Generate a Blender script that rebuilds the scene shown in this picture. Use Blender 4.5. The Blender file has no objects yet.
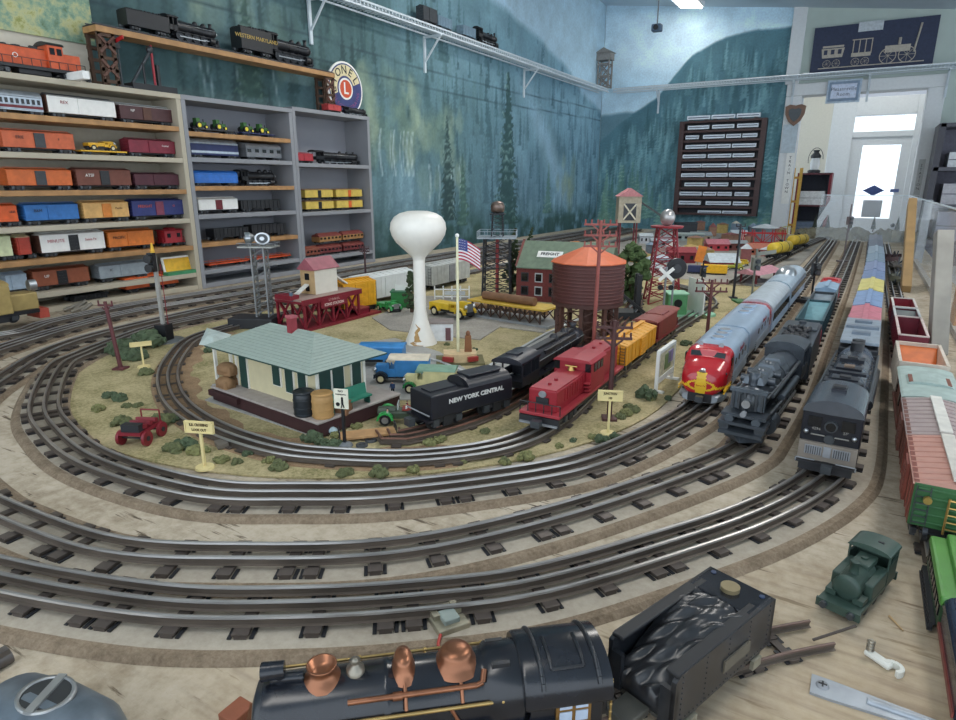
import bpy, math, random, bmesh
import numpy as np
from mathutils import Vector, Matrix
random.seed(7)
R = math.radians
col = bpy.context.scene.collection
# ---------------------------------------------------------------- survey helper: a pixel of the photograph -> a point of the room at height z
H = .38; F = 630.0
PT = math.atan(176/630); YW = math.atan((392/630)/(1/math.cos(PT)))
def ray(px, py):
    x = (px-478)/F; y = (360-py)/F
    fw = math.cos(PT)+math.sin(PT)*y; up = -math.sin(PT)+math.cos(PT)*y
    return x*math.cos(YW)-fw*math.sin(YW), x*math.sin(YW)+fw*math.cos(YW), up
def at(px, py, z=0.0):
    dx, dy, up = ray(px, py); t = (z-H)/up
    return (t*dx, t*dy)
def onX(px, py, X):
    dx, dy, up = ray(px, py); t = X/dx
    return dy*t, H+up*t
def onY(px, py, Y):
    dx, dy, up = ray(px, py); t = Y/dy
    return dx*t, H+up*t
# ---------------------------------------------------------------- materials
def lin(c):
    if isinstance(c, str):
        c = c.lstrip('#'); c = [int(c[i:i+2], 16)/255 for i in (0, 2, 4)]
    return tuple((v/12.92 if v <= .04045 else ((v+.055)/1.055)**2.4) for v in c)
MC = {}
def M(c, rough=.5, metal=0.0, var=.14, scale=60.0, bump=0.0, spec=.5, coat=0):
    key = (str(c), rough, metal, var, scale, bump, coat)
    if key in MC: return MC[key]
    m = bpy.data.materials.new('paint_%d' % len(MC)); m.use_nodes = True
    nt = m.node_tree; b = nt.nodes['Principled BSDF']
    tc = nt.nodes.new('ShaderNodeTexCoord'); n = nt.nodes.new('ShaderNodeTexNoise')
    n.inputs['Scale'].default_value = scale; n.inputs['Detail'].default_value = 4
    nt.links.new(tc.outputs['Object'], n.inputs['Vector'])
    r = nt.nodes.new('ShaderNodeValToRGB'); l = lin(c)
    r.color_ramp.elements[0].position = .3; r.color_ramp.elements[1].position = .7
    r.color_ramp.elements[0].color = (*[v*(1-var) for v in l], 1)
    r.color_ramp.elements[1].color = (*[min(1, v*(1+var)+.004*var) for v in l], 1)
    nt.links.new(n.outputs['Fac'], r.inputs['Fac']); nt.links.new(r.outputs['Color'], b.inputs['Base Color'])
    b.inputs['Roughness'].default_value = rough; b.inputs['Metallic'].default_value = metal
    if coat: b.inputs['Coat Weight'].default_value = coat
    if bump:
        bp = nt.nodes.new('ShaderNodeBump'); bp.inputs['Strength'].default_value = bump; bp.inputs['Distance'].default_value = .002
        nt.links.new(n.outputs['Fac'], bp.inputs['Height']); nt.links.new(bp.outputs['Normal'], b.inputs['Normal'])
    MC[key] = m; return m
def ground_mat(name, stops, s1, s2, bump=.5, dist=.003, rough=.9, stretch=(1, 1, 1), crack=None):
    m = bpy.data.materials.new(name); m.use_nodes = True
    nt = m.node_tree; L = nt.links; b = nt.nodes['Principled BSDF']; b.inputs['Roughness'].default_value = rough
    g = nt.nodes.new('ShaderNodeNewGeometry'); mp = nt.nodes.new('ShaderNodeMapping'); mp.inputs['Scale'].default_value = stretch
    L.new(g.outputs['Position'], mp.inputs['Vector'])
    n1 = nt.nodes.new('ShaderNodeTexNoise'); n1.inputs['Scale'].default_value = s1; n1.inputs['Detail'].default_value = 6; n1.inputs['Roughness'].default_value = .65
    n2 = nt.nodes.new('ShaderNodeTexNoise'); n2.inputs['Scale'].default_value = s2; n2.inputs['Detail'].default_value = 5; n2.inputs['Roughness'].default_value = .7
    for n in (n1, n2): L.new(mp.outputs['Vector'], n.inputs['Vector'])
    mx = nt.nodes.new('ShaderNodeMix'); mx.inputs['Factor'].default_value = .5
    L.new(n1.outputs['Fac'], mx.inputs['A']); L.new(n2.outputs['Fac'], mx.inputs['B'])
    r = nt.nodes.new('ShaderNodeValToRGB'); e = r.color_ramp.elements
    e[0].position = stops[0][0]; e[0].color = (*lin(stops[0][1]), 1); e[1].position = stops[-1][0]; e[1].color = (*lin(stops[-1][1]), 1)
    for p, c in stops[1:-1]: q = e.new(p); q.color = (*lin(c), 1)
    L.new(mx.outputs['Result'], r.inputs['Fac'])
    out = r.outputs['Color']; h = mx.outputs['Result']
    if crack:
        mp2 = nt.nodes.new('ShaderNodeMapping'); mp2.inputs['Scale'].default_value = crack[0]; mp2.inputs['Rotation'].default_value = (0, 0, crack[3])
        L.new(g.outputs['Position'], mp2.inputs['Vector'])
        n3 = nt.nodes.new('ShaderNodeTexNoise'); n3.inputs['Scale'].default_value = 1; n3.inputs['Detail'].default_value = 8; n3.inputs['Roughness'].default_value = .6
        L.new(mp2.outputs['Vector'], n3.inputs['Vector'])
        r3 = nt.nodes.new('ShaderNodeValToRGB'); r3.color_ramp.elements[0].position = crack[1]; r3.color_ramp.elements[0].color = (1, 1, 1, 1)
        r3.color_ramp.elements[1].position = crack[1]+.05; r3.color_ramp.elements[1].color = (0, 0, 0, 1)
        L.new(n3.outputs['Fac'], r3.inputs['Fac'])
        m2 = nt.nodes.new('ShaderNodeMix'); m2.data_type = 'RGBA'; L.new(r3.outputs['Color'], m2.inputs['Factor'])
        L.new(out, m2.inputs['A']); m2.inputs['B'].default_value = (*lin(crack[2]), 1); out = m2.outputs['Result']
    L.new(out, b.inputs['Base Color'])
    bp = nt.nodes.new('ShaderNodeBump'); bp.inputs['Strength'].default_value = bump; bp.inputs['Distance'].default_value = dist
    L.new(h, bp.inputs['Height']); L.new(bp.outputs['Normal'], b.inputs['Normal'])
    return m
def glass_mat(c=(.9, .95, .96), rough=.05, alpha=.2, name='clear_plastic'):
    m = bpy.data.materials.new(name); m.use_nodes = True; nt = m.node_tree
    b = nt.nodes['Principled BSDF']; b.inputs['Base Color'].default_value = (*c, 1); b.inputs['Roughness'].default_value = rough
    b.inputs['Alpha'].default_value = alpha
    return m
def emit(name, c, s):
    m = bpy.data.materials.new(name); m.use_nodes = True; b = m.node_tree.nodes['Principled BSDF']
    b.inputs['Base Color'].default_value = (*c, 1); b.inputs['Emission Color'].default_value = (*c, 1); b.inputs['Emission Strength'].default_value = s
    return m
# ---------------------------------------------------------------- mesh builder
class MB:
    def __init__(s): s.v = []; s.f = []; s.m = []; s.s = []; s.mats = []; s.T = None
    def add(s, vs, fs, mat, smooth=False):
        if mat not in s.mats: s.mats.append(mat)
        k = s.mats.index(mat); o = len(s.v)
        if s.T is not None: vs = [tuple(s.T @ Vector(v)) for v in vs]
        s.v += [tuple(v) for v in vs]; s.f += [tuple(i+o for i in f) for f in fs]; s.m += [k]*len(fs); s.s += [smooth]*len(fs)
        return s
    def box(s, c, d, mat, rz=0, ry=0, rx=0, top=(1, 1)):
        x, y, z = d[0]/2, d[1]/2, d[2]/2; vs = []
        for sz in (-1, 1):
            kx, ky = top if sz > 0 else (1, 1)
            for sx, sy in ((-1, -1), (1, -1), (1, 1), (-1, 1)): vs.append(Vector((sx*x*kx, sy*y*ky, sz*z)))
        if rz or ry or rx:
            m = Matrix.Rotation(rz, 3, 'Z') @ Matrix.Rotation(ry, 3, 'Y') @ Matrix.Rotation(rx, 3, 'X'); vs = [m @ v for v in vs]
        c = Vector(c)
        return s.add([v+c for v in vs], [(3, 2, 1, 0), (4, 5, 6, 7), (0, 1, 5, 4), (1, 2, 6, 5), (2, 3, 7, 6), (3, 0, 4, 7)], mat)
    def cyl(s, p0, p1, r0, mat, r1=None, seg=12, smooth=True, cap=True):
        p0 = Vector(p0); p1 = Vector(p1); r1 = r0 if r1 is None else r1
        d = (p1-p0).normalized(); a = d.orthogonal().normalized(); b = d.cross(a)
        vs = []
        for p, r in ((p0, r0), (p1, r1)):
            for i in range(seg):
                t = 2*math.pi*i/seg; vs.append(p+a*(r*math.cos(t))+b*(r*math.sin(t)))
        s.add(vs, [(i, (i+1) % seg, seg+(i+1) % seg, seg+i) for i in range(seg)], mat, smooth and seg > 6)
        if cap: s.add(vs, [tuple(range(seg))[::-1], tuple(range(seg, 2*seg))], mat)
        return s
    def lathe(s, prof, mat, c=(0, 0, 0), seg=20, axis='z', smooth=True, k=(1, 1)):
        vs = []; n = len(prof)
        for r, z in prof:
            for i in range(seg):
                t = 2*math.pi*i/seg; x, y = r*math.cos(t)*k[0], r*math.sin(t)*k[1]
                v = (x, y, z) if axis == 'z' else ((z, x, y) if axis == 'x' else (y, z, x))
                vs.append((v[0]+c[0], v[1]+c[1], v[2]+c[2]))
        fs = [(j*seg+i, j*seg+(i+1) % seg, (j+1)*seg+(i+1) % seg, (j+1)*seg+i) for j in range(n-1) for i in range(seg)]
        s.add(vs, fs, mat, smooth)
        s.add(vs, [tuple(range(seg))[::-1], tuple(range((n-1)*seg, n*seg))], mat, False)
        return s
    def sph(s, c, r, mat, seg=12, rings=8):
        if not hasattr(r, '__len__'): r = (r, r, r)
        prof = [(math.sin(math.pi*i/rings), -math.cos(math.pi*i/rings)) for i in range(1, rings)]
        vs = []
        for pr, pz in prof:
            for i in range(seg):
                t = 2*math.pi*i/seg; vs.append((c[0]+r[0]*pr*math.cos(t), c[1]+r[1]*pr*math.sin(t), c[2]+r[2]*pz))
        n = len(prof); vs += [(c[0], c[1], c[2]-r[2]), (c[0], c[1], c[2]+r[2])]
        fs = [(j*seg+i, j*seg+(i+1) % seg, (j+1)*seg+(i+1) % seg, (j+1)*seg+i) for j in range(n-1) for i in range(seg)]
        fs += [(n*seg, (i+1) % seg, i) for i in range(seg)] + [(n*seg+1, (n-1)*seg+i, (n-1)*seg+(i+1) % seg) for i in range(seg)]
        return s.add(vs, fs, mat, True)
    def prism(s, poly, a0, a1, mat, axis='x', smooth=False):
        # poly: 2D points; axis x -> (y,z), y -> (x,z), z -> (x,y)
        n = len(poly); f = {'x': lambda p, a: (a, p[0], p[1]), 'y': lambda p, a: (p[0], a, p[1]), 'z': lambda p, a: (p[0], p[1], a)}[axis]
        vs = [f(p, a0) for p in poly]+[f(p, a1) for p in poly]
        s.add(vs, [tuple(range(n))[::-1], tuple(range(n, 2*n))], mat)
        return s.add(vs, [(i, (i+1) % n, n+(i+1) % n, n+i) for i in range(n)], mat, smooth)
    def loft(s, secs, mat, smooth=True, caps=True):
        n = len(secs[0]); vs = [p for q in secs for p in q]
        s.add(vs, [(j*n+i, j*n+(i+1) % n, (j+1)*n+(i+1) % n, (j+1)*n+i) for j in range(len(secs)-1) for i in range(n)], mat, smooth)
        if caps: s.add(vs, [tuple(range(n))[::-1], tuple(range((len(secs)-1)*n, len(secs)*n))], mat)
        return s
    def tube(s, pts, r, mat, seg=6):
        for a, b in zip(pts[:-1], pts[1:]): s.cyl(a, b, r, mat, seg=seg, smooth=True)
        return s
    def build(s, name, parent=None, bevel=0, recalc=True):
        me = bpy.data.meshes.new(name); me.from_pydata(s.v, [], s.f)
        for m in s.mats: me.materials.append(m)
        me.polygons.foreach_set('material_index', s.m); me.polygons.foreach_set('use_smooth', s.s)
        me.update()
        if recalc:
            bm = bmesh.new(); bm.from_mesh(me); bmesh.ops.recalc_face_normals(bm, faces=bm.faces); bm.to_mesh(me); bm.free()
        o = bpy.data.objects.new(name, me); col.objects.link(o)
        if parent is not None: o.parent = parent
        if bevel:
            b = o.modifiers.new('bevel', 'BEVEL'); b.width = bevel; b.segments = 2; b.limit_method = 'ANGLE'
        return o
def tag(o, label=None, cat=None, group=None, kind=None):
    if label: o['label'] = label
    if cat: o['category'] = cat
    if group: o['group'] = group
    if kind: o['kind'] = kind
    return o
def empty(name, loc, rz=0, label=None, cat=None, group=None, z=0.0):
    o = bpy.data.objects.new(name, None); col.objects.link(o); o.empty_display_size = .02
    o.location = (loc[0], loc[1], loc[2] if len(loc) > 2 else z); o.rotation_euler = (0, 0, rz)
    return tag(o, label, cat, group)
def copy_tree(o, parent=None):
    c = o.copy(); col.objects.link(c)
    if parent is not None: c.parent = parent
    for ch in list(o.children): copy_tree(ch, c)
    return c
def place(o, loc, rz=0, label=None, group=None):
    c = copy_tree(o); c.location = loc; c.rotation_euler = (0, 0, rz)
    if label: c['label'] = label
    if group: c['group'] = group
    return c
def text(s, size, loc, mat, parent, rot=(0, 0, 0), name='lettering', ext=.0002, align='CENTER', sx=1, bold=0.0):
    cu = bpy.data.curves.new('txt', 'FONT'); cu.body = s; cu.size = size; cu.align_x = align; cu.align_y = 'CENTER'; cu.extrude = ext; cu.offset = bold
    cu.resolution_u = 2
    t = bpy.data.objects.new('txt', cu); col.objects.link(t)
    dg = bpy.context.evaluated_depsgraph_get(); me = bpy.data.meshes.new_from_object(t.evaluated_get(dg))
    bpy.data.objects.remove(t); me.materials.clear(); me.materials.append(mat)
    o = bpy.data.objects.new(name, me); col.objects.link(o); o.location = loc; o.rotation_euler = rot; o.scale = (sx, 1, 1)
    if parent is not None: o.parent = parent
    return o
RX = (R(90), 0, 0)          # lettering standing on a face that looks to -y
RXB = (R(90), 0, R(180))    # face that looks to +y
REND = (R(90), 0, R(90))    # face that looks to +x
RENB = (R(90), 0, R(-90))
# ---------------------------------------------------------------- palette
BLACK = M('#1b1c20', .38); BLK2 = M('#26272b', .5); DKGREY = M('#3b3e42', .5); GUN = M('#45494d', .38, .3); GREY = M('#8b8e92', .5)
SILVER = M('#aab4bd', .3, .55); STEEL = M('#c2c6ca', .3, .9); WHITE = M('#e8e8e4', .5, var=.05); CREAM = M('#d9cda4', .6, var=.06)
RED = M('#b02226', .35); MAROON = M('#6b1f28', .5); DKRED = M('#8c1c26', .45); BRICK = M('#6b2f2a', .8); BROWN = M('#5a3a2e', .6)
WOOD = M('#b58a5c', .6, scale=20); DKWOOD = M('#4b3527', .7, scale=30); ORANGE = M('#d4622a', .5); YELLOW = M('#e3b02c', .45)
GREEN = M('#2f7a3e', .45); DKGREEN = M('#1f4038', .5); BLUE = M('#2f6fb0', .45); NAVY = M('#26305c', .5); COPPER = M('#c07c58', .32, .9); BRASS = M('#b8965a', .35, .85)
WHEEL = M('#3a3c40', .35, .7); TRUCKM = M('#202124', .55); DARKGLASS = M('#15181c', .12, var=.02); LTGREY = M('#b9bcbc', .6, var=.06)
PINK = M('#c56a76', .5); TAN = M('#c3ae80', .6); OLIVE = M('#6b6a3c', .7)
# ================================================================ the room
WX = -2.25; FY = 6.0; FZ = -.92; CZ = lambda x: 1.64-.135*(x+.15)
def struct(o): o['kind'] = 'structure'; return o
floorm = ground_mat('floor_vinyl', [(.35, '#6d6a66'), (.65, '#8b8883')], 3, 30, bump=.1)
struct(MB().add([(-2.6, -1.5, FZ), (3.5, -1.5, FZ), (3.5, 7.6, FZ), (-2.6, 7.6, FZ)], [(0, 1, 2, 3)], floorm).build('floor'))
plaster = M('#c9d2d4', .8, var=.04, scale=8); doorwhite = M('#dde0e2', .6, var=.03); creamwall = M('#d8d3c6', .8, var=.03)
greenwall = M('#b9c6c0', .8, var=.04, scale=8); bluewall = M('#c3c9d6', .8, var=.03)
def slab(x0, x1, y0, y1, z0, z1, m, mb=None): return (mb or MB()).box(((x0+x1)/2, (y0+y1)/2, (z0+z1)/2), (x1-x0, y1-y0, z1-z0), m)
# sloping ceiling
cm = M('#c2d0da', .85, var=.05, scale=4)
mb = MB(); x0, x1 = -2.4, 3.0
mb.add([(x0, -1.4, CZ(x0)), (x1, -1.4, CZ(x1)), (x1, FY+.05, CZ(x1)), (x0, FY+.05, CZ(x0)), (x0, -1.4, CZ(x0)+.06), (x1, -1.4, CZ(x1)+.06), (x1, FY+.05, CZ(x1)+.06), (x0, FY+.05, CZ(x0)+.06)],
       [(0, 1, 2, 3), (7, 6, 5, 4), (0, 4, 5, 1), (1, 5, 6, 2), (2, 6, 7, 3), (3, 7, 4, 0)], cm)
struct(mb.build('ceiling'))
# ---------------------------------------------------------------- the mural, painted (numpy) into the colour layer of the walls
def h2(c): return np.array([int(c[i:i+2], 16)/255 for i in (1, 3, 5)])
def vnoise(U, V, f, seed):
    r = np.random.RandomState(seed); g = r.rand(64, 64); x = U*f; y = V*f
    xi = np.floor(x).astype(int); yi = np.floor(y).astype(int); fx = x-xi; fy = y-yi; fx = fx*fx*(3-2*fx); fy = fy*fy*(3-2*fy)
    a = g[xi % 64, yi % 64]; b = g[(xi+1) % 64, yi % 64]; c = g[xi % 64, (yi+1) % 64]; d = g[(xi+1) % 64, (yi+1) % 64]
    return (a*(1-fx)+b*fx)*(1-fy)+(c*(1-fx)+d*fx)*fy
def fbm(U, V, f, seed): return sum(vnoise(U, V, f*2**i, seed+i)*.5**i for i in range(5))/1.94
def blend(img, mask, c): img[:] = img*(1-mask[..., None])+np.asarray(c)*mask[..., None]
WOB = [0]
def conifer(img, U, V, x, z, h, w, c, a=.8, hi=None, teeth=11):
    t = (z+h-V)/h
    m = (t > 0) & (t < 1)
    jit = WOB[0]; saw = (t*teeth+1.2*jit) % 1.0
    hw = w*(.10+.90*t)*(.45+.55*saw)*(1+.35*jit)
    d = np.abs(U-x)-hw
    mask = np.clip(-d/.006, 0, 1)*m*a
    blend(img, mask, c)
    if hi is not None:
        mk = np.clip(1-np.abs(saw-.8)/.25, 0, 1)*(np.abs(U-x+w*.12) < hw*.8)*m*.55*np.clip(.5+2.2*WOB[0], 0, 1); blend(img, mk, hi)
def mural_mesh(name, side):
    st = .0105
    if side == 'left': us = np.arange(-1.4, FY+.001, st); zt = 1.98
    else: us = np.arange(WX, -.62+.001, st); zt = 1.94
    zs = np.arange(FZ if side == 'x' else -.12, zt, st)
    U, V = np.meshgrid(us, zs, indexing='ij'); S = U+ (0 if side == 'left' else 20)
    n1 = fbm(S, V, 1.6, 3); n2 = fbm(S*2, V*1.2, 3.0, 11); n3 = fbm(S*3, V*3, 4.0, 23)
    img = np.zeros(U.shape+(3,)); WOB[0] = (fbm(S*14, V*14, 1.0, 77)-.5)*2
    rs = np.random.RandomState(5 if side == 'left' else 9)
    if side == 'left':
        k = np.clip((U-2.4)/2.6, 0, 1)[..., None]
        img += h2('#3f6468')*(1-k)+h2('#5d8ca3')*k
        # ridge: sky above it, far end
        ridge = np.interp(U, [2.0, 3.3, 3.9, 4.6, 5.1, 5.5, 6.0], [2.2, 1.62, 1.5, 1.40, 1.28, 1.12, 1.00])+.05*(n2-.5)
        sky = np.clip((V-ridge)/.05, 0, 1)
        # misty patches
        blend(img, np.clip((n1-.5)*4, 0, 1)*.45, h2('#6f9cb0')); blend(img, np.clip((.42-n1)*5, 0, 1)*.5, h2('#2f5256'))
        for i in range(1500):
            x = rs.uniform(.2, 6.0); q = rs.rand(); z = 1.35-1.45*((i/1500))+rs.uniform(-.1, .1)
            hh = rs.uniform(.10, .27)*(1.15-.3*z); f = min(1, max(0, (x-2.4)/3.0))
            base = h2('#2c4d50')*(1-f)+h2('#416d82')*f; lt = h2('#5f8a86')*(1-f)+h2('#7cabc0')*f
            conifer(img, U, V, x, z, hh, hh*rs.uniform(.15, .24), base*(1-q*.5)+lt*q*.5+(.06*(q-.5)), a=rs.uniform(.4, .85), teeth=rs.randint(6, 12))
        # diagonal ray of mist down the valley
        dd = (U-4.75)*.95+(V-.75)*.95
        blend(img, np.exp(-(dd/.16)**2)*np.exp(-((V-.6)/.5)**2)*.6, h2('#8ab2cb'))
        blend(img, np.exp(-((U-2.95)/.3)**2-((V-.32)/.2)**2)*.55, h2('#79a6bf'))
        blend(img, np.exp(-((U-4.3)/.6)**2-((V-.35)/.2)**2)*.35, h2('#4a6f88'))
        # aspens
        for (xc, zc, n_) in ((2.85, .72, 34), (3.35, .55, 22), (.9, 1.3, 16), (1.9, 1.0, 12), (5.2, .36, 16)):
            for j in range(n_):
                x = xc+rs.uniform(-.22, .22); z = zc+rs.uniform(-.18, .22); r_ = rs.uniform(.03, .08)
                g = np.clip(1.4-(((U-x)/r_)**2+((V-z)/(r_*1.6))**2)+(n3-.5)*2.4, 0, 1)*.3
                blend(img, g, h2('#869a7c') if j % 2 else h2('#64826f'))
            for j in range(n_//3):
                x = xc+rs.uniform(-.2, .2); g = np.clip(1-np.abs(U-x-.01*np.sin(V*20))/.007, 0, 1)*(V < zc-.06)*(V > zc-.30)*.38
                blend(img, g, h2('#c4d6dc'))
        conifer(img, U, V, onX(448, 200, WX)[0], .16, .62, .12, h2('#2a4a4c'), .9, h2('#8fb0a8'), 13)
        conifer(img, U, V, onX(507, 200, WX)[0], .10, 1.02, .23, h2('#2c5254'), .88, h2('#8fb8ae'), 17)
        conifer(img, U, V, onX(463, 200, WX)[0], .12, .45, .09, h2('#3a6258'), .8, h2('#7fa793'), 10)
        conifer(img, U, V, onX(548, 200, WX)[0], .15, .40, .10, h2('#49766c'), .7, h2('#84ae98'), 10)
        for x, z, h_ in ((1.93, .72, .42), (.95, 1.05, .5), (1.35, .98, .35)): conifer(img, U, V, x, z, h_, .09, h2('#31534b'), .8, h2('#6f927e'), 10)
        # undergrowth
        blend(img, np.clip((.22-V)/.12, 0, 1)*np.clip((n3-.35)*4, 0, 1)*.7, h2('#23473f'))
        skyc = h2('#86a9bd')*(.92+.16*n1[..., None]); img = img*(1-sky[..., None])+skyc*sky[..., None]
        # painted dark stream line of wires
        for zz in (1.02, .93): blend(img, np.clip(1-np.abs(V-zz-.02*np.sin(U*1.3))/.007, 0, 1)*.6*(U > 1.2), h2('#27424d'))
    else:
        img += h2('#8fb2c6')*(.9+.2*n1[..., None])
        blend(img, np.clip((fbm(S*.6, V*2, 2, 40)-.5)*5, 0, 1)*.4, h2('#b4ccd8'))
        far = np.interp(U, [-2.25, -2.0, -1.6], [1.0, 1.02, .95])+.02*n2
        blend(img, np.clip((far-V)/.03, 0, 1), h2('#4d7787'))
        m1 = np.interp(U, [-2.25, -2.1, -1.95, -1.75, -1.6, -1.45, -1.2, -.95, -.6], [.78, .9, 1.0, 1.12, 1.3, 1.45, 1.56, 1.6, 1.58])+.04*(n2-.5)
        blend(img, np.clip((m1-V)/.02, 0, 1), h2('#3f7080'))
        blend(img, np.clip((m1-V)/.02, 0, 1)*np.clip((n2-.45)*3, 0, 1)*.5, h2('#28525f'))
        m2 = np.interp(U, [-2.25, -1.9, -1.4, -1.0, -.6], [.55, .72, .8, .9, .95])
        blend(img, np.clip((m2-V)/.15, 0, 1)*.5, h2('#4c8798'))
        for i in range(900):
            x = rs.uniform(-2.25, -.6); z = 1.15-1.2*(i/900); zm = np.interp(x, [-2.25, -2.1, -1.95, -1.75, -1.6, -1.45, -1.2, -.95, -.6], [.78, .9, 1.0, 1.12, 1.3, 1.45, 1.56, 1.6, 1.58])
            z = (1-i/900)*(zm-.16)-.08; hh = rs.uniform(.1, .24)
            q = rs.rand(); conifer(img, U, V, x, z, hh, hh*.17, h2('#28545f')*(1-q)+h2('#6aa0ac')*q, a=.6, teeth=8)
        for i in range(26):
            x = rs.uniform(-2.2, -1.6) if i % 3 else rs.uniform(-.95, -.7); q = rs.rand()
            conifer(img, U, V, x, rs.uniform(-.05, .3), .3, .06, h2('#3a7066')*(1-q)+h2('#5f9078')*q, .6, h2('#8cb8a0'), 9)
        for i in range(9):
            x = -.86+.02*i; conifer(img, U, V, x, .1+.05*(i % 3), .75, .09, h2('#2d6470'), .35, h2('#78b0ba'), 22)
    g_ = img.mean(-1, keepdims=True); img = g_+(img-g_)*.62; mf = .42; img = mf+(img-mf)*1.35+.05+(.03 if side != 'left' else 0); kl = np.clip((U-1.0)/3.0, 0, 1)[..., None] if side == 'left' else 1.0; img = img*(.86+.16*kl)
    img = np.clip(img*(.93+.14*n3[..., None]), 0.02, 1)
    lc = np.where(img <= .04045, img/12.92, ((img+.055)/1.055)**2.4)
    nu, nz = U.shape; idx = np.arange(nu*nz).reshape(nu, nz)
    if side == 'left': co = np.stack([np.full(U.shape, WX), U, V], -1)
    else: co = np.stack([U, np.full(U.shape, FY), V], -1)
    q = np.stack([idx[:-1, :-1], idx[1:, :-1], idx[1:, 1:], idx[:-1, 1:]], -1).reshape(-1, 4)
    me = bpy.data.meshes.new(name); me.from_pydata(co.reshape(-1, 3).tolist(), [], q.tolist())
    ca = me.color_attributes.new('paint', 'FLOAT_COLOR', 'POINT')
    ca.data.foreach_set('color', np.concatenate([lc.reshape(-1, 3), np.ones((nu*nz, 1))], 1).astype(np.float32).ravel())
    m = bpy.data.materials.new('mural_paint'); m.use_nodes = True; nt = m.node_tree
    a = nt.nodes.new('ShaderNodeAttribute'); a.attribute_name = 'paint'; b = nt.nodes['Principled BSDF']
    n = nt.nodes.new('ShaderNodeTexNoise'); n.inputs['Scale'].default_value = 70; n.inputs['Detail'].default_value = 5
    g = nt.nodes.new('ShaderNodeNewGeometry'); nt.links.new(g.outputs['Position'], n.inputs['Vector'])
    mr = nt.nodes.new('ShaderNodeMapRange'); mr.inputs['To Min'].default_value = .75; mr.inputs['To Max'].default_value = 1.25
    nt.links.new(n.outputs['Fac'], mr.inputs['Value'])
    vm = nt.nodes.new('ShaderNodeVectorMath'); vm.operation = 'SCALE'; nt.links.new(a.outputs['Color'], vm.inputs[0]); nt.links.new(mr.outputs['Result'], vm.inputs['Scale'])
    nt.links.new(vm.outputs['Vector'], b.inputs['Base Color']); b.inputs['Roughness'].default_value = .75
    me.materials.append(m); o = bpy.data.objects.new(name, me); col.objects.link(o); return struct(o)
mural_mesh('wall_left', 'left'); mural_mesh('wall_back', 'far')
# solid backing of the painted walls
struct(slab(WX-.12, WX-.004, -1.4, FY+.12, FZ, 1.98, plaster).build('wall_left_backing'))
mb = MB(); slab(WX, -.62, FY+.004, FY+.12, FZ, 1.94, plaster, mb); slab(.36, 3.0, FY, FY+.12, FZ, 1.66, greenwall, mb)
slab(-.62, .36, FY, FY+.12, 1.09, 1.76, greenwall, mb)
struct(mb.build('wall_back_frame'))
# cased opening to the vestibule
mb = MB(); slab(-.68, -.56, FY-.03, FY+.13, FZ, 1.06, doorwhite, mb); slab(.27, .38, FY-.03, FY+.13, FZ, 1.06, doorwhite, mb); slab(-.68, .38, FY-.03, FY+.13, 1.06, 1.15, doorwhite, mb)
slab(-.70, -.60, FY-.025, FY+.0, 1.15, 1.72, doorwhite, mb)
struct(mb.build('trim_1', bevel=.006))
# vestibule
VY = 7.3
mb = MB(); slab(-1.5, -.40, VY, VY+.1, FZ, 1.75, creamwall, mb); slab(.42, 1.6, VY, VY+.1, FZ, 1.75, bluewall, mb); slab(-.40, .42, VY, VY+.1, 1.16, 1.75, bluewall, mb)
struct(mb.build('wall_vestibule'))
struct(slab(1.0, 1.1, FY+.12, VY, FZ, 1.75, bluewall).build('wall_vestibule_right'))
struct(slab(-1.5, 1.1, FY+.12, VY+.1, 1.72, 1.78, plaster).build('ceiling_vestibule'))
# exterior door with window, transom above it
dx0, dz = onY(845, 165, VY)[0], 0
def yz(px, py, Y=VY): return onY(px, py, Y)
DL = yz(846, 180)[0]; DR = yz(909, 160)[0]; DT = yz(880, 137)[1]
d = empty('door_1', ((DL+DR)/2, VY, FZ)); struct(d)
dw = DR-DL; dh = DT-FZ
glass = glass_mat((.95, .97, 1), .02, .12, 'window_glass')
gx0, gx1, gz0, gz1 = -dw*.30, dw*.34, .38+.0-FZ-.38+.18, dh-.07
mb = MB()
gz0 = -FZ+.06
mb.box((-(dw/2)+ (dw/2+gx0)/2, .03, dh/2), (dw/2+gx0, .05, dh), doorwhite); mb.box(((dw/2+gx1)/2, .03, dh/2), (dw/2-gx1, .05, dh), doorwhite)
mb.box(((gx0+gx1)/2, .03, (dh+gz1)/2), (gx1-gx0, .05, dh-gz1), doorwhite); mb.box(((gx0+gx1)/2, .03, gz0/2), (gx1-gx0, .05, gz0), doorwhite)
mb.build('door_leaf', d)
mb = MB(); mb.box((0, -.0, -FZ-.1), (dw*.86, .02, .03), doorwhite)
for s_ in (-1, 1): mb.box((s_*dw*.2, -.0, -FZ-.27), (dw*.5, .02, .05), doorwhite, ry=s_*R(-32))
for s_ in (-1, 1): mb.box((s_*dw*.43, -.0, -FZ-.3), (.05, .02, .42), doorwhite)
mb.build('cross_brace', d)
MB().box(((gx0+gx1)/2, .03, (gz0+gz1)/2), (gx1-gx0, .006, gz1-gz0), glass).build('pane', d)
mb = MB(); mb.cyl((dw*.42, -.01, -FZ+.0), (dw*.42, .0, -FZ+.0), .02, GUN); mb.sph((dw*.42, -.03, -FZ), .018, GUN); mb.build('door_knob', d)
mb = MB(); mb.box(((gx0+gx1)/2, .02, gz0+.09), (.16, .006, .16), GREY); mb.build('notice', d)
mb = MB()
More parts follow.
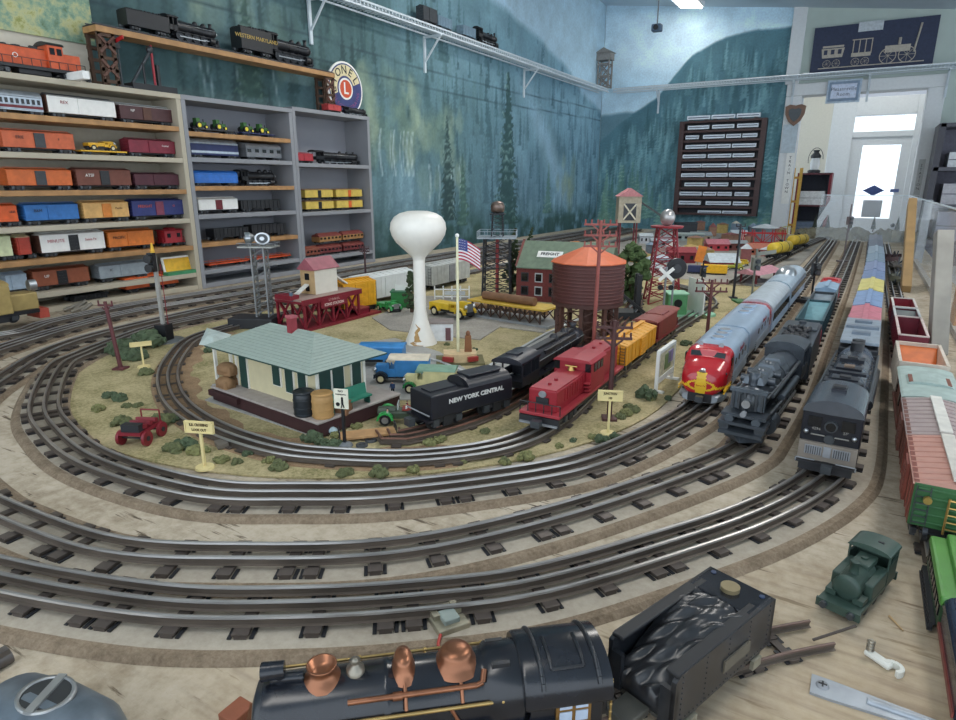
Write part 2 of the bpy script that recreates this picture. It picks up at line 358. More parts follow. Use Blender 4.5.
mb.add([(-.09, .0, gz0+.26), (0, .0, gz0+.21), (.09, .0, gz0+.26), (0, .0, gz0+.31), (-.09, .006, gz0+.26), (0, .006, gz0+.21), (.09, .006, gz0+.26), (0, .006, gz0+.31)], [(0, 1, 2, 3), (7, 6, 5, 4), (0, 4, 5, 1), (1, 5, 6, 2), (2, 6, 7, 3), (3, 7, 4, 0)], M('#3b4f86', .5))
mb.box((.17, .004, gz0+.26), (.07, .006, .03), M('#5a6a9a', .5)); mb.build('window_sticker', d)
mb = MB(); jb = .05
slab(-.40, DL, VY-.01, VY+.1, FZ, 1.16, doorwhite, mb); slab(DR, .42, VY-.01, VY+.1, FZ, 1.16, doorwhite, mb)
TZ0 = yz(880, 131)[1]; TZ1 = yz(880, 115)[1]
slab(DL, DR, VY-.01, VY+.1, DT, TZ0, doorwhite, mb); slab(DL, DR, VY-.01, VY+.1, TZ1, 1.16, doorwhite, mb); struct(mb.build('trim_2', bevel=.004))
struct(slab(DL, DR, VY+.03, VY+.036, TZ0, TZ1, glass).build('window_1'))
# daylight outside: pale pavement and a white wall over the road
struct(slab(-6, 6, 7.5, 16, FZ-.05, FZ, M('#b9bcc0', .9)).build('ground_outside'))
# ---------------------------------------------------------------- lights
def fixture(x, y, L=.95, w=.24, st=10, label='', group=None):
    z = CZ(x); t = math.atan(.135)
    o = empty('ceiling_light', (x, y, z-.001), 0, label, 'light', group); o.rotation_euler = (0, t, 0)
    MB().box((0, 0, -.02), (w, L, .036), doorwhite).build('housing', o)
    MB().box((0, 0, -.044), (w*.86, L*.96, .012), emit('tube_glow', (1, .97, .92), st)).build('diffuser', o)
yq = 2.0
while True:
    lx, lz = onY(685, 1, yq)
    if lz > CZ(lx)-.05 or yq > 5.8: break
    yq += .02
fixture(lx, yq, .5, .2, 9, 'small bright ceiling light near the top edge over the far wall')
fixture(-1.0, 2.9, 1.2, .3, 20, 'long ceiling light over the toy station, above the picture', 'lights over the layout')  # out of view, added to light the middle of the layout
fixture(.5, 1.7, 1.1, .3, 13, 'long ceiling light over the right hand tracks, above the picture', 'lights over the layout')  # out of view, added to light the right hand side
fixture(-.5, -.3, 1.1, .3, 8, 'long ceiling light behind the camera over the near edge', 'lights over the layout')  # out of view, added to light the near edge
v_ = empty('ceiling_light', (.1, 6.7, 1.715), 0, 'ceiling light of the vestibule behind the far opening', 'light'); MB().box((0, 0, -.03), (.5, .3, .05), emit('vestibule_fill', (1, .97, .92), 9)).build('diffuser', v_)  # added only to brighten the vestibule walls and door
w = bpy.data.worlds.new('world'); bpy.context.scene.world = w; w.use_nodes = True
w.node_tree.nodes['Background'].inputs['Color'].default_value = (.80, .90, 1, 1); w.node_tree.nodes['Background'].inputs['Strength'].default_value = 2.2
# camera
cam = bpy.data.cameras.new('camera'); co = bpy.data.objects.new('camera', cam); col.objects.link(co); bpy.context.scene.camera = co
cam.sensor_fit = 'HORIZONTAL'; cam.sensor_width = 36; cam.lens = 36*F/956; cam.clip_start = .01; cam.clip_end = 60
co.location = (0, 0, H); co.rotation_euler = (R(90)-PT, 0, YW)
vs = bpy.context.scene.view_settings; bpy.context.scene.display_settings.display_device = 'sRGB'
vs.view_transform = 'Standard'; vs.look = 'None'; vs.gamma = 1; vs.use_curve_mapping = False; vs.exposure = 0.12
# ================================================================ the layout table
plym = ground_mat('worn_painted_plywood', [(.30, '#786a59'), (.42, '#a39580'), (.53, '#bbae9a'), (.72, '#cec4b4')], 5, 55, bump=.55, dist=.0025, crack=((9, 95, 5), .352, '#5d5040', R(62)))
def bare_wood(m):
    nt = m.node_tree; L = nt.links; b = nt.nodes['Principled BSDF']; src = b.inputs['Base Color'].links[0].from_socket
    g = nt.nodes.new('ShaderNodeNewGeometry'); sx = nt.nodes.new('ShaderNodeSeparateXYZ'); L.new(g.outputs['Position'], sx.inputs[0])
    n = nt.nodes.new('ShaderNodeTexNoise'); n.inputs['Scale'].default_value = 6; n.inputs['Detail'].default_value = 6; L.new(g.outputs['Position'], n.inputs['Vector'])
    def op(o, a, b_):
        q = nt.nodes.new('ShaderNodeMath'); q.operation = o
        for i, v in enumerate((a, b_)):
            if isinstance(v, (int, float)): q.inputs[i].default_value = v
            else: L.new(v, q.inputs[i])
        return q.outputs[0]
    f = op('MULTIPLY', op('ADD', op('SUBTRACT', sx.outputs[0], op('MULTIPLY', sx.outputs[1], .9)), op('ADD', op('MULTIPLY', n.outputs['Fac'], .6), .42)), 3.0)
    f = op('MULTIPLY', op('MINIMUM', op('MAXIMUM', f, 0.0), 1.0), .7)
    w = nt.nodes.new('ShaderNodeTexNoise'); w.inputs['Scale'].default_value = 1; w.inputs['Detail'].default_value = 7
    mp = nt.nodes.new('ShaderNodeMapping'); mp.inputs['Scale'].default_value = (10, 110, 5); mp.inputs['Rotation'].default_value = (0, 0, R(62)); L.new(g.outputs['Position'], mp.inputs['Vector']); L.new(mp.outputs['Vector'], w.inputs['Vector'])
    r = nt.nodes.new('ShaderNodeValToRGB'); e = r.color_ramp.elements; e[0].position = .36; e[0].color = (*lin('#8f7a62'), 1); e[1].position = .64; e[1].color = (*lin('#bba789'), 1); q = e.new(.46); q.color = (*lin('#ab967a'), 1)
    L.new(w.outputs['Fac'], r.inputs['Fac']); mx = nt.nodes.new('ShaderNodeMix'); mx.data_type = 'RGBA'; L.new(f, mx.inputs['Factor']); L.new(src, mx.inputs['A']); L.new(r.outputs['Color'], mx.inputs['B']); L.new(mx.outputs['Result'], b.inputs['Base Color'])
bare_wood(plym)
t = empty('layout_table', (-.8, 2.6, FZ), 0, 'large plywood train layout table with a worn grey beige painted top', 'table')
mb = MB(); mb.box((-.12, .0, -FZ-.01), (2.52, 6.0, .02), plym); mb.build('tabletop', t)
mb = MB(); mb.box((-.12, 0, -FZ-.07), (2.3, 5.8, .1), DKWOOD); mb.build('frame', t)
for sx in (-1, 1):
    for sy in (-1, 0, 1): MB().box((-.15+sx*1.0, sy*2.6, (-FZ-.12)/2), (.09, .09, -FZ-.12), DKWOOD).build('leg', t)
# right hand extension of the table (the siding side)
t2 = empty('side_counter', (.66, 2.2, FZ-.06), 0, 'lower grey counter outside the clear barrier at the right', 'table')
MB().box((0, 0, -FZ-.01), (.56, 4.4, .02), M('#a9abac', .7)).build('tabletop', t2)
for sy in (-1, 1): MB().box((.2, sy*2.0, (-FZ-.02)/2), (.09, .09, -FZ-.02), DKWOOD).build('leg', t2)
# ---------------------------------------------------------------- ground cover inside the loops
def catmull(P, n=14, closed=False):
    out = []; N = len(P)
    for i in range(N if closed else N-1):
        p = [P[(i+k-1) % N] if closed else P[min(max(i+k-1, 0), N-1)] for k in range(4)]
        for j in range(n):
            t = j/n
            out.append(tuple(.5*((2*p[1][a])+(-p[0][a]+p[2][a])*t+(2*p[0][a]-5*p[1][a]+4*p[2][a]-p[3][a])*t*t+(-p[0][a]+3*p[1][a]-3*p[2][a]+p[3][a])*t**3) for a in (0, 1)))
    if not closed: out.append(tuple(P[-1]))
    return out
def resample(P, d):
    out = [P[0]]; acc = 0
    for a, b in zip(P[:-1], P[1:]):
        L = math.hypot(b[0]-a[0], b[1]-a[1])
        while acc+L >= d:
            t = (d-acc)/L; a = (a[0]+(b[0]-a[0])*t, a[1]+(b[1]-a[1])*t); out.append(a); L = math.hypot(b[0]-a[0], b[1]-a[1]); acc = 0
        acc += L
    return out
CX, CY = -.9, 1.1
def loop(Rr, xr_far, yfar=5.05, left_y=5.0):
    right = [(xr_far, yfar), ((xr_far+CX+Rr)/2, 3.0), (CX+Rr, 1.6)]
    arc = [(CX+Rr*math.cos(a), CY+Rr*math.sin(a)) for a in np.linspace(0, -math.pi, 26)]
    left = [(CX-Rr, 1.6), (CX-Rr-.01, 3.0), (CX-Rr, left_y)]
    return resample(catmull(right+arc+left, 8), .012)
def survey(right, front, back, yfar):
    a = [at(x, y, .02) for x, y in front]; b = [at(x, y, .02) for x, y in back]
    pol = lambda p: (math.hypot(p[0]-CX, p[1]-CY), math.atan2(p[1]-CY, p[0]-CX) % (2*math.pi))
    (r0, t0), (r1, t1) = pol(a[-1]), pol(b[0]); n = 0 if abs(t0-t1) < .35 else 7
    mid = [(CX+(r0+(r1-r0)*k)*math.cos(t0+(t1-t0)*k), CY+(r0+(r1-r0)*k)*math.sin(t0+(t1-t0)*k)) for k in np.linspace(0, 1, n+2)[1:-1]]
    X = b[-1][0]
    return resample(catmull(right+a+mid+b+[(X-.012, b[-1][1]+.5), (X-.02, 3.2), (X-.02, yfar)], 10), .012)
T2 = survey([(-.168, 5.0), (-.178, 3.0), (-.196, 1.7), (-.201, 1.25)], [(700, 402), (667, 423), (605, 451), (540, 468), (400, 486), (300, 489), (200, 485), (100, 457), (58, 428)], [(43.5, 400), (59.4, 363.7), (83.7, 351), (117, 338), (160, 324), (237, 308.5)], 5.3)
T3 = survey([(-.03, 5.0), (-.052, 3.0), (-.075, 1.7), (-.082, 1.25)], [(757, 428), (738, 446), (680, 470), (550, 511), (400, 543), (240, 549), (105, 541), (0, 505)], [(0, 375.7), (50, 347), (117, 327), (237, 300.5)], 5.4)
T4 = survey([(.072, 5.0), (.062, 3.0), (.033, 1.7), (.022, 1.25)], [(838, 450), (816, 478), (760, 508), (680, 536), (540, 576), (420, 592), (300, 599), (160, 597), (0, 571)], [(0, 346), (67, 326), (137, 309), (237, 293)], 5.5)
T1 = resample(catmull([(-.58, 2.42), (-.48, 2.33), (-.395, 2.14), (-.384, 1.96), (-.398, 1.57), (-.394, 1.09), (-.384, .90), (-.405, .765), (-.49, .66), (-.60, .60), (-.69, .575), (-.83, .580), (-.99, .625),
                       (-1.16, .72), (-1.30, .84), (-1.39, .95), (-1.425, 1.1), (-1.43, 1.35), (-1.44, 1.9), (-1.44, 2.6), (-1.42, 3.4), (-1.4, 4.6)], 12), .012)
T0 = resample(catmull([at(388, 437), (-.56, .70), (-.515, .80), (-.495, .92), (-.50, 1.10), (-.52, 1.3), (-.54, 1.6), (-.60, 2.0), (-.74, 2.4)], 12), .012)
T5 = resample(catmull([(-2.0, .40), at(0, 333, .02), at(50, 320, .02), at(137, 302, .02), (-1.93, 1.6), (-1.93, 3.0), (-1.92, 5.4)], 12), .012)
T6 = resample(catmull([at(735, 281, .02), at(762, 265, .02), at(790, 251, .02), at(812, 241, .02), at(826, 235.5, .02)], 12), .012)
TR = resample([(.125, .72), (.125, 3.0), (.135, 4.95)], .012)
TY = resample([(-.86, 2.9), (-.80, 4.0), (-.86, 5.2)], .012)
def poly_obj(name, pts, z0, z1, mat, kind='structure'):
    mb = MB(); n = len(pts); mb.add([(x, y, z1) for x, y in pts], [tuple(range(n))], mat)
    mb.add([(x, y, z) for z in (z0, z1) for x, y in pts], [(i, (i+1) % n, n+(i+1) % n, n+i) for i in range(n)], mat)
    o = mb.build(name); return o
grassm = ground_mat('scatter_grass', [(.34, '#66643c'), (.43, '#8f865c'), (.52, '#b0a27a'), (.62, '#c2b18a'), (.75, '#d0c29c')], 9, 210, bump=.9, dist=.003)
inner = [(CX+(.64)*math.cos(a), CY+(.64)*math.sin(a)) for a in np.linspace(0, -math.pi, 40)]+[(CX-.64, 2.65), (-.235, 2.65)]
g = poly_obj('grass_scatter', inner, .0005, .003, grassm); tag(g, 'tan and olive ground scatter covering the area inside the curved tracks', 'grass', kind='stuff')
gravm = ground_mat('town_gravel', [(.35, '#7d7a74'), (.5, '#98938b'), (.65, '#b0aba0')], 7, 160, bump=.7, dist=.002)
g = poly_obj('gravel_ground', [(-1.50, 2.654), (-.24, 2.654), (-.22, 5.3), (-1.5, 5.5)], .0005, .003, gravm); tag(g, 'grey gravel scatter under the far town', 'gravel', kind='stuff')
roadm = ground_mat('grey_road', [(.35, '#94938f'), (.65, '#b0aeaa')], 6, 120, bump=.3, dist=.001)
lot = [at(*q, .004) for q in [(300, 352), (395, 338), (440, 352), (473, 374), (548, 331), (585, 345), (540, 385), (480, 398), (395, 400), (345, 425), (318, 438), (205, 400)]]
g = poly_obj('station_parking_lot', lot, .003, .0045, roadm); tag(g, 'flat grey paved lot between the station and the black locomotive', 'road')
curb = MB()
def edge(mb, a, b, w, z0, z1, mat):
    a = Vector((*a, 0)); b = Vector((*b, 0)); d = (b-a); L = d.length; mb.box(((a.x+b.x)/2, (a.y+b.y)/2, (z0+z1)/2), (L, w, z1-z0), mat, rz=math.atan2(d.y, d.x))
pts = [at(*q, .006) for q in [(400, 352), (440, 362), (473, 375.5), (546, 334), (600, 310), (640, 290)]]
for a, b in zip(pts[:-1], pts[1:]): edge(curb, a, b, .006, .0045, .009, LTGREY)
tag(curb.build('curb'), 'thin pale curb with a bend around the flagpole lawn', 'curb')
g = poly_obj('coarse_gravel_patch', [at(*q, .004) for q in [(372, 318), (425, 296), (530, 300), (552, 312), (545, 333), (500, 327), (480, 340), (390, 330)]], .003, .0055, gravm); tag(g, 'grey gravel patch behind the white water tower', 'gravel', kind='stuff')
brm = ground_mat('rust_ballast', [(.35, '#75604a'), (.5, '#94795c'), (.68, '#ad9272')], 30, 300, bump=.9, dist=.002)
g = MB(); Q_ = [p for p in T1 if p[1] < 1.05 and p[0] < -.45][::2]; g_h = .0042
N_ = len(Q_)
vs_ = []
for i_, (x_, y_) in enumerate(Q_):
    a_ = Q_[max(0, i_-1)]; b_ = Q_[min(N_-1, i_+1)]; dx_, dy_ = b_[0]-a_[0], b_[1]-a_[1]; l_ = math.hypot(dx_, dy_); nx_, ny_ = dy_/l_, -dx_/l_
    w_ = .052+.008*math.sin(i_*.7)+.006*math.sin(i_*1.9); vs_ += [(x_+nx_*w_, y_+ny_*w_, .0026), (x_+nx_*(w_-.012), y_+ny_*(w_-.012), g_h), (x_-nx_*.026, y_-ny_*.026, g_h), (x_-nx_*.032, y_-ny_*.032, .0026)]
g.add(vs_, [(4*i+k, 4*i+k+1, 4*i+k+5, 4*i+k+4) for i in range(N_-1) for k in range(3)], brm)
tag(g.build('track_ballast'), 'rusty brown fine ballast spread along the small loop beside the station', 'ballast', kind='stuff')
# ---------------------------------------------------------------- tracks
corkm = ground_mat('dusty_roadbed', [(.35, '#9a8f7f'), (.65, '#b6ac9c')], 6, 120, bump=.4, dist=.001)
corke = ground_mat('cork_edge', [(.35, '#6a5a48'), (.5, '#887763'), (.68, '#a1907a')], 40, 260, bump=1, dist=.003)
railm = M('#aca9a6', .3, .75, var=.25, scale=9); railside = M('#5f554c', .55, .25, var=.3, scale=14); tiem = M('#564e49', .5, .35, var=.2, scale=30)
def normals(P):
    out = []
    for i in range(len(P)):
        a = P[max(0, i-1)]; b = P[min(len(P)-1, i+1)]; dx, dy = b[0]-a[0], b[1]-a[1]; l = math.hypot(dx, dy) or 1; out.append((-dy/l, dx/l))
    return out
def sweep(mb, P, off, prof, mats):
    N = normals(P); secs = [[(x+nx*(off+u), y+ny*(off+u), z) for u, z in prof] for (x, y), (nx, ny) in zip(P, N)]
    n = len(prof); vs = [p for q in secs for p in q]
    for i in range(n):
        mb.add(vs, [(j*n+i, j*n+(i+1) % n, (j+1)*n+(i+1) % n, (j+1)*n+i) for j in range(len(secs)-1)], mats[i] if isinstance(mats, list) else mats, False) if 0 else None
    # one shared vertex block per sweep
    o = len(mb.v)
    mb.add(vs, [(0, 1, 2)][:0], mats[0] if isinstance(mats, list) else mats)
    for i in range(n):
        mt = mats[i] if isinstance(mats, list) else mats
        if mt not in mb.mats: mb.mats.append(mt)
        k = mb.mats.index(mt)
        for j in range(len(secs)-1):
            mb.f.append(tuple(o+a for a in (j*n+i, j*n+(i+1) % n, (j+1)*n+(i+1) % n, (j+1)*n+i))); mb.m.append(k); mb.s.append(False)
    for e_, j in ((1, 0), (-1, len(secs)-1)):
        mb.f.append(tuple(o+j*n+i for i in range(n))[::e_*-1]); mb.m.append(mb.mats.index(mats[0] if isinstance(mats, list) else mats)); mb.s.append(False)
def track(name, P, label, rails=(-.021, 0, .021), bed=True, bw=(.045, .045), tw=.034, tspace=.062, z=0.0, h=1.0, railmat=None, step=2, nparts=95):
    t = empty(name, (0, 0, z), 0, label, 'track')
    Q = P[::step]+([P[-1]] if (len(P)-1) % step else [])
    zb = .0055 if bed else .001
    if bed:
        mb = MB(); a, b = bw
        sweep(mb, Q, 0, [(-a-.006, .0002), (-a, zb), (-a+.008, zb), (b-.008, zb), (b, zb), (b+.006, .0002)], [corke, corke, corkm, corke, corke, corke]); mb.build('roadbed', t)
    zr = zb+.004*h; k = h
    prof = [(-.004*k, zr), (-.004*k, zr+.0012*k), (-.0009*k, zr+.002*k), (-.0009*k, zr+.0060*k), (-.0022*k, zr+.0078*k), (-.0016*k, zr+.0097*k), (0, zr+.0102*k), (.0016*k, zr+.0097*k), (.0022*k, zr+.0078*k), (.0009*k, zr+.0060*k), (.0009*k, zr+.002*k), (.004*k, zr+.0012*k)]
    rm = railmat or railm; sd = railside
    mats = [sd, sd, sd, sd, rm, rm, rm, rm, sd, sd, sd, sd]
    for off in rails:
        mb = MB(); sweep(mb, Q, off, prof, mats); mb.build('rail', t)
    N = normals(P); cnt = 0; s = 0; spots = []; i = 3; kk = 0
    d = .012
    while i < len(P)-2:
        spots.append((P[i], math.atan2(-N[i][0], N[i][1]))); kk += 1
        i += max(1, int(round((tspace*(.38 if kk % 5 == 4 else 1))/d)))
    spots.sort(key=lambda q: math.hypot(q[0][0], q[0][1]))
    def tie(mb):
        mb.box((0, 0, zb+.0018*h), (.011*h, tw*2, .0036*h), tiem)
        for sg in (-1, 1):
            mb.box((0, sg*(tw-.006), zb+.0042*h), (.0145*h, .012, .002*h), tiem); mb.box((.0095*h, sg*(tw-.008), zb+.001), (.0035, .016, .001), BLK2); mb.box((-.0095*h, sg*(tw-.008), zb+.001), (.0035, .016, .001), BLK2)
        return mb
    proto = None; rest = MB()
    for j, ((x, y), a) in enumerate(spots):
        if j < nparts:
            if proto is None: o = tie(MB()).build('tie', t); proto = o
            else: o = proto.copy(); col.objects.link(o); o.parent = t
            o.location = (x, y, 0); o.rotation_euler = (0, 0, a)
        else:
            rest.T = Matrix.Translation((x, y, 0)) @ Matrix.Rotation(a, 4, 'Z'); tie(rest)
    if rest.v: o = rest.build('far_ties', t); o['kind'] = 'stuff'
    return t
TRZ = .0055+.004+.0102     # rail head above the table
track('toy_track', T4, 'outermost three rail toy track sweeping round the curve, under the big dark cab locomotive', bw=(.030, .054))
track('toy_track', T3, 'middle toy track showing two bright rails, under the bullet nosed black steam locomotive', rails=(-.014, .012), bw=(.036, .044), tw=.031)
track('toy_track', T2, 'innermost of the three wide curved tracks, under the red and silver passenger train', bw=(.034, .043))
track('toy_track', T1, 'small tight loop of toy track curving round the station', rails=(-.018, 0, .018), bed=False, tw=.027, tspace=.07)
rustrail = M('#7d5a4c', .5, .5, var=.3, scale=20)
track('toy_track', T0, 'short rusty siding under the black locomotive with the long tender', rails=(-.018, 0, .018), bed=False, tw=.027, railmat=rustrail)
track('toy_track', T5, 'straight track along the bookcases under the beige trolley', bw=(.03, .03), tw=.03)
track('toy_track', T6, 'far straight track leading to the door beside the yellow tank cars', bw=(.03, .03), tw=.03)
track('toy_track', TR, 'straight right hand track under the boxcars by the clear barrier', bed=False, tw=.03)
track('toy_track', TY, 'far town track under the blue and yellow diesel', bed=False, tw=.03)
RT = TRZ-.0005; RT1 = .001+.004+.0102-.0005
# ================================================================ rolling stock library (local frame: +x = front, z = 0 at the rail head)
def add_truck(t, x, W, k=1.0, wheels=(-1, 1), name='truck'):
    mb = MB()
    for sy in (-1, 1):
        y = sy*W*.40
        mb.box((x, y, .0125*k), (.046*k, .004*k, .006*k), TRUCKM); mb.box((x, y*1.03, .010*k), (.014*k, .005*k, .012*k), TRUCKM)
        for w in wheels: mb.box((x+w*.016*k, y*1.03, .010*k), (.009*k, .005*k, .009*k), GUN)
    mb.box((x, 0, .015*k), (.012*k, W*.75, .006*k), TRUCKM)
    for w in wheels:
        mb.cyl((x+w*.016*k, -W*.33, .010*k), (x+w*.016*k, W*.33, .010*k), .002*k, WHEEL, seg=6)
        for sy in (-1, 1): mb.cyl((x+w*.016*k, sy*W*.25, .010*k), (x+w*.016*k, sy*W*.31, .010*k), .010*k, WHEEL, seg=14)
    return mb.build(name, t)
def add_coupler(t, x, s, k=1.0):
    mb = MB(); mb.box((x+s*.008*k, 0, .014*k), (.022*k, .008*k, .005*k), TRUCKM); mb.box((x+s*.018*k, s*.003*k, .014*k), (.009*k, .012*k, .010*k), GUN)
    return mb.build('coupler', t)
def base(name, loc, rz, label, cat, group, z): return empty(name, loc, rz, label, cat, group, z)
def arch(W, z0, z1, n=8):   # roof cross-section (y,z)
    return [(-W/2, z0)]+[(-W/2*math.cos(math.pi*i/n), z0+(z1-z0)*math.sin(math.pi*i/n)) for i in range(1, n)]+[(W/2, z0)]
def boxcar(loc, rz, label, L=.26, W=.072, Hh=.082, body=BROWN, roof=None, door=None, trim=None, words=None, wordmat=WHITE, group=None, z=0.0, k=1.0, detail=2, ends=None, double=False, half=None, name='boxcar', cat='model train car', words2=None):
    t = base(name, loc, rz, label, cat, group, z); zb = .018*k
    mb = MB(); bh = Hh-zb-.007*k
    if half:
        mb.box((-L/4, 0, zb+bh/2), (L/2, W, bh), body); mb.box((L/4, 0, zb+bh/2), (L/2, W, bh), half)
    else: mb.box((0, 0, zb+bh/2), (L, W, bh), body)
    if detail > 1:
        n = max(6, int(L/.022/k))
        for i in range(n):
            x = -L/2+L*(i+.5)/n
            if abs(x) > .03*k:
                for sy in (-1, 1): mb.box((x, sy*(W/2+.0004), zb+bh/2), (.0022*k, .0016*k, bh*.94), half if (half and x > 0) else body)
    if ends:
        for sx in (-1, 1): mb.box((sx*(L/2+.0006), 0, zb+bh/2), (.002, W*.99, bh*.98), ends)
    for i in range(5):
        for sx in (-1, 1): mb.box((sx*(L/2+.001), 0, zb+bh*(.12+.19*i)), (.003*k, W*.9, .003*k), ends or (body if not half else (half if sx > 0 else body)))
    mb.build('body', t, bevel=.0012*k)
    rm = roof or body; mb = MB(); rz0 = zb+bh
    mb.prism([(-W/2-.001, rz0-.001), (0, Hh-.001), (W/2+.001, rz0-.001), (W/2+.001, rz0-.003*k), (-W/2-.001, rz0-.003*k)], -L/2-.001, L/2+.001, rm)
    if detail > 1:
        for i in range(9): mb.prism([(-W/2-.001, rz0), (0, Hh+.0005), (W/2+.001, rz0)], -L/2+L*(i+.45)/9, -L/2+L*(i+.55)/9, rm)
    mb.build('roof', t)
    mb = MB(); mb.box((0, 0, Hh+.001*k), (L*.98, W*.17, .002*k), trim or rm)
    mb.build('roof_walk', t)
    for sy in (-1, 1):
        if sy > 0 and detail < 2: continue
        for dx in ((-.021*k, .021*k) if double else (0,)):
            mb = MB(); mb.box((dx, sy*(W/2+.0018*k), zb+bh*.47), (.036*k if not double else .04*k, .003*k, bh*.9), door or body)
            for i in range(4): mb.box((dx, sy*(W/2+.0035*k), zb+bh*(.2+.19*i)), (.034*k, .0015*k, .0022*k), door or body)
            mb.build('door', t)
    mb = MB(); mb.box((0, 0, zb-.003*k), (L*.96, W*.5, .006*k), TRUCKM); mb.build('underframe', t)
    for s in (-1, 1): add_truck(t, s*L*.36, W, k)
    if detail > 1:
        for s in (-1, 1): add_coupler(t, s*L/2, s, k)
        for sx in (-1, 1):
            for sy in (-1, 1):
                mb = MB()
                for yy in (sy*W*.46, sy*W*.30): mb.box((sx*(L/2+.003), yy, zb+bh*.5), (.001, .001, bh*.9), GUN)
                for i in range(6): mb.box((sx*(L/2+.003), sy*W*.38, zb+bh*(.1+.15*i)), (.001, W*.16, .001), GUN)
                mb.build('ladder', t)
    if words: text(words, bh*.26, (-L*.27, -W/2-.0025*k, zb+bh*.62), wordmat, t, RX)
    if words2: text(words2, bh*.2, (L*.27, -W/2-.0025*k, zb+bh*.6), wordmat, t, RX)
    return t
def gondola(loc, rz, label, L=.24, W=.072, Hh=.055, body=BLACK, load=None, inside=None, group=None, z=0.0, k=1.0, name='gondola_car', hopper=False, trim=None, cat='model train car'):
    t = base(name, loc, rz, label, cat, group, z); zb = .016*k; bh = Hh-zb; th = .003*k
    mb = MB(); im = inside or body
    for sy in (-1, 1):
        mb.box((0, sy*(W/2-th/2), zb+bh/2), (L, th, bh), body)
        for i in range(9): mb.box((-L/2+L*(i+.5)/9, sy*(W/2+.001*k), zb+bh/2), (.004*k, .003*k, bh*.95), body)
        mb.box((0, sy*(W/2-.001), Hh), (L, .005*k, .0025*k), trim or body)
    for sx in (-1, 1): mb.box((sx*(L/2-th/2), 0, zb+bh/2), (th, W-th*2, bh), body); mb.box((sx*(L/2-.002*k), 0, Hh), (.005*k, W, .0025*k), trim or body)
    mb.build('body', t)
    MB().box((0, 0, zb+.003*k), (L-2*th, W-2*th, .004*k), im).build('floor_pan', t)
    if hopper:
        mb = MB()
        for sx in (-1, 1): MB().add([(sx*L*.49, -W*.45, Hh*.93), (sx*L*.49, W*.45, Hh*.93), (sx*L*.16, W*.45, zb+.006*k), (sx*L*.16, -W*.45, zb+.006*k)], [(0, 1, 2, 3)], im).build('slope_sheet', t, recalc=False)
        for i in (-1, 1): MB().box((i*L*.14, 0, zb-.004*k), (L*.16, W*.6, .012*k), body, top=(1.5, 1)).build('chute', t)
    if load == 'logs':
        for i in range(5): lg = MB().cyl((-L*.42, (i-2)*W*.17, zb+.016*k), (L*.42, (i-2)*W*.17, zb+.016*k), W*.085, WOOD, seg=8).build('log', t)
    if load == 'coal':
        mb = MB(); rs = random.Random(3)
        mb.box((0, 0, zb+bh*.4), (L*.94, W*.88, bh*.7), BLK2)
        for i in range(70): mb.sph((rs.uniform(-.45, .45)*L, rs.uniform(-.4, .4)*W, zb+bh*.75), .006*k, BLK2, 5, 4)
        mb.build('coal_load', t)
    for s in (-1, 1): add_truck(t, s*L*.36, W, k)
    for s in (-1, 1): add_coupler(t, s*L/2, s, k)
    return t
def flatcar(loc, rz, label, L=.24, W=.07, body=ORANGE, group=None, z=0.0, k=1.0, rail=False, name='flat_car', depressed=False):
    t = base(name, loc, rz, label, 'model train car', group, z); zb = .017*k
    mb = MB()
    if depressed:
        mb.prism([(-L/2, zb+.008*k), (-L*.28, zb+.008*k), (-L*.2, zb-.001*k), (L*.2, zb-.001*k), (L*.28, zb+.008*k), (L/2, zb+.008*k), (L/2, zb+.002*k), (L*.26, zb), (L*.18, zb-.009*k), (-L*.18, zb-.009*k), (-L*.26, zb), (-L/2, zb+.002*k)], -W/2, W/2, body, 'y')
    else:
        mb.box((0, 0, zb+.004*k), (L, W, .007*k), body)
    mb.build('deck', t, bevel=.001*k)
    if rail:
        for sy in (-1, 1):
            mb = MB()
            for i in range(7): mb.box((-L*.47+L*.94*i/6, sy*W*.48, zb+.013*k), (.003*k, .002*k, .014*k), body)
            mb.box((0, sy*W*.48, zb+.0195*k), (L*.95, .002*k, .0025*k), body); mb.build('side_rail', t)
    for s in (-1, 1): add_truck(t, s*L*.37, W, k); add_coupler(t, s*L/2, s, k)
    return t
def caboose(loc, rz, label, L=.17, W=.07, Hh=.085, body=RED, roof=None, group=None, z=0.0, k=1.0, porch=True):
    t = base('caboose', loc, rz, label, 'model train car', group, z); zb = .018*k; bh = Hh*.62
    MB().box((0, 0, zb), (L, W, .004*k), body).build('deck', t)
    MB().box((0, 0, zb+bh/2), (L*.8, W*.94, bh), body).build('body', t, bevel=.001)
    MB().prism(arch(W, zb+bh, zb+bh+.006*k), -L/2, L/2, roof or body).build('roof', t)
    mb = MB(); ch = Hh-(zb+bh)-.004*k
    mb.box((0, 0, zb+bh+ch/2), (L*.24, W*.7, max(.01*k, ch)), body); mb.prism(arch(W*.76, Hh-.006*k, Hh), -L*.14, L*.14, roof or body); mb.build('cupola', t)
    for i in (-1, 1): MB().box((i*L*.22, -W*.475, zb+bh*.6), (.016*k, .002, .018*k), DARKGLASS).build('window', t)
    for i in (-1, 1):
        mb = MB(); 
        for sy in (-1, 0, 1): mb.box((i*L*.485, sy*W*.42, zb+.012*k), (.002*k, .002*k, .02*k), body)
        mb.box((i*L*.485, 0, zb+.021*k), (.002*k, W*.86, .002*k), body); mb.build('railing', t)
    for s in (-1, 1): add_truck(t, s*L*.32, W, k)
    return t
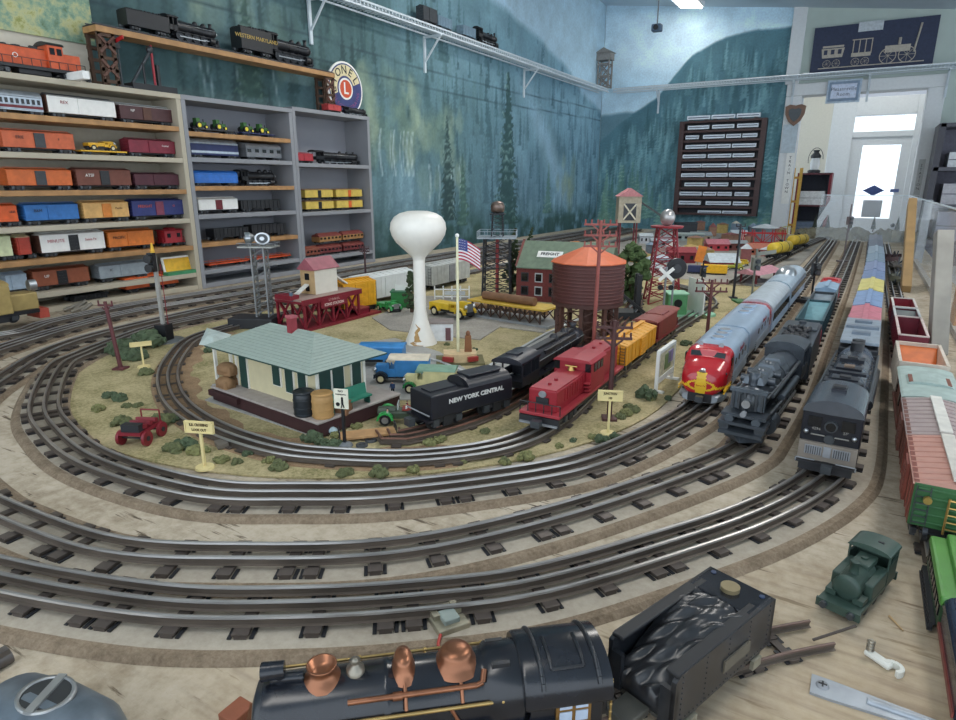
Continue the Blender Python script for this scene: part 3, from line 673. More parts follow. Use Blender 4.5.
def tankcar(loc, rz, label, L=.2, W=.06, body=YELLOW, group=None, z=0.0, k=1.0):
    t = base('tank_car', loc, rz, label, 'model train car', group, z); zb = .018*k; r = W*.42
    MB().box((0, 0, zb), (L, W*.5, .005*k), TRUCKM).build('frame', t)
    MB().lathe([(.2*r, -L*.45), (.7*r, -L*.44), (r, -L*.41), (r, L*.41), (.7*r, L*.44), (.2*r, L*.45)], body, (0, 0, zb+r+.002), 16, 'x').build('tank', t)
    MB().cyl((0, 0, zb+2*r-.004), (0, 0, zb+2*r+.012*k), .3*r, BLACK, seg=12).build('dome', t)
    for i in (-1, 1): MB().lathe([(r*1.02, -.003), (r*1.02, .003)], BLACK, (i*L*.2, 0, zb+r+.002), 16, 'x').build('band', t)
    for s in (-1, 1): add_truck(t, s*L*.36, W, k)
    return t
def coach(loc, rz, label, L=.32, W=.074, Hh=.09, body=SILVER, roof=None, stripe=None, windows=10, group=None, z=0.0, k=1.0, heavy=False, detail=2, name='passenger_car', dome=False, skirt=True):
    t = base(name, loc, rz, label, 'model train car', group, z); zb = .014*k; rm = roof or body
    zs = zb+(Hh-zb)*.66
    mb = MB(); mb.box((0, 0, (zb+zs)/2), (L, W, zs-zb), body)
    if detail > 1 and not heavy:
        for i in range(4):
            for sy in (-1, 1): mb.box((0, sy*(W/2+.0005), zb+.005*k+i*.005*k), (L*.99, .0016*k, .002*k), body)
    mb.build('body', t, bevel=.001)
    mb = MB(); mb.prism(arch(W, zs, Hh, 12), -L/2, L/2, rm, smooth=True)
    if heavy: mb.prism(arch(W*.5, Hh-.004*k, Hh+.009*k, 8), -L*.44, L*.44, rm)
    mb.build('roof', t)
    if stripe:
        for sy in (-1, 1): MB().box((0, sy*(W/2+.0008), zb+(zs-zb)*.28), (L*.995, .0012, (zs-zb)*.2), stripe).build('stripe', t)
    for sy in ((-1, 1) if detail > 1 else (-1,)):
        if windows:
            n = windows
            for i in range(n):
                o = MB().box((-L*.42+L*.84*i/(n-1), sy*(W/2+.001), zb+(zs-zb)*.68), (L*.84/n*.62, .0014, (zs-zb)*.36), DARKGLASS).build('window', t)
    if dome:
        mb = MB(); mb.lathe([(W*.05, -L*.14), (W*.3, -L*.12), (W*.36, -L*.06), (W*.36, L*.06), (W*.3, L*.12), (W*.05, L*.14)], STEEL, (0, 0, Hh-W*.12), 14, 'x'); mb.build('dome', t)
    for s in (-1, 1): add_truck(t, s*L*.36, W, k)
    return t
def dsl(loc, rz, label, L=.3, W=.07, Hh=.1, body=ORANGE, low=BLACK, group=None, z=0.0, k=1.0, walk=None, words=None, name='diesel_locomotive'):
    # hood-unit road switcher: long hood, cab, short hood, walkway with handrails
    t = base(name, loc, rz, label, 'model locomotive', group, z); zb = .02*k; hz = Hh*.78
    MB().box((0, 0, zb+.004*k), (L, W, .010*k), low if walk is None else walk).build('walkway', t, bevel=.001)
    mb = MB(); mb.box((-L*.16, 0, zb+.009*k+(hz-zb-.009*k)/2), (L*.58, W*.58, hz-zb-.009*k), body); mb.build('long_hood', t, bevel=.003*k)
    MB().box((-L*.16, 0, hz), (L*.56, W*.5, .004*k), low).build('hood_top', t)
    MB().box((L*.36, 0, zb+.009*k+(hz-zb)*.4), (L*.2, W*.58, (hz-zb)*.8), body).build('short_hood', t, bevel=.003*k)
    MB().box((L*.2, 0, (zb+Hh)/2), (L*.15, W*.92, Hh-zb-.008), body).build('cab', t, bevel=.002*k)
    MB().prism(arch(W*.98, Hh-.008*k, Hh+.004*k), L*.115, L*.285, low).build('cab_roof', t)
    for sy in (-1, 1):
        for i in (-1, 1): MB().box((L*.2+i*L*.033, sy*W*.465, Hh*.76), (L*.045, .002, Hh*.18), DARKGLASS).build('window', t)
        mb = MB(); n = 12
        for i in range(n): mb.box((-L*.47+L*.94*i/(n-1), sy*W*.48, zb+.017*k), (.0015*k, .0015*k, .022*k), low)
        mb.box((0, sy*W*.48, zb+.028*k), (L*.94, .0015*k, .0015*k), low); mb.build('handrail', t)
    mb = MB()
    for i in range(3): mb.cyl((-L*.35+L*.12*i, 0, hz), (-L*.35+L*.12*i, 0, hz+.006*k), .012*k, low, seg=12)
    mb.box((L*.05, 0, hz+.005*k), (.02*k, .01*k, .01*k), low); mb.build('fan', t)
    MB().box((0, 0, zb-.006*k), (L*.3, W*.6, .016*k), low).build('fuel_tank', t, bevel=.002)
    for s in (-1, 1): add_truck(t, s*L*.33, W, k*1.15); add_coupler(t, s*L/2, s, k)
    if words: text(words, .02*k, (-L*.16, -W*.29-.001, hz*.68), WHITE, t, RX)
    return t
def steam(loc, rz, label, L=.3, W=.07, Hh=.09, body=BLACK, drivers=4, group=None, z=0.0, k=1.0, trim=None, cabl=.16, name='steam_locomotive', smoke='flat', wheelm=None, rail=True):
    # front = +x
    t = base(name, loc, rz, label, 'model locomotive', group, z)
    br = W*.33; bz = Hh*.6; xf = L*.43; xc = -L*.5+L*cabl; wm = wheelm or WHEEL; dr = Hh*.19
    mb = MB(); mb.lathe([(br*1.1, xc-.002), (br*1.1, xc+L*.16), (br, xc+L*.24), (br*.95, xf-L*.12), (br*.98, xf-L*.12), (br*.98, xf-.004*k), (br*.8, xf)], body, (0, 0, bz), 20, 'x')
    for i in range(4): mb.lathe([(br*1.08-.0006*i, 0), (br*1.08-.0006*i, .003*k)], body, (xc+L*.18+i*L*.11, 0, bz), 20, 'x')
    mb.build('boiler', t)
    mb = MB(); mb.lathe([(br*.78, 0), (br*.7, .004*k), (br*.2, .006*k)], GUN, (xf, 0, bz), 16, 'x'); mb.build('smokebox_door', t)
    mb = MB(); mb.cyl((xf+.002*k, 0, bz+br*.0), (xf+.016*k, 0, bz), .006*k, trim or STEEL, seg=12); mb.build('headlight', t)
    mb = MB(); mb.lathe([(.008*k, bz+br*.9), (.0065*k, bz+br+.006*k), (.009*k, Hh), (.006*k, Hh)], body, (xf-L*.06, 0, 0), 12); mb.build('smokestack', t)
    for i, xx in enumerate((xf-L*.2, xf-L*.36)):
        mb = MB(); mb.sph((xx, 0, bz+br*.95), (.013*k, .011*k, min(.014*k, Hh-bz-br*.9)), trim or body, 12, 8); mb.build('dome', t)
    mb = MB(); cw = W*.94; cz = Hh*.36
    for sy in (-1, 1):
        mb.box((xc-L*cabl/2, sy*cw*.49, cz+(Hh*.86-cz)*.2), (L*cabl, .002*k, (Hh*.86-cz)*.42), body)
        for xx in (.02, .5, .98): mb.box((xc-L*cabl*xx, sy*cw*.49, (cz+Hh*.86)/2), (.004*k, .002*k, Hh*.86-cz), body)
    mb.box((xc, 0, (cz+Hh*.86)/2), (.002*k, cw, Hh*.86-cz), body); mb.build('cab', t)
    MB().prism(arch(cw*1.06, Hh*.86, Hh*1.0, 8), xc-L*cabl-.006*k, xc+.006*k, body, smooth=True).build('cab_roof', t)
    mb = MB(); mb.box((L*.0, 0, Hh*.33), (L*.84, W*.88, .003*k), body); mb.box((0, 0, Hh*.24), (L*.8, W*.3, Hh*.14), body); mb.build('running_board', t)
    n = drivers; x0 = -L*.3; x1 = L*.16
    for sy in (-1, 1):
        for i in range(n):
            xx = x0+(x1-x0)*i/(n-1); o = MB()
            o.cyl((xx, sy*W*.28, dr), (xx, sy*W*.36, dr), dr, wm, seg=18); o.cyl((xx, sy*W*.36, dr), (xx, sy*W*.38, dr), dr*.3, GUN, seg=10); o.box((xx, sy*W*.365, dr*.5), (dr*.9, .002*k, dr*.4), wm); o.build('driving_wheel', t)
        MB().box(((x0+x1)/2, sy*W*.40, dr*.85), (x1-x0+.008*k, .0025*k, .004*k), STEEL).build('side_rod', t)
        o = MB(); o.cyl((L*.26, sy*W*.36, dr*1.1), (L*.36, sy*W*.36, dr*1.1), dr*.72, body, seg=14); o.cyl((L*.25, sy*W*.36, dr*1.1), (L*.37, sy*W*.36, dr*1.1), dr*.3, GUN, seg=8); o.box((L*.22, sy*W*.40, dr*1.0), (L*.14, .0025*k, .003*k), STEEL); o.build('cylinder', t)
        if rail:
            o = MB(); o.cyl((xc, sy*br*1.12, bz+br*.3), (xf-.01*k, sy*br*1.05, bz+br*.3), .0011*k, STEEL, seg=5)
            for i in range(6): o.cyl((xc+(xf-xc)*i/6, sy*br*.9, bz+br*.3), (xc+(xf-xc)*i/6, sy*br*1.12, bz+br*.3), .0011*k, STEEL, seg=5)
            o.build('handrail', t)
    mb = MB(); mb.prism([(-W*.42, Hh*.30), (W*.42, Hh*.30), (W*.36, .006*k), (0, .004*k), (-W*.36, .006*k)], L*.42, L*.45, body)
    mb.add([(L*.45, -W*.4, Hh*.2), (L*.45, W*.4, Hh*.2), (L*.52, 0, .006*k), (L*.45, -W*.4, .005*k), (L*.45, W*.4, .005*k), (L*.5, 0, Hh*.17)], [(0, 5, 2, 3), (5, 1, 4, 2), (0, 1, 5), (3, 2, 4)], body); mb.build('pilot', t)
    add_truck(t, L*.40, W*.8, k*.8, name='pilot_truck')
    return t
def tender(loc, rz, label, L=.2, W=.07, Hh=.075, body=BLACK, words=None, group=None, z=0.0, k=1.0, wordmat=WHITE, name='tender'):
    t = base(name, loc, rz, label, 'model train car', group, z); zb = .018*k
    mb = MB(); mb.box((0, 0, (zb+Hh*.9)/2), (L, W, Hh*.9-zb), body); mb.box((-L*.3, 0, Hh*.92), (L*.36, W*.9, .004*k), body); mb.build('body', t, bevel=.0015)
    rs = random.Random(5); mb = MB(); mb.box((L*.15, 0, Hh*.9), (L*.55, W*.7, Hh*.14), BLK2, top=(.8, .6))
    for i in range(40): mb.sph((L*.15+rs.uniform(-.24, .24)*L, rs.uniform(-.28, .28)*W, Hh*.96+rs.uniform(0, .03)*Hh), .005*k, BLK2, 5, 4)
    mb.build('coal_load', t); mb = MB(); mb.cyl((-L*.36, 0, Hh*.93), (-L*.36, 0, Hh), .007*k, body, seg=10); mb.build('water_hatch', t)
    for s in (-1, 1): add_truck(t, s*L*.3, W, k); add_coupler(t, s*L/2, s, k)
    if words: text(words, Hh*.2, (0, -W/2-.001, Hh*.58), wordmat, t, RX)
    return t
def toy_truck(loc, rz, label, L=.11, W=.045, Hh=.05, body=BLUE, cab=None, roof=None, group=None, z=0.0, name='toy_truck', words=None, van=True, fender=None):
    t = base(name, loc, rz, label, 'toy vehicle', group, z); cm_ = cab or body; fm = fender or cm_; r = L*.085
    mb = MB(); mb.box((0, 0, r*1.2), (L*.94, W*.5, r*.7), BLK2); mb.build('chassis', t)
    if van: MB().box((-L*.2, 0, r*1.4+(Hh-r*1.4)/2), (L*.55, W*.92, Hh-r*1.6), body).build('cargo_box', t, bevel=.001)
    if van: MB().prism(arch(W*.96, Hh-.002, Hh+.004), -L*.49, L*.20, roof or body).build('roof', t)
    else: MB().box((-L*.2, 0, r*2.2), (L*.5, W*.85, r*1.2), body).build('bed', t, bevel=.001)
    mb = MB(); mb.box((L*.14, 0, r*1.4+(Hh*.9-r*1.4)*.25), (L*.14, W*.8, (Hh*.9-r*1.4)*.5), cm_)
    for sx in (.08, .2):
        for sy in (-1, 1): mb.box((L*sx, sy*W*.38, Hh*.68), (.003, .003, Hh*.42), cm_)
    mb.box((L*.14, 0, Hh*.9), (L*.18, W*.84, .003), roof or cm_); mb.build('cab', t)
    mb = MB(); mb.box((L*.32, 0, r*2.4), (L*.24, W*.46, r*2.4), cm_, top=(.95, .7)); mb.build('hood', t, bevel=.0015)
    MB().box((L*.445, 0, r*2.3), (.003, W*.4, r*2), STEEL).build('grille', t)
    for sy in (-1, 1): MB().sph((L*.44, sy*W*.3, r*2.7), r*.45, STEEL, 8, 6).build('headlight', t)
    for sx in (-.3, .33):
        for sy in (-1, 1):
            o = MB(); o.cyl((L*sx, sy*W*.36, r), (L*sx, sy*W*.48, r), r, BLACK, seg=14); o.cyl((L*sx, sy*W*.48, r), (L*sx, sy*W*.495, r), r*.6, CREAM, seg=12); o.build('wheel', t)
            f = MB(); f.prism([(L*sx+r*1.5*math.cos(a), r+r*1.5*math.sin(a)) for a in np.linspace(.1, math.pi-.1, 8)]+[(L*sx+r*1.15*math.cos(a), r+r*1.15*math.sin(a)) for a in np.linspace(math.pi-.1, .1, 8)], sy*W*.34, sy*W*.5, fm, 'y'); f.build('fender', t)
    if words: text(words, Hh*.2, (-L*.2, -W*.47, Hh*.62), WHITE, t, RX)
    return t
# ================================================================ bookcases on the left wall and everything standing on them
CF = -2.095; CB = WX+.006     # front plane, back plane
def sz(x, y): return onX(x, y, CF)[1]
def sy_(x, y=180): return onX(x, y, CF)[0]
cw = M('#b4ab98', .6, var=.05, scale=10); cg = M('#8b8d92', .6, var=.04, scale=10); cgb = M('#8c8e96', .7, var=.04, scale=10); cwb = M('#a49d8c', .7, var=.05); woodshelf = M('#a97f52', .55, var=.2, scale=25)
case_y = [.52, sy_(190), sy_(297), sy_(372)]
rows = [
 [(0, sz(100, 84)), (2, sz(100, 120)), (1, sz(100, 155)), (2, sz(100, 190)), (1, sz(100, 223)), (2, sz(100, 254)), (1, sz(110, 284)), (0, sz(110, 314))],
 [(0, sz(240, 102)), (2, sz(240, 135)), (1, sz(240, 159)), (2, sz(240, 186)), (1, sz(240, 213)), (2, sz(240, 240)), (1, sz(240, 266)), (0, sz(240, 289))],
 [(0, sz(333, 112)), (1, sz(333, 164)), (1, sz(333, 211)), (1, sz(335, 255)), (0, sz(335, 276))]]
SH = []
for ci in range(3):
    y0, y1 = case_y[ci], case_y[ci+1]; rows[ci][-1] = (rows[ci][-1][0], max(.017, rows[ci][-1][1])); zs_ = [z for _, z in rows[ci]]; SH.append(zs_)
    body = cw if ci == 0 else cg; bk = cwb if ci == 0 else cgb
    t = empty('bookcase', ((CF+CB)/2, (y0+y1)/2, 0), 0, ['cream painted bookcase on the left, widest of the three, full of boxcars', 'grey bookcase in the middle, holding toy tractors on its top row', 'narrow grey bookcase standing next to the mural, with stacked yellow and red cars'][ci], 'bookcase')
    d = CF-CB; w = y1-y0; zb = 0.0; zt = zs_[0]
    for s in (-1, 1):
        if ci == 0 and s < 0: continue
        MB().box((0, s*(w/2-.009), (zb+zt)/2), (d, .017, zt-zb), body).build('side_panel', t, bevel=.001)
    MB().box((-d/2+.003, 0, (zb+zt)/2), (.004, w-.002, zt-zb), bk).build('back_panel', t)
    for j, (kd, z) in enumerate(rows[ci]):
        m = woodshelf if kd == 2 else body
        o = MB().box((0, 0, z-.008), (d+(.004 if j == 0 else -.002), w-(.0 if j == 0 else .036), .016), m).build('shelf', t, bevel=.001)
        if kd == 2: o['label'] = 'bare wood shelf'
# ---------- items; (x0px, x1px, y mid, ...) -> along the shelf
def span(x0, x1, ym, plane=-2.125):
    a = onX(x0, ym, plane)[0]; b = onX(x1, ym, plane)[0]; return (a+b)/2, b-a
def hgt(xm, yt, z): return onX(xm, yt, -2.12)[1]-z
PX = -2.155; RZ = R(90)
def put(fn, ci, row, x0, x1, ytop, label, **kw):
    z = SH[ci][row]; yc, L = span(x0, x1, ytop+8); h = hgt((x0+x1)/2, ytop, z)
    return fn((PX, yc), RZ, label, L=L-.012, z=z, **({'Hh': h*.97, 'k': .8} | kw))
S = dict(W=.052, detail=1)
put(coach, 0, 1, -12, 44, 88, 'silver and maroon passenger car, first on the top row of the cream bookcase', body=SILVER, stripe=MAROON, windows=9, W=.052)
put(boxcar, 0, 1, 46, 117, 95, 'long white refrigerator car on the top row of the cream bookcase', body=WHITE, roof=DKGREY, door=WHITE, ends=BROWN, words='REX', wordmat=DKRED, **S)
put(boxcar, 0, 1, 119, 174, 104, 'dark brown boxcar with pale top stripe beside the white refrigerator car', body=M('#4a2a2c', .5), roof=LTGREY, door=BROWN, words='NP', **S)
put(boxcar, 0, 2, 0, 76, 129, 'orange boxcar with a black door on the second row, near the yellow flat car', body=M('#c4603a', .5), door=DKGREY, words='ERIE', wordmat=BLACK, words2='8', **S)
put(flatcar, 0, 2, 80, 129, 138, 'yellow flat car carrying a yellow crane truck', body=YELLOW, W=.05, Hh=.02) if 0 else None
z_ = SH[0][2]; yc, L_ = span(80, 129, 148)
flatcar((PX, yc), RZ, 'yellow flat car on the second row under a small yellow truck', L=L_-.01, W=.05, body=YELLOW, z=z_, k=.62)
toy_truck((PX, yc), RZ, 'small yellow toy truck riding on the yellow flat car', L=L_*.62, W=.04, Hh=.030, body=YELLOW, z=z_+.0155, van=False)
put(boxcar, 0, 2, 128, 177, 138, 'maroon boxcar at the right end of the second row', body=M('#7a2234', .5), words2='Central', **S)
put(boxcar, 0, 3, 5, 74, 167, 'orange boxcar with a grey double door on the third row', body=M('#c8652f', .5), door=DKGREY, **S)
put(boxcar, 0, 3, 75, 133, 167, 'brown boxcar with an open black door, middle of the third row', body=M('#6e4034', .6), door=BLACK, words='ATSF', **S)
put(boxcar, 0, 3, 134, 181, 172, 'short dark maroon boxcar at the right end of the third row', body=M('#4e2631', .6), **S)
put(boxcar, 0, 4, -14, 20, 203, 'orange refrigerator car cut off by the left edge, fourth row', body=M('#d35a25', .5), words2='FGEX', wordmat=BLACK, **S)
put(boxcar, 0, 4, 23, 81, 202, 'bright blue boxcar on the fourth row', body=M('#2f6cae', .5), words='B&M', wordmat=BLACK, **S)
put(boxcar, 0, 4, 82, 131, 200, 'tan and orange refrigerator car between the blue and the purple car', body=M('#d2a565', .5), door=M('#cf7f34', .5), words2='Pacific', wordmat=BROWN, **S)
put(boxcar, 0, 4, 131, 187, 198, 'dark blue boxcar with a red band and a round white badge', body=M('#2c356e', .5), door=M('#7d3a50', .5), words='FREIGHT', wordmat=M('#c2553f', .5), words2='O', **S)
put(boxcar, 0, 5, -20, 14, 234, 'pale green boxcar cut off by the left edge, fifth row', body=M('#c9d0a8', .6), door=M('#c9d0a8', .6), **S)
put(boxcar, 0, 5, 15, 33, 234, 'short red boxcar with cream roof on the fifth row', body=M('#a93c2c', .5), roof=CREAM, **S)
put(boxcar, 0, 5, 38, 107, 231, 'white boxcar with a black door and red script, fifth row', body=WHITE, door=BLACK, ends=BROWN, words='MINUTE', words2='Santa Fe', wordmat=M('#a8404a', .5), **S)
put(boxcar, 0, 5, 107, 156, 229, 'orange boxcar with a plain door on the fifth row', body=M('#d0742e', .5), words='PACIFIC', wordmat=BLACK, **S)
put(caboose, 0, 5, 162, 187, 227, 'small red caboose at the right end of the fifth row', body=M('#97222c', .5), W=.05)
put(boxcar, 0, 6, 4, 30, 272, 'silver blue boxcar partly behind the beige trolley', body=M('#9fb0c0', .5), **S)
put(boxcar, 0, 6, 31, 92, 267, 'rust brown boxcar with an open door on the sixth row', body=M('#8a4b31', .6), door=BLACK, words='UP', **S)
put(boxcar, 0, 6, 98, 151, 262, 'silver grey boxcar on the sixth row', body=M('#8e979d', .5), words='IC', wordmat=BLACK, **S)
b_ = empty('boxed_card', (-2.13, span(160, 195, 265)[0], SH[0][6]), RZ, 'yellow pictured card in a white frame leaning on a green base, sixth row', 'card')
MB().box((0, .0, .034), (.115, .004, .058), WHITE, rx=R(-12)).build('frame', b_); MB().box((0, -.0028, .034), (.10, .002, .046), YELLOW, rx=R(-12)).build('picture', b_); MB().box((0, -.018, .006), (.12, .03, .012), M('#3f8a5e', .5)).build('stand', b_)
put(boxcar, 0, 7, 127, 183, 292, 'orange boxcar with a dark open door on the lowest shelf', body=M('#d35f2b', .5), door=BLK2, Hh=.058, **S)
put(gondola, 0, 7, 74, 112, 300, 'low black flat car on the lowest shelf beside the orange boxcar', body=BLACK, W=.05)
# cream case top
z_ = SH[0][0]
yc, L_ = span(-26, 82, 60, -2.14)
dsl((-2.15, yc), RZ, 'big orange and black diesel locomotive on top of the cream bookcase', L=L_, W=.075, Hh=.10, body=M('#c8552c', .5), z=z_, k=1.0, words='O')
MB_ = MB().box((0, 0, .011), (.15, .02, .022), WHITE).build('paper_box'); MB_.location = (-2.103, span(50, 85, 74)[0], z_); tag(MB_, 'small white box lying in front of the orange diesel', 'box')
# dark signal and gear between diesel and bridge
def semaphore(name, loc, h, label, cat='signal', arm=RED, pole=GUN, z=0, k=1.0):
    t = empty(name, loc, 0, label, cat, z=z)
    mb = MB(); mb.box((0, 0, .004), (.03*k, .03*k, .008), BLK2); mb.cyl((0, 0, .008), (0, 0, h), .0022*k, pole, seg=8); mb.build('pole', t)
    mb = MB(); mb.box((0, -.004, h*.93), (.012*k, .012*k, .03*k), BLACK); mb.build('lamp_house', t); MB().box((.02*k, -.008, h*.95), (.035*k, .002, .008*k), arm, ry=R(-10)).build('arm', t)
    return t
semaphore('signal_post', (-2.13, span(118, 122, 60)[0]+.0), .15, 'black signal post standing on the cream bookcase under the wooden bridge', z=z_, k=1.4)
yq = span(135, 160, 80)[0]; gd = MB(); gd.cyl((0, 0, 0), (0, 0, .09), .004, BLACK, seg=8); gd.cyl((-.01, -.05, .01), (0, .03, .13), .005, GUN, seg=8); gd.sph((0, .03, .135), .012, GUN); gd.box((0, .02, .012), (.05, .16, .02), BLACK); gd.box((0, .05, .05), (.01, .01, .08), BLK2)
o = gd.build('toy_crane'); o.location = (-2.14, yq, z_); tag(o, 'black toy crane with a slanting boom under the wooden bridge', 'toy crane')
o = MB().cyl((0, 0, 0), (0, 0, .15), .004, M('#a02c38', .5), seg=8).box((0, 0, .004), (.03, .03, .008), M('#a02c38', .5)).build('red_post'); o.location = (-2.14, span(155, 160, 80)[0], z_); tag(o, 'thin red post under the wooden bridge', 'post')
# ---------------- case 2
yc, L_ = span(192, 235, 120, -2.13)
def tractor(mb, x, z, k, m1, m2):
    mb.box((x, 0, z+.016*k), (.04*k, .016*k, .012*k), m1); mb.box((x-.012*k, 0, z+.027*k), (.014*k, .018*k, .014*k), m1); mb.cyl((x+.014*k, 0, z+.02*k), (x+.014*k, 0, z+.032*k), .0015*k, BLACK, seg=6)
    for sy in (-1, 1): mb.cyl((x-.014*k, sy*.011*k, z+.011*k), (x-.014*k, sy*.018*k, z+.011*k), .011*k, BLACK, seg=12); mb.cyl((x-.014*k, sy*.018*k, z+.011*k), (x-.014*k, sy*.0185*k, z+.011*k), .007*k, m2, seg=10); mb.cyl((x+.014*k, sy*.011*k, z+.007*k), (x+.014*k, sy*.016*k, z+.007*k), .007*k, BLACK, seg=12); mb.cyl((x+.014*k, sy*.016*k, z+.007*k), (x+.014*k, sy*.0165*k, z+.007*k), .004*k, m2, seg=10)
    return mb
for (a_, b__, dm, lb) in ((191, 235, BLACK, 'black'), (240, 275, NAVY, 'dark blue')):
    yc, L_ = span(a_, b__, 122, -2.13); flatcar((PX, yc), RZ, lb+' flat car carrying green tractors, top row of the middle bookcase', L=L_-.01, W=.05, body=dm, z=SH[1][1], k=.6)
    for q in (-1, 1):
        o = tractor(MB(), 0, 0, 1.1, M('#3d6b34', .5), M('#e8d63c', .5)).build('toy_tractor'); o.location = (PX, yc+q*L_*.22, SH[1][1]+.0152); o.rotation_euler = (0, 0, RZ)
        tag(o, 'small green tractor with yellow wheels on the %s flat car, %s one' % (lb, 'left' if q < 0 else 'right'), 'toy tractor', 'green tractors on flat cars')
put(coach, 1, 2, 190, 240, 138, 'silver and dark blue streamlined diesel on the second row of the middle bookcase', body=NAVY, roof=SILVER, stripe=SILVER, windows=0, W=.05)
put(coach, 1, 2, 246, 283, 143, 'grey streamlined locomotive beside the silver and blue one', body=M('#7e8186', .4, .3), roof=GREY, windows=5, W=.05)
put(coach, 1, 3, 194, 240, 170, 'bright blue streamlined car on the third row of the middle bookcase', body=M('#2b6fc4', .45), roof=M('#2b6fc4', .45), windows=0, W=.05)
put(steam, 1, 3, 242, 281, 169, 'small black locomotive with white panel, third row of the middle bookcase', W=.05, rail=False)
put(boxcar, 1, 4, 198, 240, 197, 'white boxcar with a maroon door in the middle bookcase', body=WHITE, door=MAROON, **S)
put(gondola, 1, 4, 241, 282, 200, 'long black gondola beside the white boxcar with the maroon door', body=BLACK, W=.05)
put(gondola, 1, 5, 214, 251, 228, 'black log car with pale logs in the middle bookcase', body=BLACK, W=.05, load='logs')
put(gondola, 1, 5, 252, 288, 224, 'black high sided gondola at the right end of the fifth row', body=BLK2, W=.05)
for (a_, b__, lb) in ((207, 249, 'left of the beacon tower lamp'), (251, 292, 'right of the beacon tower lamp')):
    yc, L_ = span(a_, b__, 255, -2.13); flatcar((PX, yc), RZ, 'orange red flat car with low side rails, '+lb, L=L_-.01, W=.05, body=M('#d8572c', .5), z=SH[1][6], k=.62, rail=True, group='orange flat cars')
# ---------------- case 3
yc, L_ = span(298, 313, 155, -2.13); boxcar((PX, yc), RZ, 'short red car behind the black steam locomotive in the narrow bookcase', L=L_, W=.05, Hh=.045, body=M('#a8323c', .5), z=SH[2][1], k=.6, detail=1)
yc, L_ = span(315, 366, 155, -2.13); steam((PX, yc-.01), RZ, 'long black steam locomotive on the upper row of the narrow bookcase', L=L_*.9, W=.05, Hh=.06, z=SH[2][1], k=.65)
ym = M('#cdb255', .5)
for j, (a_, b__) in enumerate(((305, 334), (336, 363))):
    for lev in (0, 1):
        yc, L_ = span(a_, b__, 200, -2.13)
        lbl = 'yellow toy refrigerator car, %s %s of the stacked four' % (('lower', 'upper')[lev], ('left', 'right')[j])
        boxcar((PX, yc), RZ, lbl, L=L_-.008, W=.05, Hh=.047, body=ym, roof=M('#8d6b4c', .6), door=BLACK if j == 0 else ORANGE, z=SH[2][2]+lev*.050+.001, k=.55, detail=1, group='stacked yellow cars', name='refrigerator_car')
rm_ = M('#6e2f30', .5)
yc, L_ = span(302, 320, 245, -2.13); coach((PX, yc), RZ, 'brown passenger car alone at the left of the stacked red cars', L=L_-.004, W=.05, Hh=.042, body=M('#844634', .5), windows=5, z=SH[2][3], k=.55, detail=1, heavy=True)
for j, (a_, b__) in enumerate(((319, 342), (343, 364))):
    for lev in (0, 1):
        yc, L_ = span(a_, b__, 240, -2.13); bm_ = rm_ if lev == 0 else M('#a07648', .5)
        lbl = '%s toy passenger car, %s %s of the stacked four' % (('dark red', 'tan and red')[lev], ('lower', 'upper')[lev], ('left', 'right')[j])
        coach((PX, yc), RZ, lbl, L=L_-.006, W=.05, Hh=.042, body=bm_, roof=M('#7a3a34', .5), windows=6, z=SH[2][3]+lev*.052+.001, k=.55, detail=1, heavy=True, group='stacked red passenger cars')
# on top of case 3
zt3 = SH[2][0]
yc, L_ = span(325, 338, 108, -2.12); boxcar((-2.12, yc), RZ, 'tiny red car on top of the narrow bookcase before the round sign', L=L_, W=.04, Hh=.035, body=M('#b04040', .5), z=zt3, k=.45, detail=1)
yc, L_ = span(342, 366, 108, -2.12); steam((-2.12, yc), RZ, 'tiny black steam locomotive on top of the narrow bookcase before the round sign', L=L_, W=.035, Hh=.035, z=zt3, k=.45, rail=False)
# round dealer sign
ry, rzz = onX(346, 91, -2.17); rr = abs(onX(346, 64, -2.17)[1]-onX(346, 118, -2.17)[1])/2
t = empty('round_sign', (-2.18, ry, zt3), RZ, 'round white rimmed blue sign with an orange centre on the narrow bookcase', 'sign')
cz_ = rr+.002
def disc(r, d, m, nm): o = MB().cyl((0, 0, cz_), (0, -d, cz_), r, m, seg=40, smooth=False); return o.build(nm, t)
disc(rr, .008, WHITE, 'rim'); disc(rr*.93, .0088, M('#3a4273', .5), 'face')
ring = MB(); a_ = [math.radians(x) for x in range(20, 201, 12)]
ring.prism([(rr*.88*math.cos(q), cz_+rr*.88*math.sin(q)) for q in a_]+[(rr*.48*math.cos(q), cz_+rr*.48*math.sin(q)) for q in a_[::-1]], -.0096, -.006, CREAM, 'y'); ring.build('cream_band', t)
disc(rr*.40, .0102, WHITE, 'centre_ring'); disc(rr*.33, .0108, M('#c8502f', .5), 'centre_disc')
text('L', rr*.6, (0, -.0112, cz_), WHITE, t, RX, bold=.001)
for i, ch in enumerate('LIONEL'):
    q = math.radians(188-i*31); text(ch, rr*.42, (rr*.68*math.cos(q), -.0102, cz_+rr*.68*math.sin(q)), BLACK, t, (R(90), q-math.pi/2 if 0 else 0, 0), bold=.0006).rotation_euler = (R(90), math.pi/2-q, 0)
for i, ch in enumerate('ELECTRICTRAINS'):
    q = math.radians(208+i*11.0); text(ch, rr*.2, (rr*.72*math.cos(q), -.0095, cz_+rr*.72*math.sin(q)), M('#8a4a7a', .5), t).rotation_euler = (R(90), -(q+math.pi/2), 0)
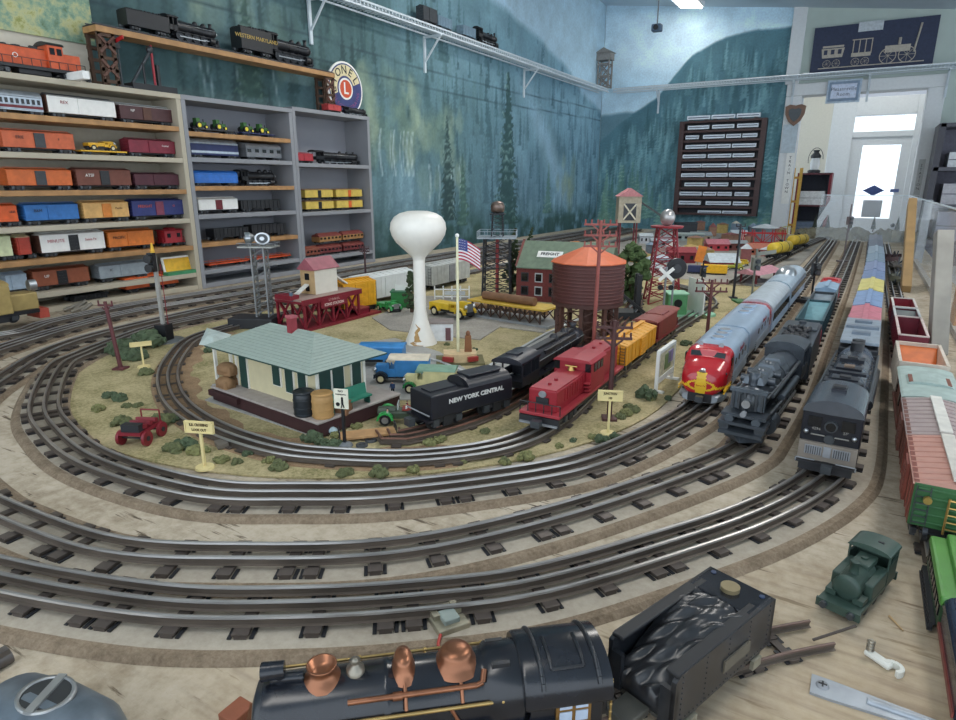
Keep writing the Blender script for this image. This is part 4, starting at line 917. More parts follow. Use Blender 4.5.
# ---------------- wooden display bridge
by0, bz0 = onX(92, 24, -2.13); by1, bz1 = onX(332, 74, -2.13); zt = (bz0+bz1)/2
t = empty('display_bridge', (-2.15, (by0+by1)/2, SH[0][0]), RZ, 'wooden plank bridge on dark trestle ends above the bookcases', 'bridge'); bl = by1-by0; bh = zt-SH[0][0]
mb = MB(); mb.box((0, 0, bh-.010), (bl, .075, .018), woodshelf); mb.build('plank', t, bevel=.001)
mb = MB(); mb.box((0, 0, bh+.001), (bl, .07, .003), BLK2)
for i in range(70): mb.box((-bl/2+bl*(i+.5)/70, 0, bh+.003), (.006, .06, .003), DKWOOD)
for sy in (-1, 1): mb.box((0, sy*.018, bh+.0065), (bl, .002, .004), GUN)
mb.build('track', t)
for s in (-1, 1):
    mb = MB(); x = s*(bl/2-.03)
    for xx in (-.022, .022):
        for yy in (-.028, .028): mb.box((x+xx, yy, (bh-.02)/2), (.010, .010, bh-.02), DKWOOD)
    for i in range(5): mb.box((x, -.03, .015+i*(bh-.04)/4), (.058, .006, .010), DKWOOD); mb.box((x, .03, .015+i*(bh-.04)/4), (.058, .006, .010), DKWOOD)
    for q in (-1, 1): mb.box((x, -.034, bh*.3), (.07, .005, .008), BROWN, ry=q*R(45)); mb.box((x, -.034, bh*.7), (.07, .005, .008), BROWN, ry=q*R(45))
    mb.build('trestle', t)
zb_ = SH[0][0]+bh+.0085
yc, L_ = span(122, 168, 22, -2.14); tender((-2.15, yc), RZ, 'black tender of the left locomotive on the wooden bridge', L=.15, W=.055, Hh=.068, z=zb_, k=.7)
steam((-2.15, yc+.18), RZ, 'black steam locomotive with white edge lines, left one on the wooden bridge', L=.21, W=.055, Hh=.078, z=zb_, k=.8)
yc, L_ = span(228, 275, 28, -2.14); tender((-2.15, yc), RZ, 'tall lettered black tender of the right locomotive on the wooden bridge', L=.15, W=.062, Hh=.102, z=zb_, k=.85, words='WESTERN MARYLAND', wordmat=M('#b79a4a', .5))
steam((-2.15, yc+.19), RZ, 'black geared steam locomotive, right one on the wooden bridge', L=.25, W=.062, Hh=.105, z=zb_, k=.95)
# orange framed picture behind the diesel, upper left
py_, pz_ = onX(35, 20, WX+.01)
t = empty('wall_picture', (WX+.006, onX(20, 20, WX)[0], onX(35, 36, WX)[1]), RZ, 'green landscape picture on the wall above the orange diesel', 'picture')
lp = ground_mat('painted_landscape', [(.35, '#5c6b42'), (.45, '#7c9a86'), (.55, '#b9b98a'), (.62, '#8a8f4a'), (.72, '#b9c3b9')], 9, 30, bump=.05)
MB().box((0, -.004, .3), (.42, .006, .6), lp).build('canvas', t)
struct(slab(WX-.001, WX+.004, .2, onX(97, 40, WX)[0]-.03, .3, 1.9, M('#c9c2b2', .8, var=.03)).build('wall_left_plain'))
# ================================================================ the ledge railway
ZL = 1.185
def ledge(name, ax, label):
    t = empty(name, (0, 0, ZL), 0, label, 'shelf track'); return t
t = ledge('shelf_railway', 'y', 'white latticed shelf railway running high along the mural wall')
def bx2(mb, x0, x1, y0, y1, z0, z1, m): return mb.box(((x0+x1)/2, (y0+y1)/2, (z0+z1)/2), (x1-x0, y1-y0, z1-z0), m)
whp = M('#c9d3da', .5, var=.04)
y0, y1 = 1.9, 5.86
mb = MB()
for x in (WX+.02, WX+.11): bx2(mb, x, x+.006, y0, y1, .012, .02, whp); bx2(mb, x, x+.006, y0, y1, -.012, -.004, whp)
n = 150
for i in range(n):
    y = y0+(y1-y0)*i/n; mb.box((WX+.068, y, .004), (.095, .006, .004), whp); mb.box((WX+.113, y, .004), (.004, .005, .03), whp)
mb.build('lattice_deck', t)
mb = MB()
for xx in (-.017, .017): bx2(mb, WX+.068+xx-.0015, WX+.068+xx+.0015, y0, y1-.1, .02, .028, STEEL)
mb.build('rail', t)
for px_, py_ in ((313, 10), (428, 50), (527, 80)):
    y = onX(px_, py_, WX+.03)[0]; mb = MB(); bx2(mb, WX+.002, WX+.012, y-.008, y+.008, -.2, -.012, whp); bx2(mb, WX+.002, WX+.12, y-.006, y+.006, -.024, -.012, whp)
    mb.box((WX+.06, y, -.085), (.008, .008, .17), whp, ry=R(40)); mb.build('bracket', t)
y = 5.6; 
t2 = ledge('shelf_railway', 'x', 'white latticed shelf railway crossing the far wall above the door')
x0, x1 = WX+.15, 1.2; mb = MB()
for yy in (FY-.03, FY-.12): bx2(mb, x0, x1, yy-.006, yy, .012, .02, whp); bx2(mb, x0, x1, yy-.006, yy, -.012, -.004, whp)
for i in range(150): x = x0+(x1-x0)*i/150; mb.box((x, FY-.075, .004), (.006, .095, .004), whp); mb.box((x, FY-.123, .004), (.005, .004, .03), whp)
mb.build('lattice_deck', t2)
mb = MB()
for yy in (-.017, .017): bx2(mb, x0, x1, FY-.075+yy-.0015, FY-.075+yy+.0015, .02, .028, STEEL)
mb.build('rail', t2)
for px_ in (659, 793, 868, 946):
    x = onY(px_, 90, FY-.05)[0]; mb = MB(); bx2(mb, x-.008, x+.008, FY-.04, FY-.034, -.2, -.012, whp); bx2(mb, x-.006, x+.006, FY-.13, FY-.034, -.024, -.012, whp); mb.box((x, FY-.08, -.07), (.008, .008, .13), whp, rx=R(38)); mb.build('bracket', t2)
# things on the ledge
ye = onX(487, 28, WX+.07)[0]
steam((WX+.068, ye), R(90), 'dark steam locomotive riding the shelf railway high on the mural', L=.26, W=.05, Hh=.09, z=ZL+.028, k=.75, rail=False)
ye = onX(427, 8, WX+.07)[0]; boxcar((WX+.068, ye), R(90), 'dark boxy car riding the shelf railway behind the locomotive', L=.13, W=.05, Hh=.085, body=DKGREY, z=ZL+.028, k=.7, detail=1)
for i, y in enumerate(np.linspace(onX(440, 12, WX+.07)[0]+.02, onX(462, 18, WX+.07)[0], 2)):
    gondola((WX+.068, y+.05*i), R(90), 'low grey car on the shelf railway, %s of two' % ('first', 'second')[i], L=.14, W=.048, Hh=.06, body=M('#6f8696', .5), z=ZL+.028, k=.7)
# beige wooden tower on the corner of the ledge
ty_ = onY(604, 80, 5.85)
t = empty('trestle_tower', (ty_[0], 5.86, ZL+.028), 0, 'small grey wooden tower on the shelf railway in the corner', 'tower')
gw = M('#8a8784', .8); mb = MB()
for sx in (-1, 1):
    for sy in (-1, 1): mb.box((sx*.05, sy*.04, .12), (.012, .012, .24), gw)
for z1 in (.01, .1, .2):
    for sy in (-1, 1): mb.box((0, sy*.04, z1), (.11, .008, .012), gw)
for sy in (-1, 1):
    for q in (-1, 1): mb.box((0, sy*.045, .15), (.13, .006, .010), gw, ry=q*R(45)); mb.box((0, sy*.045, .055), (.12, .006, .010), gw, ry=q*R(40))
mb.build('frame', t); MB().box((0, 0, .26), (.13, .1, .06), gw).build('cabin', t); MB().prism([(-.08, .29), (0, .33), (.08, .29)], -.06, .06, gw, 'y').build('roof', t)
# ================================================================ far wall: timetable rack with white trains, poster, signs
rx0, rz1 = onY(681, 122, FY-.05); rx1, _ = onY(768, 118, FY-.05); rz0 = onY(700, 215, FY-.05)[1]
rw, rh = rx1-rx0, rz1-rz0
t = empty('display_rack', ((rx0+rx1)/2, FY-.05, rz0), 0, 'dark brown wall rack of narrow shelves full of small white trains on the far mural', 'rack')
rk = M('#33282c', .5); NR = 10
MB().box((0, .035, rh/2), (rw, .01, rh), M('#2b2a33', .6)).build('back_panel', t)
for s in (-1, 1): MB().box((s*(rw/2-.02), 0, rh/2), (.04, .07, rh), M('#4a3434', .5)).build('side_panel', t)
for i in range(NR+1): MB().box((0, 0, rh*i/NR+(-.008 if i else .01)), (rw-.08, .07, .018), M('#4a3434', .5)).build('shelf', t)
pale = M('#e4ebf5', .5, var=.04); n_ = 0; rsn = random.Random(11)
words_ = ['top', 'second', 'third', 'fourth', 'fifth', 'sixth', 'seventh', 'eighth', 'ninth', 'tenth', 'lowest']
layout_ = [[(0.02, .33), (.35, .66), (.68, .98)]]+[[(.04, .33), (.37, .66), (.70, .97)], [(.02, .2), (.26, .55), (.57, .76), (.78, .97)], [(.03, .32), (.34, .64), (.66, .97)], [(.0, .32), (.35, .66), (.68, .96)], [(.0, .27), (.28, .62), (.64, .98)],
          [(0, .33), (.35, .64), (.66, .98)], [(.06, .38), (.42, .66), (.72, .95)], [(0, .31), (.33, .51), (.53, .72), (.76, .95)], [(0, .31), (.38, .72), (.75, .96)], [(.28, .6), (.62, .95)]]
for r_, spec in enumerate(layout_):
    for j, (a_, b_) in enumerate(spec):
        zz = rz0+rh*(NR-r_)/NR+.002+(0 if r_ else 0); L_ = (b_-a_)*(rw-.09); xx = rx0+.045+(a_+b_)/2*(rw-.09)
        o = MB(); o.box((0, 0, .022), (L_, .026, .026), pale); o.prism(arch(.026, .035, .041, 6), -L_/2, L_/2, pale); o.box((0, -.0135, .024), (L_*.9, .001, .007), M('#5a6478', .5))
        for s in (-1, 1): o.box((s*L_*.34, 0, .005), (L_*.16, .02, .010), DKGREY)
        o = o.build('tiny_train_car'); o.location = (xx, FY-.065, zz)
        tag(o, 'tiny white train car, %s from left on the %s row of the wall rack' % (('first', 'second', 'third', 'fourth')[j], words_[r_]), 'model train car', 'white trains in the wall rack')
# poster
c4 = [onY(*q, FY-.02) for q in [(815, 34), (943, 23), (929, 64), (809, 73)]]
pxa, pxb = (c4[0][0]+c4[3][0])/2, (c4[1][0]+c4[2][0])/2; pza, pzb = c4[3][1], c4[0][1]+.01
t = empty('framed_poster', ((pxa+pxb)/2, FY-.015, ZL+.03), 0, 'wide dark poster of an early steam locomotive and coaches above the door', 'poster'); pw = pxb-pxa; ph = pzb-ZL-.03+.03
MB().box((0, 0, ph/2), (pw, .02, ph), M('#2e3752', .6)).build('panel', t)
gm = M('#b0a89c', .45, .2); mb = MB()
def wheel(mb, x, z, r, m=gm, sp=8, y=-.014):
    for i in range(20):
        a = 2*math.pi*i/20; b = 2*math.pi*(i+1)/20; mb.cyl((x+r*math.cos(a), y, z+r*math.sin(a)), (x+r*math.cos(b), y, z+r*math.sin(b)), r*.07, m, seg=4)
    for i in range(sp): a = math.pi*2*i/sp; mb.cyl((x, y, z), (x+r*math.cos(a), y, z+r*math.sin(a)), r*.035, m, seg=4)
hh = ph
mb.box((0, -.013, hh*.1), (pw*.86, .004, hh*.02), gm)
for x in (-.36, -.28, -.12, -.04): wheel(mb, x*pw, hh*.19, hh*.08)
for x in (.14, .29): wheel(mb, x*pw, hh*.26, hh*.16)
mb.box((-.32*pw, -.014, hh*.42), (pw*.17, .006, hh*.2), gm, top=(1.15, 1)); mb.box((-.32*pw, -.014, hh*.56), (pw*.18, .006, hh*.04), gm)
for q in (-.06, 0, .06): mb.box(((-.32+q)*pw, -.018, hh*.44), (pw*.03, .003, hh*.1), M('#2e3752', .6))
mb.box((-.08*pw, -.014, hh*.34), (pw*.16, .006, hh*.08), gm)
for q in (-.15, -.1, -.05, 0): mb.box((q*pw, -.014, hh*.5), (pw*.008, .004, hh*.3), gm)
mb.box((-.08*pw, -.014, hh*.66), (pw*.17, .004, hh*.02), gm)
mb.box((.21*pw, -.014, hh*.40), (pw*.2, .006, hh*.14), gm); mb.cyl((.34*pw, -.014, hh*.3), (.37*pw, -.014, hh*.88), pw*.008, gm, seg=8); mb.cyl((.22*pw, -.014, hh*.48), (.22*pw, -.014, hh*.62), pw*.012, gm, seg=8)
mb.build('printed_locomotive', t); MB().box((-.03*pw, -.012, ph*.92), (pw*.2, .006, ph*.2), M('#c2c9cf', .6)).build('title_plate', t)
# room sign over the door
a_ = onY(827, 103, FY-.02); b_ = onY(861, 80, FY-.02); sw, sh = b_[0]-a_[0], b_[1]-a_[1]
t = empty('room_sign', ((a_[0]+b_[0])/2, FY-.05, a_[1]), 0, 'pale blue bordered sign with two lines of lettering hung over the door opening', 'sign')
MB().box((0, .0, sh/2), (sw*1.1, .01, sh*1.1), M('#aebfd0', .5)).build('backing', t); MB().box((0, -.006, sh/2), (sw*.98, .006, sh*.92), M('#7d92ab', .5)).build('border', t, bevel=.004); MB().box((0, -.010, sh/2), (sw*.82, .006, sh*.68), M('#ccd6ea', .5)).build('face', t)
text('Pleasantville', sh*.24, (0, -.0138, sh*.6), M('#4a5570', .5), t, RX); text('Room', sh*.24, (0, -.0138, sh*.35), M('#4a5570', .5), t, RX)
# shield plaque
a_ = onY(795, 113, FY-.05); t = empty('shield_plaque', (a_[0], FY-.045, a_[1]-.08), 0, 'brown wooden shield plaque on the left post of the opening', 'plaque')
shp = [(-.075, .13), (-.04, .145), (0, .135), (.04, .145), (.075, .13), (.07, .07), (.045, .02), (0, -.02), (-.045, .02), (-.07, .07)]
MB().prism(shp, -.01, .01, M('#7a5b4a', .5), 'y').build('board', t); MB().prism([(x*.62, .065+(z-.065)*.62) for x, z in shp], -.016, -.01, M('#38424a', .4), 'y').build('badge', t)
# vertical lettered boards on the posts
a_ = onY(787, 185, FY-.04); t = empty('narrow_board', (a_[0], FY-.0352, a_[1]-.12), 0, 'tall narrow white board with small black lettering on the left post', 'sign')
MB().box((0, 0, .18), (.06, .01, .42), WHITE).build('face', t); text('T\nR\nA\nI\nN\n \nT\nO\nW\nN', .03, (0, -.0062, .2), BLK2, t, RX)
a_ = onY(789, 140, FY-.04); t = empty('paper_notice', (a_[0], FY-.04, a_[1]-.1), 0, 'pale printed paper below the shield plaque', 'paper')
MB().box((0, 0, .11), (.11, .006, .22), M('#b9c6cf', .7, var=.12, scale=40)).build('sheet', t)
a_ = onY(919, 180, FY-.04); t = empty('narrow_board', (a_[0], FY-.0342, a_[1]-.1), 0, 'narrow lettered strip on the right post beside the light switch', 'sign')
MB().box((0, 0, .12), (.04, .008, .26), LTGREY).build('face', t); text('S\nT\nA\nT\nI\nO\nN', .028, (0, -.0052, .12), BLK2, t, RX)
a_ = onY(930, 171, FY-.01); t = empty('light_switch', (a_[0], FY-.01, a_[1]-.04), 0, 'cream light switch plate on the green wall right of the door opening', 'switch')
MB().box((0, 0, .04), (.06, .008, .085), CREAM).build('plate', t, bevel=.002); MB().box((0, -.006, .04), (.01, .01, .02), BLK2).build('toggle', t)
# camera / projector hanging at the ceiling
a_ = onY(657, 28, 5.0); t = empty('ceiling_speaker', (a_[0], 5.0, a_[1]), 0, 'small dark gadget hanging from the ceiling near the corner', 'speaker')
MB().box((0, 0, 0), (.07, .06, .05), M('#5a6f86', .5)).build('housing', t, bevel=.008); MB().cyl((0, 0, .02), (0, 0, CZ(a_[0])-a_[1]), .005, GREY, seg=8).build('stem', t); MB().cyl((0, -.03, 0), (0, -.04, 0), .018, BLK2).build('cone', t)
# ================================================================ trains on the layout
def on(P, y, side=0):   # point and heading (towards -y travel) on path P nearest to y, on the right hand leg
    best = min(range(1, len(P)-1), key=lambda i: abs(P[i][1]-y)+(5 if P[i][0] < -.75 else 0)+(9 if i > len(P)*.6 else 0))
    a, b = P[best-1], P[best+1]; return P[best], math.atan2(b[1]-a[1], b[0]-a[0])
def train(fn, P, y0, y1, label, z=RT, rev=False, **kw):
    (p0, _), (p1, _) = on(P, y0), on(P, y1); c = ((p0[0]+p1[0])/2, (p0[1]+p1[1])/2); a = math.atan2(p0[1]-p1[1], p0[0]-p1[0])
    return fn(c, a+(math.pi if rev else 0), label, L=math.hypot(p0[0]-p1[0], p0[1]-p1[1]), z=z, **kw)
SF = M('#a9bcd0', .32, .35, var=.06); SFR = M('#b8222b', .22, var=.05, coat=.4); SFY = M('#e6b826', .4)
def sec(x, W, zb, zt, pw=2.6, n=20, top=1.0):
    out = []
    for i in range(n):
        a = 2*math.pi*i/n; c, s = math.cos(a), math.sin(a); r = (abs(c)**pw+abs(s)**pw)**(-1/pw)
        out.append((x, W/2*c*r, (zb+zt)/2+(zt-zb)/2*s*r))
    return out
def f_unit(loc, rz, label, L=.25, W=.076, Hh=.09, z=0, nose=True, group=None):
    t = base('streamlined_diesel', loc, rz, label, 'model locomotive', group, z); zb = .014; xr = -L/2
    xs = L*.20 if nose else L/2
    secs = [sec(xr, W, zb, Hh, 4.5), sec(xs, W, zb, Hh, 4.5)]
    MB().loft(secs, SF).build('body', t)
    if nose:
        mb = MB(); NS = [sec(xs, W*1.003, zb, Hh*1.003, 4.5), sec(L*.27, W, zb, Hh*1.0, 4.2), sec(L*.315, W*.99, zb, Hh*.965, 3.8), sec(L*.335, W*.985, zb, Hh*.80, 3.4), sec(L*.40, W*.96, zb, Hh*.76, 3.0), sec(L*.45, W*.88, zb, Hh*.70, 2.8), sec(L*.485, W*.72, zb, Hh*.60, 2.6), sec(L*.5, W*.45, zb*1.2, Hh*.48, 2.4)]
        NS = [(lambda n: sec(n[0], n[1], n[2], n[3], n[4], 64))(q) for q in [(xs, W*1.003, zb, Hh*1.003, 4.5), (L*.27, W, zb, Hh, 4.2), (L*.315, W*.99, zb, Hh*.965, 3.8), (L*.335, W*.985, zb, Hh*.82, 3.4), (L*.40, W*.96, zb, Hh*.76, 3.0), (L*.45, W*.88, zb, Hh*.70, 2.8), (L*.485, W*.72, zb, Hh*.60, 2.6), (L*.498, W*.48, zb*1.2, Hh*.50, 2.4), (L*.501, W*.2, zb*1.6, Hh*.42, 2.2)]]
        fine = []
        for a, b in zip(NS[:-1], NS[1:]):
            for k in range(6): fine.append([tuple(p[c]+(q[c]-p[c])*k/6 for c in range(3)) for p, q in zip(a, b)])
        fine.append(NS[-1]); mb.loft(fine, SFR)
        mb.mats.append(SFY); nf = len(mb.f)
        for fi, f in enumerate(mb.f):
            xa = sum(mb.v[i][0] for i in f)/len(f); ya = abs(sum(mb.v[i][1] for i in f)/len(f)); za = sum(mb.v[i][2] for i in f)/len(f)
            if xa < L*.40 and not (xa > L*.2 and abs(za-Hh*.30) < .0013) : continue
            if (ya < W*.10 and za < Hh*.62 and xa > L*.40) or ((ya/(W*.30))**2+((za-Hh*.36)/(Hh*.11))**2 < 1 and not ((ya/(W*.24))**2+((za-Hh*.36)/(Hh*.075))**2 < 1 and ya > W*.12)) or (abs(za-Hh*.34) < .0022 and ya > W*.3): mb.m[fi] = 1
        mb.build('nose', t)
        mb = MB()
        for sy in (-1, 1): mb.box((L*.324, sy*W*.20, Hh*.875), (.0022, W*.33, Hh*.10), DARKGLASS, ry=R(-24), rz=sy*R(-6))
        mb.build('windshield', t)
        for sy in (-1, 1): MB().box((L*.27, sy*W*.498, Hh*.76), (L*.06, .002, Hh*.15), DARKGLASS).build('side_window', t)
        for s in (-1, 1): text('Santa Fe', .0046, (L*.502, 0, Hh*.36), SFR, t, REND) if s < 0 else None
        for sy in (-1, 1):
            for i in range(2): MB().sph((L*.40-i*.02, sy*W*.44, Hh*.58), (.004, .003, .003), BLK2, 8, 6).build('marker_lamp', t)
            for i, q in enumerate((.30, .24)): MB().box((L*.34, sy*W*(.475), Hh*(q)), (L*.26, .0022, .0022), SFY).build('pinstripe', t)
        mb = MB(); mb.cyl((L*.455, 0, Hh*.62), (L*.48, 0, Hh*.60), .006, STEEL, seg=14); mb.cyl((L*.48, 0, Hh*.60), (L*.482, 0, Hh*.60), .0045, DARKGLASS, seg=14); mb.build('headlight', t)
        mb = MB(); mb.loft([sec(L*.36, W*.99, .003, Hh*.21, 5), sec(L*.45, W*.93, .003, Hh*.21, 4.5), sec(L*.497, W*.74, .003, Hh*.2, 4)], SILVER); mb.box((L*.499, 0, .0115), (.004, W*.5, .014), BLK2); mb.build('pilot', t)
        add_coupler(t, L*.5, 1)
    else: MB().loft([sec(xr-.0008, W*1.003, zb, Hh*1.002, 4.5), sec(xr+.02, W*1.003, zb, Hh*1.002, 4.5)], SFR).build('end_band', t)
    for i in range(3):
        o = MB(); o.cyl((-L*.32+i*L*.15, 0, Hh), (-L*.32+i*L*.15, 0, Hh+.003), .013, SF, seg=20); o.cyl((-L*.32+i*L*.15, 0, Hh+.003), (-L*.32+i*L*.15, 0, Hh+.0035), .010, GREY, seg=20); o.build('roof_fan', t)
    for sy in (-1, 1):
        for i in range(4): MB().cyl((-L*.34+i*L*.15, sy*W*.499, Hh*.66), (-L*.34+i*L*.15, sy*W*.508, Hh*.66), .006, DARKGLASS, seg=14).build('porthole', t)
        mb = MB()
        for i in range(5): mb.box((-L*.15, sy*W*.502, Hh*(.24+.05*i)), (L*.69, .0014, .0018), SILVER)
        mb.build('corrugation', t)
        text('Santa Fe', .014, (-L*.12, sy*(W*.512), Hh*.82), DKRED, t, RX if sy < 0 else RXB)
    if nose:
        for sy in (-1, 1): mb = MB(); mb.cyl((L*.21, sy*W*.22, Hh+.002), (L*.25, sy*W*.22, Hh+.002), .0028, SILVER, .0045, seg=10); mb.build('horn', t)
    for s in (-.33, .30): add_truck(t, s*L, W, 1.2)
    MB().box((0, 0, .014), (L*.3, W*.7, .012), TRUCKM).build('fuel_tank', t)
    return t
train(f_unit, T2, 1.06, 1.305, 'red nosed silver streamlined diesel with yellow emblem leading the passenger train', W=.078, Hh=.089)
train(f_unit, T2, 1.315, 1.62, 'silver cabless diesel unit with a red end behind the red nosed diesel', nose=False, W=.078, Hh=.089)
train(coach, T2, 1.635, 1.98, 'pale silver streamlined passenger car coupled behind the diesels', body=SF, roof=M('#b9c3cb', .35, .2), W=.08, Hh=.093, windows=11)
train(coach, T2, 1.995, 2.42, 'silver passenger dome car at the tail of the long passenger train', body=SF, roof=M('#aebfcd', .35, .2), W=.08, Hh=.093, windows=12, dome=True)
# ---- bullet nosed articulated steam locomotive on the middle track
DKB = M('#474d54', .32, .35, var=.2); DKB2 = M('#565e66', .35, .4, var=.2)
t = train(steam, T3, .915, 1.235, 'large dark grey steam locomotive with a rack of pipes on its front, middle track', W=.066, Hh=.10, body=DKB, drivers=7, cabl=.17, wheelm=GUN)
Lb = .315
mb = MB(); mb.box((Lb*.445, 0, .062), (.006, .046, .026), DKB2); mb.box((Lb*.452, 0, .077), (.008, .050, .005), DKB2)
for q in range(6): mb.box((Lb*.458, -.0195+.0078*q, .062), (.004, .003, .026), GUN)
mb.build('front_rack', t)
mb = MB()
for zz, xx, ww in ((.044, .47, .060), (.033, .49, .064), (.021, .51, .058)): mb.box((Lb*xx, 0, zz), (.030, ww, .0045), DKB); 
for sy in (-1, 1): mb.cyl((Lb*.44, sy*.018, .039), (Lb*.53, sy*.018, .039), .006, DKB2, seg=12); mb.cyl((Lb*.44, sy*.024, .027), (Lb*.53, sy*.024, .027), .007, GUN, seg=12)
mb.build('front_deck', t)
mb = MB(); mb.cyl((Lb*.5, 0, .048), (Lb*.53, 0, .048), .004, GREY, seg=14); mb.build('front_lamp', t)
mb = MB()
for xx in (.34, .22, .08, -.06): mb.box((Lb*xx, 0, .087), (.034, .030, .010), DKB2, top=(.8, .7))
for xx in (.28, .15): mb.cyl((Lb*xx, -.024, .080), (Lb*xx, .024, .080), .006, DKB, seg=10)
mb.build('roof_boxes', t)
mb = MB()
for sy in (-1, 1):
    mb.cyl((-Lb*.3, sy*.027, .070), (Lb*.36, sy*.027, .066), .0028, GUN, seg=8); mb.cyl((-Lb*.2, sy*.030, .050), (Lb*.2, sy*.030, .050), .005, DKB2, seg=10); mb.cyl((Lb*.22, sy*.032, .047), (Lb*.4, sy*.028, .042), .003, GUN, seg=8)
mb.build('side_pipes', t)
train(tender, T3, 1.24, 1.46, 'dark coal tender behind the pipe fronted steam locomotive', W=.068, Hh=.09, body=DKB)
train(gondola, T3, 1.475, 1.585, 'short pink and red low car between the dark tender and the teal hopper', W=.056, Hh=.045, body=M('#b0505c', .5))
train(gondola, T3, 1.60, 1.90, 'teal grey open hopper car on the middle track', W=.056, Hh=.06, body=M('#35525a', .5), inside=M('#6f9aa4', .5), hopper=True)
train(gondola, T3, 1.91, 2.06, 'dark grey open hopper car behind the teal one', W=.056, Hh=.06, body=M('#3d444a', .5), inside=M('#7f8c96', .5), hopper=True)
train(boxcar, T3, 2.07, 2.22, 'pale blue roofed boxcar near the tail of the middle train', W=.056, Hh=.075, body=M('#8ba5bd', .5), detail=1)
train(caboose, T3, 2.23, 2.34, 'small red caboose ending the middle train', W=.056, Hh=.075)
